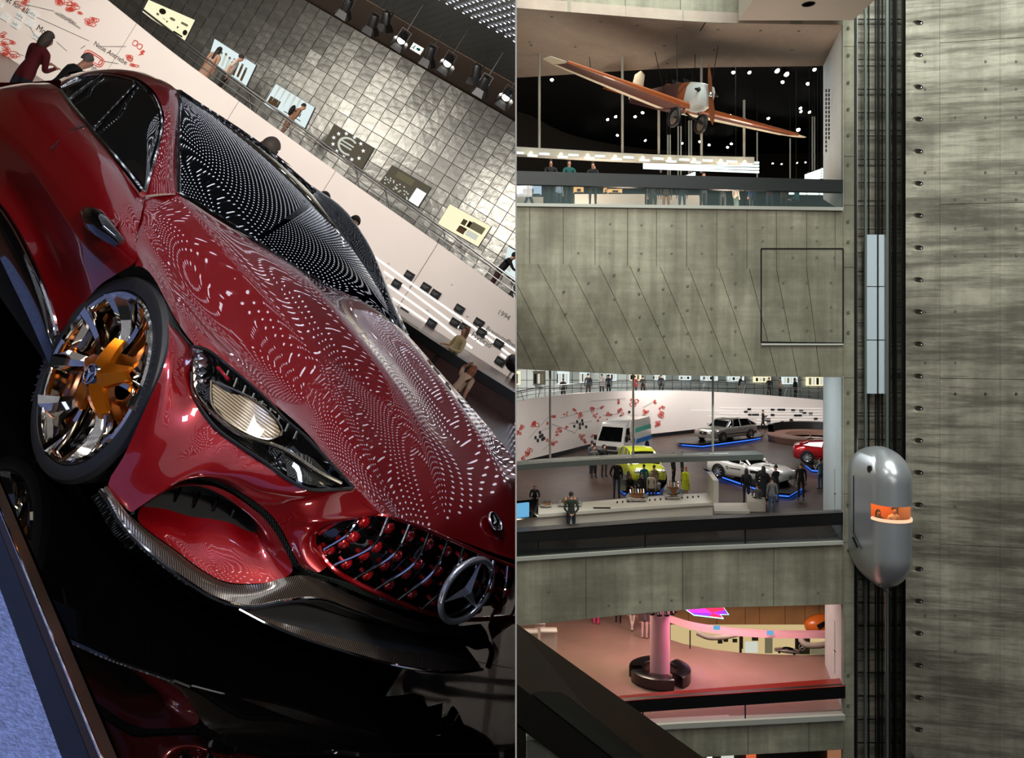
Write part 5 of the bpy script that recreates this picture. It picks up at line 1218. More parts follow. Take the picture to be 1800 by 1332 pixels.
def door_on(jm_, x0, x1, y0, y1, t0_, t1_, m):
    mb = MB(); c = [pix(x0, y0, t0_), pix(x1, y0 + 6, t1_), pix(x1, y1 + 8, t1_), pix(x0, y1, t0_)]
    mb.slab([[c[0] + Vector((-.03, 0, 0)), c[1] + Vector((-.03, 0, 0))], [c[3] + Vector((-.03, 0, 0)), c[2] + Vector((-.03, 0, 0))]], Vector((.03, 0, 0))); d = radd(mb.build('door_leaf', m, jm_))
    h = MB(); q = c[1].lerp(c[2], .55); h.tube([q + Vector((-.06, -.05, 0)), q + Vector((-.06, -.3, 0))], .02, 6); radd(h.build('door_handle', 'black', d))
door_on(jm, 1454, 1468, 818, 893, 35.3, 32.8, 'concrete_pale'); door_on(jl, 1454, 1468, 1085, 1175, 35.0, 32.8, 'concrete_pale')
mb = MB(); xa, xb = fp(1482, 0).x, pix(1501, 0, 31.0).x
zs = [(CY - y) / F * 31 for y in (-80, 82, 275, 361, 470, 664, 868, 953, 1060, 1259, 1400)]
pier = MB(); pier.box((xb - .06, 31.4, (zs[0] + zs[-1]) / 2), (.1, .7, zs[0] - zs[-1])); pr = struct(pier.build('wall_pier', 'joint'), 'narrow concrete pier beside the lift shaft'); radd(pr)
for za, zb in zip(zs, zs[1:]):
    mb = MB(); mb.box(((xa + xb) / 2, 31.03, (za + zb) / 2), (xb - xa, .1, za - zb - .02)); radd(mb.build('panel', 'concrete', pr))
for y in (49, 97, 145, 192, 237, 289, 389, 425, 549, 584, 690, 742, 887, 967, 1187, 1240): radd(inst('tie_hole', th_me, pix(1491, y, 30.95), pr))

# --- shaft and right wall
xl, xr = pix(1501, 0, 31).x, pix(1592, 0, 30).x
mb = MB(); mb.box((14.62, 32.1, -4), (2.2, .4, 48)); sh = struct(mb.build('wall_shaft', 'joint'), 'concrete rear wall of the open lift shaft'); radd(sh)
for k in range(24):
    y = -80 + 62 * k; z1 = (CY - y) / F * 31.85; z2 = (CY - y - 61) / F * 31.85; mb = MB(); mb.box((14.62, 31.85, (z1 + z2) / 2), (2.2, .08, z1 - z2 - .012)); radd(mb.build('panel', 'concrete_board', sh))
for xx, nm in ((xl - .0, 0), (xr + .05, 1)):
    mb = MB(); q_ = [(xl, 31.1), (xl + .05, 31.1), (13.57, 31.9), (13.52, 31.9)] if nm == 0 else [(15.15, 30.9), (15.5, 30.9), (16.0, 32.0), (15.7, 32.0)]; mb.prism([(a, b, -28) for a, b in q_], (0, 0, 48)); radd(struct(mb.build('wall_shaft', 'concrete_board'), 'narrow side wall of the lift shaft, %s' % ('on its left' if nm == 0 else 'on its right')))
def wr(x, y, off=0.0): return pix(x, y, 30.2 - .9 * (x - 1592) / 208.0 + off)
rows_y = [-80, -20, 79, 176, 275, 361, 469, 571, 664, 762, 862, 953, 1062, 1155, 1259, 1400]
mb = MB(); g = [[wr(x, y, .08) for x in (1592, 1700, 1860)] for y in (-90, 600, 1410)]; mb.slab(g, lambda p: Vector((p.x / p.y, 1, 0)) * .8); rw = struct(mb.build('wall_right', 'joint'), 'tall board-marked concrete wall with oval lamp recesses'); radd(rw)
cols_x = [1652, 1758, 1860]
for y0, y1 in zip(rows_y, rows_y[1:]):
    for x0, x1 in zip(cols_x, cols_x[1:]):
        big = y0 in (79, 361, 664, 953, 1259); g0 = .9 if big else .25
        sk = lambda x, y: y + (y - 585) * .027 * (x - 1592) / 208.0
        mb = MB(); mb.slab([[wr(x0 + .3, sk(x0, y0 + g0)), wr(x1 - .3, sk(x1, y0 + g0))], [wr(x0 + .3, sk(x0, y1)), wr(x1 - .3, sk(x1, y1))]], NB * .07); radd(mb.build('panel', 'concrete_board', rw))
hy = [-14 + 56.3 * k for k in range(26)]
for k, y in enumerate(hy):
    y0, y1 = y - 28.1, y + 28.1; c = (1613, y); n = 24
    sk = lambda x, yy: yy + (yy - 585) * .027 * (x - 1592) / 208.0
    gap = .8 if any(abs(b - y1) < 28 for b in ()) else .12
    ring = []; hole = []; inn = []
    for q in range(n):
        a = 2 * math.pi * q / n; dx, dy = math.cos(a), math.sin(a)
        sc = min((1651.7 - c[0]) / dx if dx > 1e-6 else 1e9, (1592 - c[0]) / dx if dx < -1e-6 else 1e9, (28.1 - gap) / abs(dy) if abs(dy) > 1e-6 else 1e9)
        ex, ey = c[0] + dx * sc, y + dy * sc
        ring.append(wr(ex, sk(ex, ey))); hole.append(wr(c[0] + 10 * dx, sk(c[0], y) + 5.4 * dy)); inn.append(wr(c[0] + 3 + 6 * dx, sk(c[0], y) + 3.4 * dy, .1))
    corners = [wr(x_, sk(x_, y_)) for x_, y_ in ((1592, y0 + gap), (1651.7, y0 + gap), (1651.7, y1 - gap), (1592, y1 - gap))]
    mb = MB(); mb.grid([ring, hole], closed=True); mb.grid([hole, inn], closed=True); mb.add(inn, [tuple(range(n))])
    for cc in corners:
        i = min(range(n), key=lambda q: (ring[q] - cc).length); ring2 = sorted(range(n), key=lambda q: (ring[q] - cc).length)[:2]; mb.add([cc, ring[ring2[0]], ring[ring2[1]]], [(0, 1, 2)])
    o = mb.build('panel', 'concrete_board', rw, 40); radd(o)
    l = MB(); l.ball(wr(c[0] + 6.5, sk(c[0], y) + .6, .06), .05, 8, 6); radd(l.build('recess_lamp', 'steel', o, True))
for y in (108, 156, 206, 303, 350, 401, 449, 547, 637, 692, 692, 889, 1081, 1144): 
    for x in (1627, 1680, 1733, 1787):
        if (x + y) % 3: radd(inst('tie_hole', th_me, wr(x, y) + Vector((0, -.005, 0)), rw))

# --- lift rails, ropes and counterweight panel
rails = empty('lift_guide_rails', pix(1546, 1330, 31)); tag(rails, 'steel guide rails and dark ropes running the full height of the shaft', 'rails'); inv = Matrix.Translation(-Vector(rails.location))
def rl(x, w, d, m, n, y0=-90, y1=1420):
    a, b = pix(x, y0, d), pix(x, y1, d); mb = MB(); mb.box((a.x, d, (a.z + b.z) / 2), (w, .1, a.z - b.z)); o = mb.build(n, m, rails); o.matrix_parent_inverse = inv; return radd(o)
for x, w, d, m, n in [(1503, .06, 31, 'black', 'cable_channel'), (1506, .04, 31.2, 'alu', 'rail'), (1521, .08, 31.5, 'beam_grey', 'rail'), (1527, .03, 31.55, 'black', 'rope'), (1539, .02, 31.55, 'black', 'rope'), (1542.5, .018, 31.55, 'black', 'rope'), (1545, .018, 31.55, 'black', 'rope'), (1551, .022, 31.55, 'black', 'rope'), (1559, .1, 31.3, 'beam_grey', 'rail'), (1564, .04, 31.4, 'dark_grey', 'rail'), (1571, .055, 31.5, 'black', 'rail'), (1575, .04, 31.55, 'dark_grey', 'rail'), (1586, .05, 31.0, 'alu', 'rail'), (1590, .06, 30.8, 'black', 'cable_channel')]: rl(x, w, d, m, n)
for k in range(37):
    y = 34 + 41 * (k - 2); d = 31.68; a = pix(1507, y, d); b = pix(1588, y, d); mb = MB(); mb.box(((a.x + b.x) / 2, d, a.z), (b.x - a.x, .05, .035)); o = mb.build('bracket', 'black', rails); o.matrix_parent_inverse = inv; radd(o)
mat('cw_panel', (198, 212, 220), .4)
cw = empty('counterweight_panel', pix(1541, 692, 31.8)); tag(cw, 'tall pale blue-white counterweight panel hanging in the lift shaft', 'panel'); inv2 = Matrix.Translation(-Vector(cw.location))
for x0, x1 in ((1524, 1541.5), (1545, 1557.5)):
    for y0, y1 in ((412, 503), (504, 597), (598, 692)):
        mb = MB(); mb.slab([[pix(x0, y0 + .3, 31.42), pix(x1, y0 + .3, 31.42)], [pix(x0, y1 - .3, 31.42), pix(x1, y1 - .3, 31.42)]], NB * .09); o = mb.build('panel', 'cw_panel', cw); o.matrix_parent_inverse = inv2; radd(o)

# --- lift capsule
mat('capsule', (198, 201, 206), .28, .6); emis('cab_glow', (255, 170, 95), 5.0); mat('cab_wall', (235, 140, 70), .6)
cap = empty('lift_capsule', pix(1560, 1040, 29)); tag(cap, 'silver bullet-shaped lift capsule with glowing orange window band', 'lift'); inv3 = Matrix.Translation(-Vector(cap.location))
dC = 29.0; pxm = F / dC; cx_ = (1565.5 - CX) / pxm; Rr = 34.5 / pxm; zt_ = (CY - 790) / pxm; zb_ = (CY - 1041) / pxm; zw0 = (CY - 884) / pxm; zw1 = (CY - 911) / pxm
def cap_ring(z):
    # scale of the plan section at height z, with a domed top and pointed foot
    top = zt_ - .95 * Rr * 1.6; bot = zb_ + 1.25
    if z > top: q = (z - top) / (zt_ - top); s_ = math.sqrt(max(0, 1 - q * q * .995)); bk = 1.0
    elif z < bot: q = (bot - z) / (bot - zb_); s_ = math.sqrt(max(0, 1 - q ** 1.7 * .97)); bk = 1.0
    else: s_ = 1
    ring = []; n = 20
    for k in range(n + 1):
        a = math.pi + math.pi * k / n; ring.append(Vector((cx_ + Rr * s_ * math.cos(a), dC + Rr * s_ * math.sin(a), z)))
    ln = 2.1
    back = (1 if z <= top else 1) * ln; zz = z - (.25 * (1 - s_) if z > top else -0.8 * (1 - s_))
    ring += [Vector((cx_ + Rr * s_ * 1.02, dC + back * (s_ * .5 + .5), z)), Vector((cx_, dC + back + .15, z)), Vector((cx_ - Rr * s_ * 1.02, dC + back * (s_ * .5 + .5), z))]
    c0 = Vector((cx_, dC + .8, z))
    return [c0 + (p - c0) * s_ if i > 20 or True else p for i, p in enumerate(base_ring(z))]
def base_ring(z):
    ring = [Vector((cx_ + Rr * math.cos(math.pi + math.pi * k / 20), dC + Rr * math.sin(math.pi + math.pi * k / 20), z)) for k in range(21)]
    return ring + [Vector((cx_ + Rr * 1.02, dC + 2.0, z)), Vector((cx_, dC + 2.2, z)), Vector((cx_ - Rr * 1.02, dC + 2.0, z))]
def cpc(mb, n, m, smooth=True):
    o = mb.build(n, m, cap, smooth); o.matrix_parent_inverse = inv3; return radd(o)
zl = [zt_ - .002 - (zt_ - zw0) * (k / 16.0) ** 1.8 for k in range(17)]; mb = MB(); g = [cap_ring(z) for z in zl]; mb.grid(g, closed=True); mb.add(g[0], [tuple(range(len(g[0])))]); cpc(mb, 'upper_shell', 'capsule', 50)
zl = [zw1 + (zb_ + .002 - zw1) * (1 - (1 - k / 18.0) ** 1.6) for k in range(19)]; mb = MB(); g = [cap_ring(z) for z in zl]; mb.grid(g, closed=True); mb.add(g[-1], [tuple(range(len(g[0])))]); cpc(mb, 'lower_shell', 'capsule', 50)
mb = MB(); mb.grid([[r2[20], r2[21], r2[22], r2[23], r2[0]] for r2 in (base_ring(zw0), base_ring(zw1))]); cpc(mb, 'side_shell', 'capsule', 50)
def arc(r, z, y0=dC, n=20): return [Vector((cx_ + r * math.cos(math.pi + math.pi * k / n), y0 + r * math.sin(math.pi + math.pi * k / n), z)) for k in range(n + 1)]
mb = MB(); mb.grid([arc(Rr * .99, zw0), arc(Rr * .99, zw1)]); glass_thin('cab_glass', (255, 220, 190), .08, .02); cpc(mb, 'window_band', 'cab_glass')
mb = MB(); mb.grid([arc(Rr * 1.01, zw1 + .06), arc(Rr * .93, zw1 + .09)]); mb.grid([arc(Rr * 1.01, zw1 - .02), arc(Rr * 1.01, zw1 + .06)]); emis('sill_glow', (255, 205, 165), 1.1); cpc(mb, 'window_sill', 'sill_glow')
mb = MB(); mb.box((cx_, dC + 1.0, (zw0 + zw1) / 2 - .3), (Rr * 1.9, .05, 1.6)); cpc(mb, 'cab_wall', 'cab_wall', False)
mb = MB(); mb.box((cx_, dC + .3, zw0 + .25), (Rr * 1.5, 1.2, .03)); cpc(mb, 'cab_ceiling_light', 'cab_glow', False)
mb = MB(); mb.box((cx_, dC + .3, zw1 - 1.42), (Rr * 1.6, 1.2, .04)); cpc(mb, 'cab_floor', 'cab_wall', False)
sx_ = cx_ - Rr * 1.025; zz_ = lambda y: (CY - y) / F * (dC + 1.2); mb = MB(); mb.tube([Vector((sx_, dC + 1.45, zz_(838))), Vector((sx_, dC + 1.45, zz_(940))), Vector((sx_, dC + .75, zz_(958)))], .022, 4); mb.tube([Vector((sx_, dC + 1.5, zz_(948))), Vector((sx_, dC + 1.1, zz_(960)))], .05, 4); cpc(mb, 'door_seam', 'black')
mb = MB(); mb.lathe([(0, 0), (.14, 0), (.14, -.04)], 16, Matrix.Rotation(-math.pi / 2, 3, 'Y') @ Matrix.Rotation(.2, 3, 'X')); o = mb.build('port', 'black', cap); o.matrix_parent_inverse = inv3; o.location = Vector((cx_ - Rr * .99, dC + .15, (CY - 826) / pxm)); radd(o)
mb = MB()
for x in (1545, 1569): mb.tube([pix(x, 700 + 0, 29.8), pix(x, 800, 29.8)], .015, 4)
mb.tube([pix(1542, 799, 29.8), pix(1571, 799, 29.8)], .02, 4); cpc(mb, 'rope_bracket', 'black')
mb = MB(); mb.tube([pix(1557, 1040, 29), pix(1557, 1332 + 60, 31)], .03, 6); mb.tube([pix(1548, 1030, 28.6), pix(1556, 1036, 28.6), pix(1562, 1041, 28.8)], .03, 6); cpc(mb, 'hanging_cable', 'steel')

# --- rooms behind the openings
def room(name, pts, m, label): mb = MB(); mb.add(*pts); o = struct(mb.build(name, m), label); return radd(o)
def slabz(x0, x1, y0, y1, z, th, m, name, label):
    mb = MB()
    if y0 < 32: pl_ = [(x0, 29.75), (12.72, 31.2), (13.95, 36.2), (x1, 36.2), (x1, y1), (x0, y1)]
    else: pl_ = [(x0, y0), (x1, y0), (x1, y1), (x0, y1)]
    if x1 <= 12.6: pl_ = [(x0, 29.75), (x1, 31.2), (x1, y1), (x0, y1)]
    mb.prism([(a, b, z - th / 2) for a, b in pl_], (0, 0, th)); return radd(struct(mb.build(name, m), label))
ZM, ZL, ZU = -8.1, -14.75, 4.85
slabz(0, 34, 30.2, 78, ZM - .15, .3, 'floor_mid', 'floor', 'dark brown polished floor of the car exhibition')
slabz(0, 34, 36.3, 78, -1.55, .2, 'gallery_black', 'ceiling', 'dark ceiling over the car exhibition')
mb = MB(); mb.prism([Vector((0, 29.75, ZL - .3)), Vector((12.75, 31.2, ZL - .3))] + [gnd(x, y, ZL) - Vector((0, 0, .3)) for x, y in ((1456, 1150), (1400, 1151), (1350, 1150), (1300, 1147), (1250, 1141), (1200, 1131), (1172, 1122), (1168, 1078), (907, 1078))], (0, 0, .3)); radd(struct(mb.build('floor', 'floor_low'), 'pink-beige floor of the lower gallery'))
slabz(0, 26, 36.3, 60, -9.2, .2, 'back_grey', 'ceiling', 'ceiling of the lower gallery')
slabz(0, 22, 30.2, 60, ZU - .15, .3, 'floor_up', 'floor', 'floor of the upper gallery')
slabz(0, 40, 35.2, 75, 13.0, .2, 'gallery_black', 'ceiling', 'black ceiling of the upper gallery')
slabz(0, 26, 32.5, 60, -21.3, .3, 'back_grey', 'floor', 'lowest floor below the galleries')
mb = MB(); mb.box((20, 74, 9), (44, .3, 10)); radd(struct(mb.build('wall_back', 'gallery_black'), 'black rear wall of the upper gallery'))
mb = MB(); mb.box((28, 50, 8), (.3, 44, 9)); radd(struct(mb.build('wall_side', 'gallery_black'), 'black side wall of the upper gallery'))
mb = MB(); mb.box((30, 62, -13), (.3, 34, 8)); radd(struct(mb.build('wall_side', 'back_grey'), 'side wall of the lower gallery'))
mb = MB(); mb.box((15, 60, -14), (36, .3, 10)); radd(struct(mb.build('wall_back', 'back_grey'), 'rear wall of the lower gallery'))
# curved dark wall at the back of the upper gallery
cw_ = [(900, 178, 46), (925, 197, 47), (985, 230, 49), (1050, 248, 51), (1140, 262, 53), (1250, 268, 55), (1330, 271, 56), (1450, 268, 57)]
mb = MB(); top = [pix(*q) for q in cw_]; bot = [Vector((p.x, p.y, ZU)) for p in top]; mb.slab([crom(top, 30), crom(bot, 30)], NB * .2); radd(struct(mb.build('wall_curved', 'back_grey', None, 30), 'dim curved wall behind the upper gallery'))
# =================================================================== exhibits of the middle gallery
def fz(x, y, z): return gnd(x, y, z)
def wheel_set(root, add, xs, half, R, w, rim_m, n_sp=8):
    tm = MB(); Mx = Matrix.Rotation(math.pi / 2, 3, 'X'); tm.lathe([(R * .66, -w / 2), (R * .93, -w / 2), (R, -w * .38), (R, w * .38), (R * .93, w / 2), (R * .66, w / 2)], 28, Mx); tme = tm.mesh('tire', 'rubber', 30)
    rm = MB(); rm.lathe([(R * .67, w * .46), (R * .62, w * .4), (R * .58, w * .1), (0, w * .1)], 24, Mx); rm.lathe([(R * .67, -w * .46), (R * .62, -w * .4), (R * .58, -w * .1), (0, -w * .1)], 24, Mx)
    for k in range(n_sp):
        a = 2 * math.pi * k / n_sp
        for s_ in (-1, 1): rm.box((R * .33 * math.cos(a), s_ * w * .36, R * .33 * math.sin(a)), (R * .6, w * .16, R * .14), Matrix.Rotation(-a, 3, 'Y'))
    rm.lathe([(0, w * .5), (R * .14, w * .48), (R * .14, -w * .48), (0, -w * .5)], 12, Mx); rme = rm.mesh('rim', rim_m, 30)
    for x in xs:
        for s_ in (-1, 1):
            t = radd(inst('wheel', tme, (x, s_ * half, R), root)); radd(inst('rim', rme, (0, 0, 0), t))
def body_loft(st, n_sec=6):
    """st: (x, half width, z bottom, z shoulder, z centre); returns a closed-ish shell grid"""
    secs = []
    for x, w, zb, zs, zc in st:
        h = zs - zb
        half = [(w * .86, zb), (w * .97, zb + h * .12), (w, zb + h * .45), (w * .985, zb + h * .8), (w * .93, zs), (w * .7, zs + (zc - zs) * .75), (w * .35, zs + (zc - zs) * .97), (0, zc)]
        secs.append([Vector((x, y, z)) for y, z in half] + [Vector((x, -y, z)) for y, z in half[-2::-1]])
    m = len(secs[0]); cols = [seg_interp([s_[k] for s_ in secs], 4) for k in range(m)]
    g = [[cols[k][i] for k in range(m)] for i in range(len(cols[0]))]
    return g
def show_car(px_, py_, zf, head, sc, st, gh, paint, label, wheels, R, half, rim='steel', glass='glass_dark', extra=None, open_top=False, tw=.22):
    p = fz(px_, py_, zf); a = math.atan2(head[1], head[0]); M3 = Matrix.Rotation(a, 3, 'Z') @ Matrix.Diagonal((sc, sc, sc)).to_3x3()
    root = empty('car', p, M3); tag(root, label, 'car', 'exhibited cars')
    def add(mb, n, m, par=None, smooth=40): return radd(mb.build(n, m, par or root, smooth))
    g = body_loft(st); mb = MB(); mb.grid(g); mb.add(g[0], [tuple(range(len(g[0])))]); mb.add(g[-1], [tuple(range(len(g[0])))]); add(mb, 'body', paint, smooth=50)
    # wheel arches
    for x in wheels:
        for s_ in (-1, 1):
            mb = MB(); mb.lathe([(R * 1.14, 0), (R * 1.14, .03), (0, .03)], 24, Matrix.Translation((x, s_ * (half + tw * .42), R)).to_3x3() @ Matrix.Rotation(-s_ * math.pi / 2, 3, 'X'))
            mb.v = [v + Vector((x, s_ * (half + tw * .36), R)) for v in mb.v]; add(mb, 'wheel_arch', 'black_matte')
    wheel_set(root, add, wheels, half + .02, R, tw, rim)
    if gh:
        rows = []
        for x0, z0, w0, x1, z1, w1 in gh: rows.append([Vector((x0, w0, z0)), Vector((x1, w1, z1)), Vector((x1, -w1, z1)), Vector((x0, -w0, z0))])
        mb = MB(); mb.grid(rows); mb.add(rows[0], [(0, 1, 2, 3)]); mb.add(rows[-1], [(0, 1, 2, 3)]); add(mb, 'glasshouse', glass, smooth=30)
        if not open_top:
            n = len(rows); mb = MB(); crown = [[Vector((r[1].x, r[1].y * q, r[1].z + .035 * (1 - q * q) + .012)) for q in (1.02, .6, 0, -.6, -1.02)] for r in rows]
            mb.slab(seg_rows(crown), Vector((0, 0, -.03))); add(mb, 'roof', paint)
            for i in range(n):
                for k, kk in ((0, 1), (3, 2)):
                    if rows[i][k].z < rows[i][kk].z - .1:
                        mb = MB(); d = Vector((0, .012 if k == 0 else -.012, 0)); mb.tube([rows[i][k] + d, rows[i][kk] + d], .035 if i not in (0, n - 1) else .05, 6); add(mb, 'pillar', paint)
    if extra: extra(root, add)
    return root
def seg_rows(g): return g
# --- paints
car_paint('p_silver', (168, 164, 156), 0); car_paint('p_white', (232, 230, 222), 0); car_paint('p_lime', (205, 215, 40), 0); car_paint('p_red2', (190, 15, 25), 0)
for n in ('p_white', 'p_lime'): MATS[n].node_tree.nodes['Principled BSDF'].inputs['Metallic'].default_value = .05
emis('edge_blue', (60, 120, 255), 1.4); mat('plinth_black', (10, 10, 11), .3, spec=.25); mat('lamp_clear', (220, 225, 225), .1, .6); mat('amber', (220, 90, 30), .3)
# --- silver estate on its plinth
def plinth(poly_px, zt_, label, name='plinth', hgt=.25):
    root = empty(name, fz(poly_px[0][0], poly_px[0][1], zt_)); tag(root, label, 'plinth', 'low plinths with blue light edges'); inv = Matrix.Translation(-Vector(root.location))
    top = [fz(x, y, zt_) for x, y in poly_px]; c = sum(top, Vector()) / len(top)
    low = [c + (p - c) * .94 - Vector((0, 0, hgt * .55)) for p in top]; n = len(top)
    mb = MB(); mb.add(top + low, [tuple(range(n)), tuple(range(2 * n - 1, n - 1, -1))] + [(k, (k + 1) % n, n + (k + 1) % n, n + k) for k in range(n)]); o = mb.build('deck', 'plinth_black', root); o.matrix_parent_inverse = inv; radd(o)
    l2 = [p - Vector((0, 0, hgt * .45 - .02)) for p in low]; mb = MB(); li = [c + (p - c) * .97 for p in low]; lj = [p - Vector((0, 0, hgt * .45 - .02)) for p in li]; mb.add(li + lj, [(k, (k + 1) % n, n + (k + 1) % n, n + k) for k in range(n)]); o = mb.build('light_strip', 'edge_blue', root); o.matrix_parent_inverse = inv; radd(o)
    return root
plinth([(1188, 772), (1210, 768), (1330, 757), (1344, 765), (1330, 768), (1232, 781), (1192, 778)], ZM + .28, 'black plinth with blue light edge under the silver estate car')
st = [(-2.5, .6, .5, .72, .8), (-2.42, .82, .32, .86, .98), (-2.0, .9, .25, .92, 1.02), (-1.0, .93, .22, .93, 1.0), (0.3, .93, .22, .92, .98), (1.0, .92, .22, .9, .97), (1.9, .9, .24, .84, .92), (2.38, .86, .28, .76, .84), (2.52, .74, .38, .62, .7)]
gh = [(-2.35, .95, .74, -1.95, 1.18, .6), (-1.75, .95, .8, -1.5, 1.4, .64), (-.5, .94, .82, -.5, 1.46, .66), (.35, .93, .82, .15, 1.43, .65), (1.05, .93, .78, .42, 1.38, .62)]
def wagon_x(root, add):
    mb = MB(); mb.box((2.5, 0, .6), (.08, .62, .2)); g = add(mb, 'grille', 'dark_grey')
    for k in range(7): mb = MB(); mb.box((2.55, 0, .53 + .025 * k), (.02, .56, .006)); add(mb, 'grille_slat', 'chrome', g)
    mb = MB(); mb.lathe([(.07, 0), (.055, .012), (0, .012)], 14, Matrix.Rotation(math.pi / 2, 3, 'Y')); mb.v = [v + Vector((2.56, 0, .6)) for v in mb.v]; add(mb, 'badge', 'chrome')
    for s_ in (-1, 1):
        mb = MB(); mb.box((2.44, s_ * .56, .62), (.14, .4, .16)); add(mb, 'headlight', 'lamp_clear'); mb = MB(); mb.box((2.36, s_ * .79, .62), (.2, .1, .15)); add(mb, 'indicator', 'amber')
        mb = MB(); mb.box((0, s_ * .94, .5), (4.3, .03, .07)); add(mb, 'side_trim', 'dark_grey'); mb = MB(); mb.box((.75, s_ * 1.0, 1.0), (.12, .16, .1)); add(mb, 'door_mirror', 'p_silver')
        for x in (.1, -.95): mb = MB(); mb.box((x, s_ * .945, .83), (.16, .02, .03)); add(mb, 'door_handle', 'chrome')
    mb = MB(); mb.box((2.42, 0, .38), (.26, 1.7, .18)); add(mb, 'bumper', 'p_silver'); mb = MB(); mb.box((-.45, 0, 1.49), (1.0, .9, .012)); add(mb, 'sunroof', 'glass_dark')
show_car(1277, 771, ZM + .28, (-.80, -.60), 1.04, st, gh, 'p_silver', 'silver-grey long estate car on a black plinth by the white wall', (-1.5, 1.55), .33, .855, extra=wagon_x)
# --- white roadster
plinth([(1234, 822), (1250, 820), (1300, 816), (1405, 840), (1420, 852), (1392, 868), (1366, 866), (1310, 848)], ZM + .28, 'black plinth with blue light edge under the white roadster')
st = [(-2.3, .55, .4, .66, .78), (-2.2, .86, .28, .86, .95), (-1.5, .98, .2, .92, .98), (-.6, .93, .18, .84, .9), (.3, .93, .18, .82, .92), (1.3, .97, .2, .78, .93), (2.0, .9, .22, .68, .8), (2.3, .74, .26, .58, .66), (2.4, .5, .32, .5, .55)]
gh = [(-1.0, .9, .66, -.95, 1.08, .45), (-.1, .88, .74, -.2, 1.16, .52), (.55, .88, .76, .1, 1.14, .55)]
def road_x(root, add):
    mb = MB(); mb.box((2.3, 0, .42), (.14, .9, .18)); g = add(mb, 'grille', 'black_gloss'); mb = MB(); mb.box((2.39, 0, .42), (.02, .8, .025)); add(mb, 'grille_bar', 'chrome', g)
    mb = MB(); mb.lathe([(.11, 0), (.09, .015), (0, .015)], 16, Matrix.Rotation(math.pi / 2, 3, 'Y')); mb.v = [v + Vector((2.39, 0, .42)) for v in mb.v]; add(mb, 'badge', 'chrome', g)
    for s_ in (-1, 1):
        mb = MB(); mb.ball((2.08, s_ * .68, .62), (.24, .12, .09), 12, 8); add(mb, 'headlight', 'lamp_clear'); mb = MB(); mb.box((.9, s_ * .965, .6), (.5, .02, .14)); add(mb, 'side_vent', 'black')
        mb = MB(); mb.ball((.2, s_ * 1.02, .98), (.1, .1, .07), 10, 6); add(mb, 'door_mirror', 'p_white'); mb = MB(); mb.box((-.3, s_ * .94, .62), (.7, .012, .05)); add(mb, 'door_lettering', 'dark_grey')
        mb = MB(); mb.lathe([(.09, 0), (.07, .01), (.05, 0)], 14, Matrix.Rotation(-s_ * math.pi / 2, 3, 'X')); mb.v = [v + Vector((-.8, s_ * .955, .62)) for v in mb.v]; add(mb, 'door_emblem', 'dark_grey')
        mb = MB(); mb.box((1.25, s_ * .35, .945), (.3, .1, .02)); add(mb, 'hood_vent', 'black')
show_car(1319, 842, ZM + .28, (.62, -.78), 1.0, st, gh, 'p_white', 'white open roadster on a black plinth behind the crowd', (-1.35, 1.4), .36, .9, rim='lamp_clear', extra=road_x)
# --- lime compact car
plinth([(1086, 856), (1096, 815), (1148, 812), (1170, 852), (1162, 862), (1094, 863)], ZM + .2, 'black plinth with blue light edge under the lime car')
st = [(-1.95, .6, .45, .8, .95), (-1.85, .82, .3, .95, 1.05), (-1.0, .9, .24, .98, 1.05), (.3, .9, .22, .96, 1.04), (1.1, .89, .24, .92, 1.03), (1.75, .86, .26, .8, .92), (2.05, .72, .32, .66, .76), (2.12, .5, .4, .58, .64)]
gh = [(-1.75, 1.0, .72, -1.5, 1.5, .58), (-.4, 1.0, .8, -.5, 1.62, .64), (.4, 1.0, .8, .15, 1.58, .63), (1.2, 1.0, .74, .45, 1.5, .6)]
def lime_x(root, add):
    mb = MB(); mb.box((2.06, 0, .55), (.1, .8, .26)); g = add(mb, 'grille', 'black')
    for k in range(3): mb = MB(); mb.box((2.12, 0, .47 + .08 * k), (.02, .78, .03)); add(mb, 'grille_slat', 'chrome', g)
    for s_ in (-1, 1):
        mb = MB(); mb.ball((1.86, s_ * .62, .74), (.2, .18, .11), 12, 8); add(mb, 'headlight', 'lamp_clear'); mb = MB(); mb.box((.9, s_ * 1.0, 1.08), (.12, .2, .13)); add(mb, 'door_mirror', 'p_lime')
    mb = MB(); mb.box((2.02, 0, .3), (.14, 1.3, .1)); add(mb, 'air_intake', 'black'); mb = MB(); mb.tube([(-1.2, 0, 1.62), (-1.3, 0, 1.72)], .015, 6); add(mb, 'aerial', 'black')
show_car(1125, 843, ZM + .2, (.1, -1), 1.05, st, gh, 'p_lime', 'bright lime-yellow compact car facing the table', (-1.3, 1.3), .32, .82, extra=lime_x)
# --- red car cut by the reveal
plinth([(1412, 812), (1420, 806), (1500, 800), (1500, 828), (1425, 822)], ZM + .28, 'black plinth with blue light edge under the small red car')
st = [(-2.1, .5, .5, .7, .85), (-2.0, .85, .3, .9, 1.0), (-1.0, .95, .22, .95, 1.02), (.5, .92, .2, .86, .98), (1.5, .9, .22, .8, .92), (2.1, .6, .3, .6, .7)]
gh = [(-1.8, .98, .66, -1.2, 1.22, .5), (-.4, .95, .76, -.3, 1.3, .56), (.7, .94, .76, .1, 1.24, .55)]
show_car(1458, 812, ZM + .28, (.93, -.36), 1.0, st, gh, 'p_red2', 'red coupe half hidden by the pale reveal', (-1.25, 1.3), .36, .87, rim='lamp_clear')
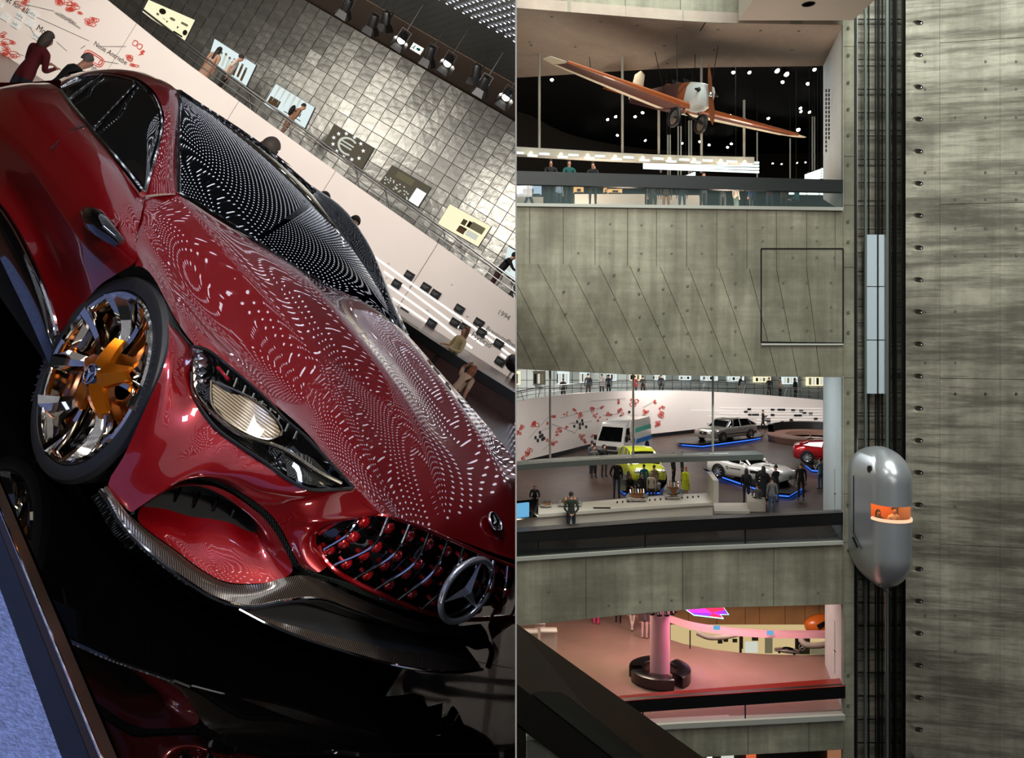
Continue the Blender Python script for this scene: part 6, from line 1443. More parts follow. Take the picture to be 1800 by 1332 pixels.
# --- white van with teal and blue stripes
p = fz(1098, 799, ZM); a = math.atan2(-.86, -.5); van = empty('van', p, Matrix.Rotation(a, 3, 'Z') @ Matrix.Diagonal((1.08, 1.08, 1.08)).to_3x3()); tag(van, 'white delivery van with teal and blue side stripes by the drawing wall', 'van')
def va(mb, n, m, par=None, smooth=30): return radd(mb.build(n, m, par or van, smooth))
prof = [(2.3, .35), (2.36, .75), (2.28, 1.05), (1.75, 1.95), (1.5, 2.12), (.6, 2.2), (-2.2, 2.2), (-2.35, 2.1), (-2.4, .4)]
mb = MB(); hw = .88
g = [[Vector((x, hw * q * (1 - .13 * max(0, (z - 1.0) / 1.2)), z)) for q in (1, .96, -.96, -1)] for x, z in prof]
mb.grid(g); n = len(prof)
for k in (0, 3):
    mb.add([g[i][k] for i in range(n)], [tuple(range(n))])
mb.add([g[0][0], g[0][3], g[-1][3], g[-1][0]], [(0, 1, 2, 3)])
van_b = va(mb, 'body', 'p_white')
def vs(x, z): return hw * (1 - .13 * max(0, (z - 1.0) / 1.2)) + .012
mb = MB(); q = [(2.28, 1.1), (1.8, 1.88)]; mb.slab([[Vector((2.3, .74, 1.1)), Vector((2.3, -.74, 1.1))], [Vector((1.82, .66, 1.88)), Vector((1.82, -.66, 1.88))]], Vector((.012, 0, .008))); va(mb, 'windscreen', 'glass_dark')
for s_ in (-1, 1):
    def sp(x, z): return Vector((x, s_ * vs(x, z), z))
    mb = MB(); mb.slab([[sp(2.02, 1.15), sp(1.25, 1.1)], [sp(1.7, 1.82), sp(1.25, 1.85)]], Vector((0, s_ * .01, 0))); va(mb, 'side_window', 'glass_dark')
    for z0, z1, m, nm in ((1.45, 1.72, 'teal', 'stripe'), (.78, 1.05, 'stripe_blue', 'stripe')):
        mat('teal', (20, 170, 150), .4); mat('stripe_blue', (20, 110, 190), .4)
        mb = MB(); mb.slab([[sp(.35, z0), sp(-2.3, z0)], [sp(.25, z1), sp(-2.3, z1)]], Vector((0, s_ * .008, 0))); va(mb, nm, m, van_b)
    mb = MB(); mb.prism([sp(.72 + .2 * math.cos(k * 1.0472), 1.02 + .26 * math.sin(k * 1.0472)) for k in range(6)], Vector((0, s_ * .014, 0))); mat('badge_blue', (70, 90, 140), .5); va(mb, 'emblem', 'badge_blue', van_b)
    mb = MB(); mb.box((2.12, s_ * 1.0, 1.25), (.08, .16, .3)); va(mb, 'door_mirror', 'black'); mb = MB(); mb.box((2.345, s_ * .66, .68), (.06, .3, .2)); va(mb, 'headlight', 'lamp_clear'); mb = MB(); mb.box((2.34, s_ * .84, .68), (.07, .1, .19)); va(mb, 'indicator', 'amber')
    mb = MB(); mb.box((1.15, s_ * (hw + .005), 1.0), (.14, .02, .04)); va(mb, 'door_handle', 'black')
    for k in range(4): mb = MB(); mb.box((.9, s_ * vs(0, 1.6), 1.2 + .1 * k), (.16, .01, .04)); va(mb, 'side_lettering', 'grey')
    for x in (-1.5, 1.5):
        mb = MB(); mb.lathe([(.4, 0), (.4, .02), (0, .02)], 20, Matrix.Rotation(-s_ * math.pi / 2, 3, 'X')); mb.v = [v + Vector((x, s_ * (hw - .01), .36)) for v in mb.v]; va(mb, 'wheel_arch', 'black_matte')
mb = MB(); mb.box((2.37, 0, .72), (.04, .95, .2)); va(mb, 'grille', 'dark_grey'); mb = MB(); mb.box((2.38, 0, .45), (.16, 1.7, .18)); va(mb, 'bumper', 'dark_grey')
for y in (-.25, .3): mb = MB(); mb.tube([(2.33, y, 1.1), (2.2, y - .35, 1.32)], .012, 4); va(mb, 'wiper', 'black')
wheel_set(van, None, (-1.5, 1.5), hw - .1, .34, .2, 'steel')

# --- white curved wall with drawings, tiled gallery and ramp rail behind
wb_ = [(896, 822), (925, 816), (945, 811), (1000, 797), (1030, 789), (1090, 776), (1180, 765), (1260, 757), (1340, 753), (1400, 753), (1470, 755)]
wt_ = L_((896, 708), (925, 702), (967, 695), (1030, 690), (1100, 687), (1200, 686), (1300, 691), (1380, 697), (1470, 705))
base = [fz(x, y, ZM) for x, y in wb_]; topc = [pix(x, wt_(x), b.y) for (x, y), b in zip(wb_, base)]
bs, tp = crom(base, 60), crom(topc, 60)
mb = MB(); mb.slab([tp, bs], NB * .15); ww = struct(mb.build('wall_exhibition', 'white_wall', None, 30), 'curved white exhibition wall with red drawings behind the cars'); radd(ww)
mb = MB(); mb.slab([[b + Vector((0, -.03, .28)) for b in bs], [b + Vector((0, -.03, 0)) for b in bs]], NB * .02); radd(mb.build('skirting', 'black', ww))
def ww_t(x):   # depth of the wall at pixel column x
    pts = [((b.x / b.y) * F + CX, b.y) for b in bs]
    for (x0, d0), (x1, d1) in zip(pts, pts[1:]):
        if x0 <= x <= x1: return d0 + (d1 - d0) * (x - x0) / (x1 - x0)
    return pts[-1][1]
def wwp(x, y, off=-.05): return pix(x, y, ww_t(x) + off)
r_ = random.Random(21)
def rdoodle(x, y, s, n):
    mb = MB()
    for k in range(n):
        cx2, cy2 = x + r_.uniform(-.5, .5) * s, y + r_.uniform(-.5, .5) * s; q = r_.uniform(.15, .32) * s
        ring = [wwp(cx2 + q * math.cos(6.283 * i / 7) * r_.uniform(.6, 1.2), cy2 + q * math.sin(6.283 * i / 7) * r_.uniform(.6, 1.2)) for i in range(7)]
        mb.tube(ring, .022, 4, closed=True)
    radd(mb.build('drawing', 'drawing_red', ww))
for x, y, s, n in [(942, 742, 12, 6), (913, 758, 10, 5), (916, 752, 8, 3), (972, 731, 8, 4), (962, 744, 5, 3), (982, 757, 9, 5), (930, 795, 12, 7), (919, 804, 8, 4), (966, 776, 9, 4), (976, 779, 8, 4), (1018, 729, 9, 6), (1009, 720, 6, 3), (994, 726, 7, 3), (1042, 721, 9, 5), (1057, 715, 7, 3), (1046, 730, 7, 4), (1070, 726, 10, 5), (1052, 736, 7, 3), (1022, 768, 8, 5), (1026, 774, 8, 4), (1040, 764, 6, 3), (1090, 706, 7, 4), (1115, 706, 12, 6), (1092, 722, 10, 5), (1137, 722, 10, 5), (1153, 708, 7, 4), (1163, 717, 8, 4), (1162, 727, 10, 6), (1156, 744, 10, 6), (995, 750, 6, 3), (978, 765, 6, 3), (1067, 738, 6, 3)]:
    rdoodle(x, y, s, n)
mb = MB()
for a, b in [((930, 770), (965, 732)), ((955, 790), (975, 770)), ((970, 745), (1010, 760)), ((985, 735), (1060, 715)), ((1000, 745), (1040, 740)), ((1040, 705), (1100, 700)), ((1010, 762), (1022, 740)), ((945, 760), (970, 750)), ((1060, 730), (1085, 727)), ((1130, 716), (1150, 705)), ((1005, 742), (1030, 748))]: mb.tube([wwp(*a), wwp((a[0] + b[0]) / 2, (a[1] + b[1]) / 2), wwp(*b)], .012, 4)
radd(mb.build('connecting_line', 'grey', ww))
cm = MB(); cm.box((0, 0, 0), (.17, .06, .2)); cme = cm.mesh('caption_plate', 'tablet'); cm2 = MB(); cm2.box((0, 0, 0), (.3, .06, .18)); cme2 = cm2.mesh('caption_tablet', 'tablet')
for x, y in [(949, 760), (949, 767), (953, 765), (941, 769), (956, 770), (945, 774), (953, 772), (1014, 741), (1023, 739), (1009, 749), (1019, 746), (1024, 745), (1030, 750), (1019, 752), (1091, 732), (1106, 724)]: radd(inst('caption_plate', cme, wwp(x, y, -.06), ww))
for x, y in [(1317, 719), (1311, 723), (1318, 728), (1325, 728), (1331, 728), (1358, 720), (1370, 720), (1377, 720), (1394, 721), (1408, 722), (1414, 726), (1425, 727), (1358, 729), (1399, 730), (1406, 730), (1434, 736), (1391, 738), (1351, 737), (1351, 742), (1375, 742), (1404, 743), (1345, 737)]: radd(inst('caption_tablet', cme2, wwp(x, y, -.06), ww))
for y0, xa in ((717, 1265), (722, 1214), (727, 1265), (732, 1245), (737, 1330), (743, 1330)):
    mb = MB(); mb.tube([wwp(x, y0 + (x - 1340) * .01) for x in (xa, (xa + 1446) / 2, 1446)], .01, 4); radd(mb.build('light_line', 'line_light', ww))
# gallery behind the wall: tiled wall with lit pictures
gw = [(896, 640, 56), (960, 640, 59), (1030, 640, 62), (1100, 640, 65), (1200, 640, 70), (1300, 640, 73), (1400, 640, 74), (1500, 640, 74)]
gt_ = crom([pix(x, y, d) for x, y, d in gw], 40); gb_ = [p - Vector((0, 0, 4.5)) for p in gt_]
mat('gal_tile', (176, 184, 178), .45, .2); mb = MB(); mb.slab([gt_, gb_], NB * .15); gwall = struct(mb.build('wall_gallery', 'gal_tile', None, 30), 'grey tiled wall of the ramp above the white exhibition wall'); radd(gwall)
def gwt(x):
    for (x0, _, d0), (x1, _, d1) in zip(gw, gw[1:]):
        if x0 <= x <= x1: return d0 + (d1 - d0) * (x - x0) / (x1 - x0)
    return 74
mb = MB()
for k in range(34):
    x = 910 + 16 * k; mb.tube([pix(x, 648, gwt(x) - .02), pix(x, 700, gwt(x) - .02)], .02, 4)
for y in (668, 682): mb.tube([pix(x, y, gwt(x) - .02) for x in range(900, 1470, 40)], .02, 4)
radd(mb.build('tile_joint', 'joint', gwall))['kind'] = 'stuff'
pics = [(900, 915, 656, 676, 'pic_warm'), (928, 959, 656, 676, 'pic_grey'), (973, 1001, 656, 675, 'pic_cool'), (1015, 1037, 656, 673, 'pic_cool'), (1062, 1084, 657, 669, 'pic_cool'), (1098, 1127, 658, 669, 'pic_warm'), (1142, 1170, 660, 668, 'pic_cool'), (1186, 1215, 661, 668, 'pic_cool'), (1231, 1262, 661, 669, 'pic_cool'), (1277, 1308, 662, 670, 'pic_cool'), (1324, 1355, 663, 672, 'pic_warm'), (1374, 1402, 663, 675, 'pic_cool'), (1417, 1450, 663, 678, 'pic_warm')]
for k, (x0, x1, y0, y1, m) in enumerate(pics):
    d = gwt((x0 + x1) / 2) - .3; mb = MB(); mb.slab([[pix(x0, y0 - 4, d), pix(x1, y0 - 4, d)], [pix(x0, y1, d), pix(x1, y1, d)]], NB * .1); o = mb.build('backlit_picture', m); radd(o)
    tag(o, ['cream lit picture at the dividing wall above the ramp', 'dark lit picture of a street scene, second along the ramp wall', 'white lit picture behind the visitor in dark grey on the ramp', 'white lit picture behind the big man in black on the ramp', 'white lit picture behind the pair on the ramp', 'cream lit picture behind the visitor in red on the ramp', 'white lit picture behind the visitor with a bag on the ramp', 'white lit picture right of the van on the ramp wall', 'white lit picture above the front of the silver estate car', 'white lit picture behind the seated visitor on the ramp', 'cream lit picture behind the visitor in plain black on the ramp', 'white lit picture behind the visitor in a vest on the ramp', 'cream lit picture at the right end of the ramp wall'][k], 'picture', 'lit pictures above the exhibition wall')
    for q in range(4):
        b = MB(); u = x0 + (x1 - x0) * (.15 + .2 * q); b.slab([[pix(u, y0 + 1, d - .03), pix(u + (x1 - x0) * .13, y0 + 1, d - .03)], [pix(u, y1 - 2, d - .03), pix(u + (x1 - x0) * .13, y1 - 2, d - .03)]], NB * .02); radd(b.build('printed_figure', ['fig_mid', 'fig_pale', 'fig_dark', 'fig_pale'][(q + k) % 4], o))
# walkway of the ramp
top = [t + Vector((0, .1, -.45)) for t in tp]; mb = MB(); mb.slab([top, [p + Vector((0, 5, 0)) for p in top]], Vector((0, 0, -.2))); radd(struct(mb.build('trim_3', 'grey'), 'walkway floor of the ramp behind the white wall'))
rr_ = empty('ramp_handrail', topc[4]); tag(rr_, 'slim steel handrail along the top of the white exhibition wall', 'railing'); inv = Matrix.Translation(-Vector(rr_.location))
for dy, r2 in ((17, .03), (14, .02), (7, .018)):
    mb = MB(); mb.tube([pix(x, wt_(x) - dy, ww_t(x) + .1) for x in range(900, 1470, 30)], r2, 6); o = mb.build('rail', 'alu', rr_, True); o.matrix_parent_inverse = inv; radd(o)
for x in range(915, 1460, 36):
    mb = MB(); mb.tube([pix(x + (6 if (x // 36) % 2 else -5), wt_(x), ww_t(x) + .1), pix(x, wt_(x) - 17, ww_t(x) + .1)], .022, 5); o = mb.build('strut', 'alu', rr_, True); o.matrix_parent_inverse = inv; radd(o)

# --- hanging beam across the exhibition
hb_ = [(896, 829, 812), (930, 825, 808), (1000, 820, 803), (1100, 815, 799), (1200, 812, 796), (1342, 808, 794)]
root = empty('hanging_beam', pix(1120, 815, 35)); tag(root, 'long grey lighting beam hung on three rods across the car exhibition', 'beam'); inv = Matrix.Translation(-Vector(root.location))
def hb(mb, n, m, sm=False): o = mb.build(n, m, root, sm); o.matrix_parent_inverse = inv; return radd(o)
lo = crom([pix(x, y0, 35) for x, y0, y1 in hb_], 40); up = crom([pix(x, y0 - 9.5, 35) for x, y0, y1 in hb_], 40); bkz = crom([pix(x, y1 - 1, 35) + Vector((0, 1.0, 0)) for x, y0, y1 in hb_], 40)
bkz = [Vector((u_.x * 1.0, u_.y + 1.15, u_.z)) for u_ in up]
mb = MB(); mb.grid([lo, up, bkz, [Vector((b.x, b.y, l.z)) for b, l in zip(bkz, lo)]], closed=False); mb.grid([[Vector((b.x, b.y, l.z)) for b, l in zip(bkz, lo)], lo]); hb(mb, 'beam', 'beam_grey')
for k in range(8):
    i = 3 + k * 4; mb = MB(); q = up[i].lerp(bkz[i], .35) + Vector((0, 0, .01)); q2 = up[i + 3].lerp(bkz[i + 3], .35) + Vector((0, 0, .01)); mb.tube([q, q2], .04, 4); hb(mb, 'cover_plate', 'ledge')
for x, y0, y1 in ((967, 643, 806), (1113, 655, 801), (1253, 661, 797)):
    mb = MB(); mb.tube([pix(x, y0 - 20, 35.5), pix(x, y1, 35.5)], .05, 8); hb(mb, 'rod', 'ledge', True)
# --- round brown bench
c = fz(1432, 775, ZM); root = empty('round_bench', c); tag(root, 'round brown bench ring with raised back right of the silver car', 'bench')
mat('bench_brown', (112, 82, 70), .5); mat('bench_side', (96, 56, 46), .5)
mb = MB(); mb.lathe([(3.3, 0), (3.4, .45), (3.3, .55), (2.2, .55), (2.1, .5), (2.1, .2)], 48); radd(inst('seat_ring', mb.mesh('seat_ring', 'bench_brown', 40), (0, 0, 0), root))
mb = MB(); g = [[Vector((r2 * math.cos(a), r2 * math.sin(a), z)) for a in [.2 + 2.6 * k / 20 for k in range(21)]] for r2, z in ((3.3, .55), (3.35, 1.1), (3.0, 1.15), (2.9, .55))]; mb.grid(g); radd(mb.build('backrest', 'leather', root, 40))
mb = MB(); mb.lathe([(0, .06), (2.1, .06)], 32); radd(inst('inner_floor', mb.mesh('inner_floor', 'pic_soft' if 'pic_soft' in MATS else 'white_wall'), (0, 0, 0), root))

# --- exhibit table along the balustrade
root = empty('exhibit_table', fz(1080, 945, ZM)); tag(root, 'long white exhibit table with engine parts along the balustrade', 'table'); inv = Matrix.Translation(-Vector(root.location))
def et(mb, n, m, sm=False): o = mb.build(n, m, root, sm); o.matrix_parent_inverse = inv; return radd(o)
zt2 = ZM + .95; mat('table_white', (200, 192, 178), .45)
ft = [(896, 908), (960, 903), (1040, 897), (1120, 891), (1200, 886), (1254, 883)]; bk_ = [(896, 893), (960, 887), (1040, 881), (1120, 874), (1200, 868), (1247, 866)]
A_ = [fz(x, y, zt2) for x, y in ft]; B_ = [fz(x, y, zt2) for x, y in bk_]
mb = MB(); mb.slab([A_, B_], Vector((0, 0, -.12))); et(mb, 'table_top', 'table_white')
mb = MB(); mb.slab([[p + Vector((0, .12, -.12)) for p in A_], [Vector((p.x, p.y + .12, ZM)) for p in A_]], NB * .1); et(mb, 'front_panel', 'table_white')
q = [fz(1243, 866, zt2), fz(1254, 884, zt2)]; mb = MB(); mb.slab([[q[0] + Vector((0, 0, .95)), q[1] + Vector((0, 0, .95))], [q[0], q[1]]], Vector((.22, 0, 0))); et(mb, 'end_panel', 'table_white')
mb = MB(); mb.slab([[fz(900, 893, zt2) + Vector((0, -.4, .35)), fz(946, 888, zt2) + Vector((0, -.4, .35))], [fz(900, 912, zt2) + Vector((0, -.1, -.05)), fz(946, 905, zt2) + Vector((0, -.1, -.05))]], NB * .05); scr = et(mb, 'info_screen', 'black_gloss')
emis('screen_blue', (110, 180, 225), .9)
mb = MB(); mb.slab([[fz(905, 894, zt2) + Vector((0, -.44, .3)), fz(930, 891, zt2) + Vector((0, -.44, .3))], [fz(905, 909, zt2) + Vector((0, -.16, .0)), fz(930, 906, zt2) + Vector((0, -.16, .0))]], NB * .01); et(mb, 'screen_image', 'screen_blue')
for k in range(16):
    mb = MB(); p = fz(1085 + 9.5 * k, 884 - .65 * k, zt2); mb.box(p + Vector((0, 0, .04)), (.06, .06, .08)); et(mb, 'small_part', 'bronze')
mb = MB(); p = fz(1058, 893, zt2); mb.box(p + Vector((0, 0, .01)), (.7, .25, .02)); et(mb, 'caption_bar', 'bronze')
mat('brass', (170, 120, 80), .3, .9)
def engine(px_, py_, sx, sz, label, seed):
    p = fz(px_, py_, zt2 + .02); root2 = empty('engine', p); tag(root2, label, 'engine', 'engines on the exhibit table'); r2 = random.Random(seed)
    mb = MB(); mb.box((0, 0, sz * .4), (sx * .7, .3, sz * .5)); radd(mb.build('engine_block', 'brass', root2))
    mb = MB(); mb.box((0, 0, .06), (sx, .34, .05)); radd(mb.build('stand', 'steel', root2))
    for k in range(6):
        mb = MB(); x = (k - 2.5) * sx * .13; mb.tube([(x, -.1, sz * .62), (x, -.05, sz * (.85 + .1 * r2.random())), (x + .04, .1, sz * .7)], .035, 8); radd(mb.build('pipe', ['steel', 'brass', 'chrome'][k % 3], root2, True))
    for s_ in (-1, 1):
        mb = MB(); mb.lathe([(0, .06), (sz * .22, .05), (sz * .24, 0), (sz * .22, -.05), (0, -.06)], 18, Matrix.Rotation(math.pi / 2, 3, 'X')); radd(inst('pulley', mb.mesh('pulley', 'steel', 30), (s_ * sx * .42, -.12, sz * .36), root2))
    mb = MB(); mb.tube([(-sx * .4, -.18, sz * .3), (0, -.2, sz * .22), (sx * .4, -.18, sz * .34)], .03, 6); radd(mb.build('shaft', 'chrome', root2, True))
engine(1119, 880, .85, .55, 'low brass-coloured engine on the exhibit table before the cream-shirted man', 1); engine(1183, 876, .65, .8, 'tall brown engine block standing on the exhibit table', 2); engine(1002, 889, .95, .38, 'pale machine model on the left of the exhibit table', 3); engine(960, 890, .45, .25, 'small brown part box on the exhibit table beside the screens', 4)
# white bench blocks by the table end
for k, (x0, x1, y0, y1, lb) in enumerate([(1314, 1346, 893, 899, 'low white bench block the grey-shirted visitor sits on'), (1256, 1318, 898, 903, 'low white step strip beside the table end')]):
    a, b, c_, d = fz(x0, y1, ZM), fz(x1, y1, ZM), fz(x1 - 4, y0 - 10, ZM), fz(x0 - 2, y0 - 10, ZM); hh = Vector((0, 0, .45 if k == 0 else .12)); mb = MB(); mb.hexa([a, b, c_, d, a + hh, b + hh, c_ + hh, d + hh]); o = mb.build('bench_block' if k == 0 else 'step_block', 'table_white'); tag(o, lb, 'bench' if k == 0 else 'step'); radd(o)

# --- visitors
def rp(x, ytop, yfeet, label, z=ZM, yaw=None, **k):
    p = fz(x, yfeet, z); h = (yfeet - ytop) / F * p.y
    h = min(max(h, 1.2 if k.get('kid') else 1.5), 1.95); k.pop('kid', None)
    return person(p, h, yaw if yaw is not None else math.pi / 2, label, side=RIGHT, **k)
B_, J_ = (16, 16, 18), (48, 66, 92)
rp(1041, 769, 834, 'tall visitor in a grey hooded jacket in front of the van', top=(74, 78, 84), bottom=(24, 26, 30), yaw=1.9, shoe=(200, 195, 190))
rp(1044, 783, 840, 'visitor in a grey T-shirt with a dark bag before the van', top=(88, 88, 88), bottom=(30, 30, 32), yaw=-1.3, arms='pocket', bag=(14, 14, 14), sleeves=False)
rp(1062, 781, 838, 'visitor in black standing between the van and the lime car', top=B_, bottom=(60, 50, 46), yaw=-1.2)
rp(1084, 806, 875, 'visitor in a black jacket and jeans left of the lime car', top=B_, bottom=J_, yaw=1.2, arms='pocket')
rp(1132, 818, 868, 'child-sized visitor in a teal top before the lime car', top=(20, 110, 120), bottom=(30, 34, 40), yaw=1.6)
rp(1150, 817, 870, 'visitor in a beige shirt with dark dungarees before the lime car', top=(140, 120, 98), bottom=(28, 28, 32), yaw=1.9)
rp(1105, 842, 888, 'woman in black leaning on the table before the lime car', top=B_, bottom=B_, hair=(60, 34, 28), long_hair=True, yaw=-1.2, arms='lean', lean=.2)
rp(1129, 838, 886, 'dark-haired man in a dark shirt touching his face at the table', top=(34, 34, 40), bottom=(30, 30, 34), yaw=-1.9, arms=('chin', 'lean'))
rp(1145, 838, 885, 'man in a cream jumper with grey hair at the table', top=(214, 202, 182), bottom=(60, 56, 52), hair=(170, 160, 150), yaw=-1.9)
rp(1184, 795, 849, 'visitor in dark camouflage standing behind the tall engine', top=(40, 42, 36), bottom=(34, 36, 40), yaw=-.6)
rp(1199, 794, 846, 'visitor in a dark olive jacket with a flat cap behind the yellow jacket', top=(48, 48, 40), bottom=(60, 58, 46), yaw=-.4, cap=(16, 16, 16))
rp(1205, 820, 876, 'visitor in a bright yellow jacket holding a child', top=(206, 214, 20), bottom=(180, 190, 30), hair=(190, 120, 90), yaw=.6, skirt=.5)
rp(1312, 823, 885, 'silhouetted visitor with a backpack left of the roadster front wheel', top=B_, bottom=B_, yaw=1.4, backpack=(12, 12, 12), long_hair=True)
rp(1342, 819, 889, 'long-haired visitor in a long black coat watching the roadster', top=B_, bottom=B_, yaw=1.3, long_hair=.4, skirt=.25, arms='crossed')
rp(1364, 817, 884, 'visitor in black reading beside the roadster nose', top=B_, bottom=J_, yaw=2.2, arms='phone')
rp(1357, 838, 903, 'child in a grey top and jeans near the white bench block', top=(120, 118, 116), bottom=(66, 84, 104), yaw=1.5, kid=1)
rp(1331, 846, 893, 'visitor in grey with a shoulder strap sitting on the white bench block', top=(84, 84, 86), bottom=B_, yaw=1.5, pose='sit', bag=(14, 14, 14), arms='lap')
rp(1408, 813, 877, 'man in black with white shoes standing right of the roadster', top=B_, bottom=B_, yaw=1.5, shoe=(225, 225, 225), hair=(90, 70, 56))
rp(1442, 805, 860, 'visitor in a pale blouse and jeans at the pale reveal', top=(110, 126, 140), bottom=(50, 80, 100), yaw=2.0, arms='phone')
rp(1341, 720, 757, 'man in black walking past the tail of the silver estate car', top=B_, bottom=B_, yaw=0, arms='phone', pose='walk', shoe=(120, 60, 40))
rp(1425, 763, 806, 'bald man in black by the round brown bench', top=B_, bottom=B_, yaw=1.2, hair=(150, 110, 90))
rp(1004, 864, 946, 'man in a dark green hooded jacket and jeans, hands behind, at the table front', top=(40, 46, 38), bottom=(34, 50, 66), yaw=1.6, arms='behind')
rp(940, 868, 905, 'fair-haired woman in black bending over the screens', top=B_, bottom=B_, hair=(150, 100, 60), yaw=-1.6, lean=.6, arms='lean')
# on the ramp above the white wall
def ramp2(x, ytop, label, **k):
    d = ww_t(x) + 1.8; p = pix(x, ytop, d); h = k.pop('h', 1.72); return person(p - Vector((0, 0, h)), h, k.pop('yaw', 1.57), label, side=RIGHT, **k)
ramp2(990, 664, 'visitor in dark grey at the ramp rail, leftmost', top=(50, 48, 46), bottom=(24, 24, 24), h=1.6)
ramp2(1034, 656, 'broad man in black at the ramp rail', top=B_, bottom=(30, 30, 30), h=1.85, hair=(30, 20, 16))
ramp2(1058, 657, 'visitor in a white and black top at the ramp rail', top=(180, 172, 168), bottom=(40, 34, 32), hair=(90, 50, 36))
ramp2(1070, 658, 'visitor in navy next to the white and black top on the ramp', top=(34, 42, 56), bottom=(40, 40, 40))
ramp2(1116, 660, 'visitor in a red jacket on the ramp', top=(140, 16, 26), bottom=(36, 44, 70), yaw=1.8)
ramp2(1130, 660, 'visitor in a black T-shirt beside the red jacket on the ramp', top=B_, bottom=(34, 26, 24), sleeves=False, yaw=1.3)
ramp2(1162, 658, 'visitor in black carrying a bag on the ramp', top=B_, bottom=B_, bag=(20, 18, 16))
ramp2(1299, 660, 'visitor in a black top and beige trousers leaning on the ramp', top=B_, bottom=(140, 110, 96), yaw=0, lean=.3, arms='reach', h=1.6)
ramp2(1352, 663, 'visitor all in plain black on the ramp', top=B_, bottom=B_, yaw=1.4)
ramp2(1371, 663, 'visitor in a beige and black vest on the ramp', top=(150, 124, 100), bottom=B_, yaw=.2, sleeves=False)
ramp2(1398, 665, 'visitor in a long black coat, rightmost on the ramp', top=B_, bottom=B_, yaw=-1.0, long_hair=True)
# =================================================================== aeroplane
mat('wood_orange', (150, 78, 38), .4, coat=.3); mat('wing_brown', (88, 48, 38), .5); mat('wing_cream', (226, 214, 190), .5); mat('cowl_grey', (186, 190, 186), .4); mat('fus_brown', (84, 52, 50), .45); mat('prop_wood', (120, 66, 36), .3, coat=.6)
nose = pix(1246, 166, 31.0); tail = pix(1128, 176, 35.5)
PFW = (nose - tail).normalized(); tl, tr_ = pix(964, 101, 29.3), pix(1410, 241, 34.2)
PWD = (tr_ - tl).normalized(); PWD = (PWD - PFW * PWD.dot(PFW)).normalized(); PUP = PWD.cross(PFW); PUP = PUP if PUP.z > 0 else -PUP
plane = empty('aeroplane', nose); tag(plane, 'small wooden low-wing aeroplane with brown wings hanging under the soffit', 'aeroplane'); inv = Matrix.Translation(-Vector(plane.location))
def ap(mb, n, m, sm=40, par=None):
    o = mb.build(n, m, par or plane, sm)
    if par is None: o.matrix_parent_inverse = inv
    return radd(o)
def fpnt(s, w, u): return nose - PFW * s + PWD * w + PUP * u      # s back from the nose, w to picture right, u up
Lf = (nose - tail).length + 1.0
def fsec(s, hw, hb, ht): return [fpnt(s, x * hw, z) for x, z in ((-.75, -hb), (-1, -hb * .45), (-1, ht * .5), (-.7, ht), (0, ht * 1.12), (.7, ht), (1, ht * .5), (1, -hb * .45), (.75, -hb), (0, -hb * 1.08))]
sec = [(.0, .16, .2, .16), (.12, .36, .42, .34), (.5, .44, .55, .42), (.95, .46, .6, .46)]
mb = MB(); g = [fsec(*q) for q in sec]; mb.grid(g, closed=True); mb.add(g[0], [tuple(range(10))]); ap(mb, 'cowling', 'cowl_grey')
mb = MB(); g = [fsec(*q) for q in [(.95, .46, .6, .46), (1.5, .47, .62, .46)]]; mb.grid(g, closed=True); ap(mb, 'nose_panel', 'wood_orange')
mb = MB(); g = [fsec(*q) for q in [(1.5, .47, .62, .46), (2.5, .46, .58, .45), (3.6, .36, .44, .4), (4.8, .22, .26, .34), (Lf, .06, .08, .28)]]; mb.grid(g, closed=True); mb.add(g[-1], [tuple(range(10))]); ap(mb, 'fuselage', 'fus_brown')
me = text_mesh('KLEMM', .22, 'ink'); sd = -PWD; Q = Matrix((PFW * 1.0, PUP, PFW.cross(PUP))).transposed(); o = inst('name_lettering', me, fpnt(1.45, -.485, -.12), None, Q @ Matrix.Rotation(.6, 3, 'Z')); o.parent = plane; o.matrix_parent_inverse = inv; radd(o)
for k, s_ in enumerate((1.75, 2.55)):
    mb = MB(); mb.grid([[fpnt(s_ - .15, -.22, .46), fpnt(s_ - .15, .22, .46)], [fpnt(s_ + .08, -.2, .72), fpnt(s_ + .08, .2, .72)]]); ap(mb, 'windshield', 'glass_pane', False)
    mb = MB(); mb.tube([fpnt(s_ + .3 + .26 * math.cos(t), .24 * math.sin(t), .5) for t in [6.283 * q / 16 for q in range(16)]], .03, 6, closed=True); ap(mb, 'cockpit_rim', 'wood_orange')
for k in (-1, 1):
    mb = MB(); mb.ball(fpnt(.2, k * .36, .1), (.1, .1, .1), 10, 6); mb.tube([fpnt(.2, k * .36, .1), fpnt(.15, k * .55, .08)], .05, 8); ap(mb, 'cylinder_head', 'black')
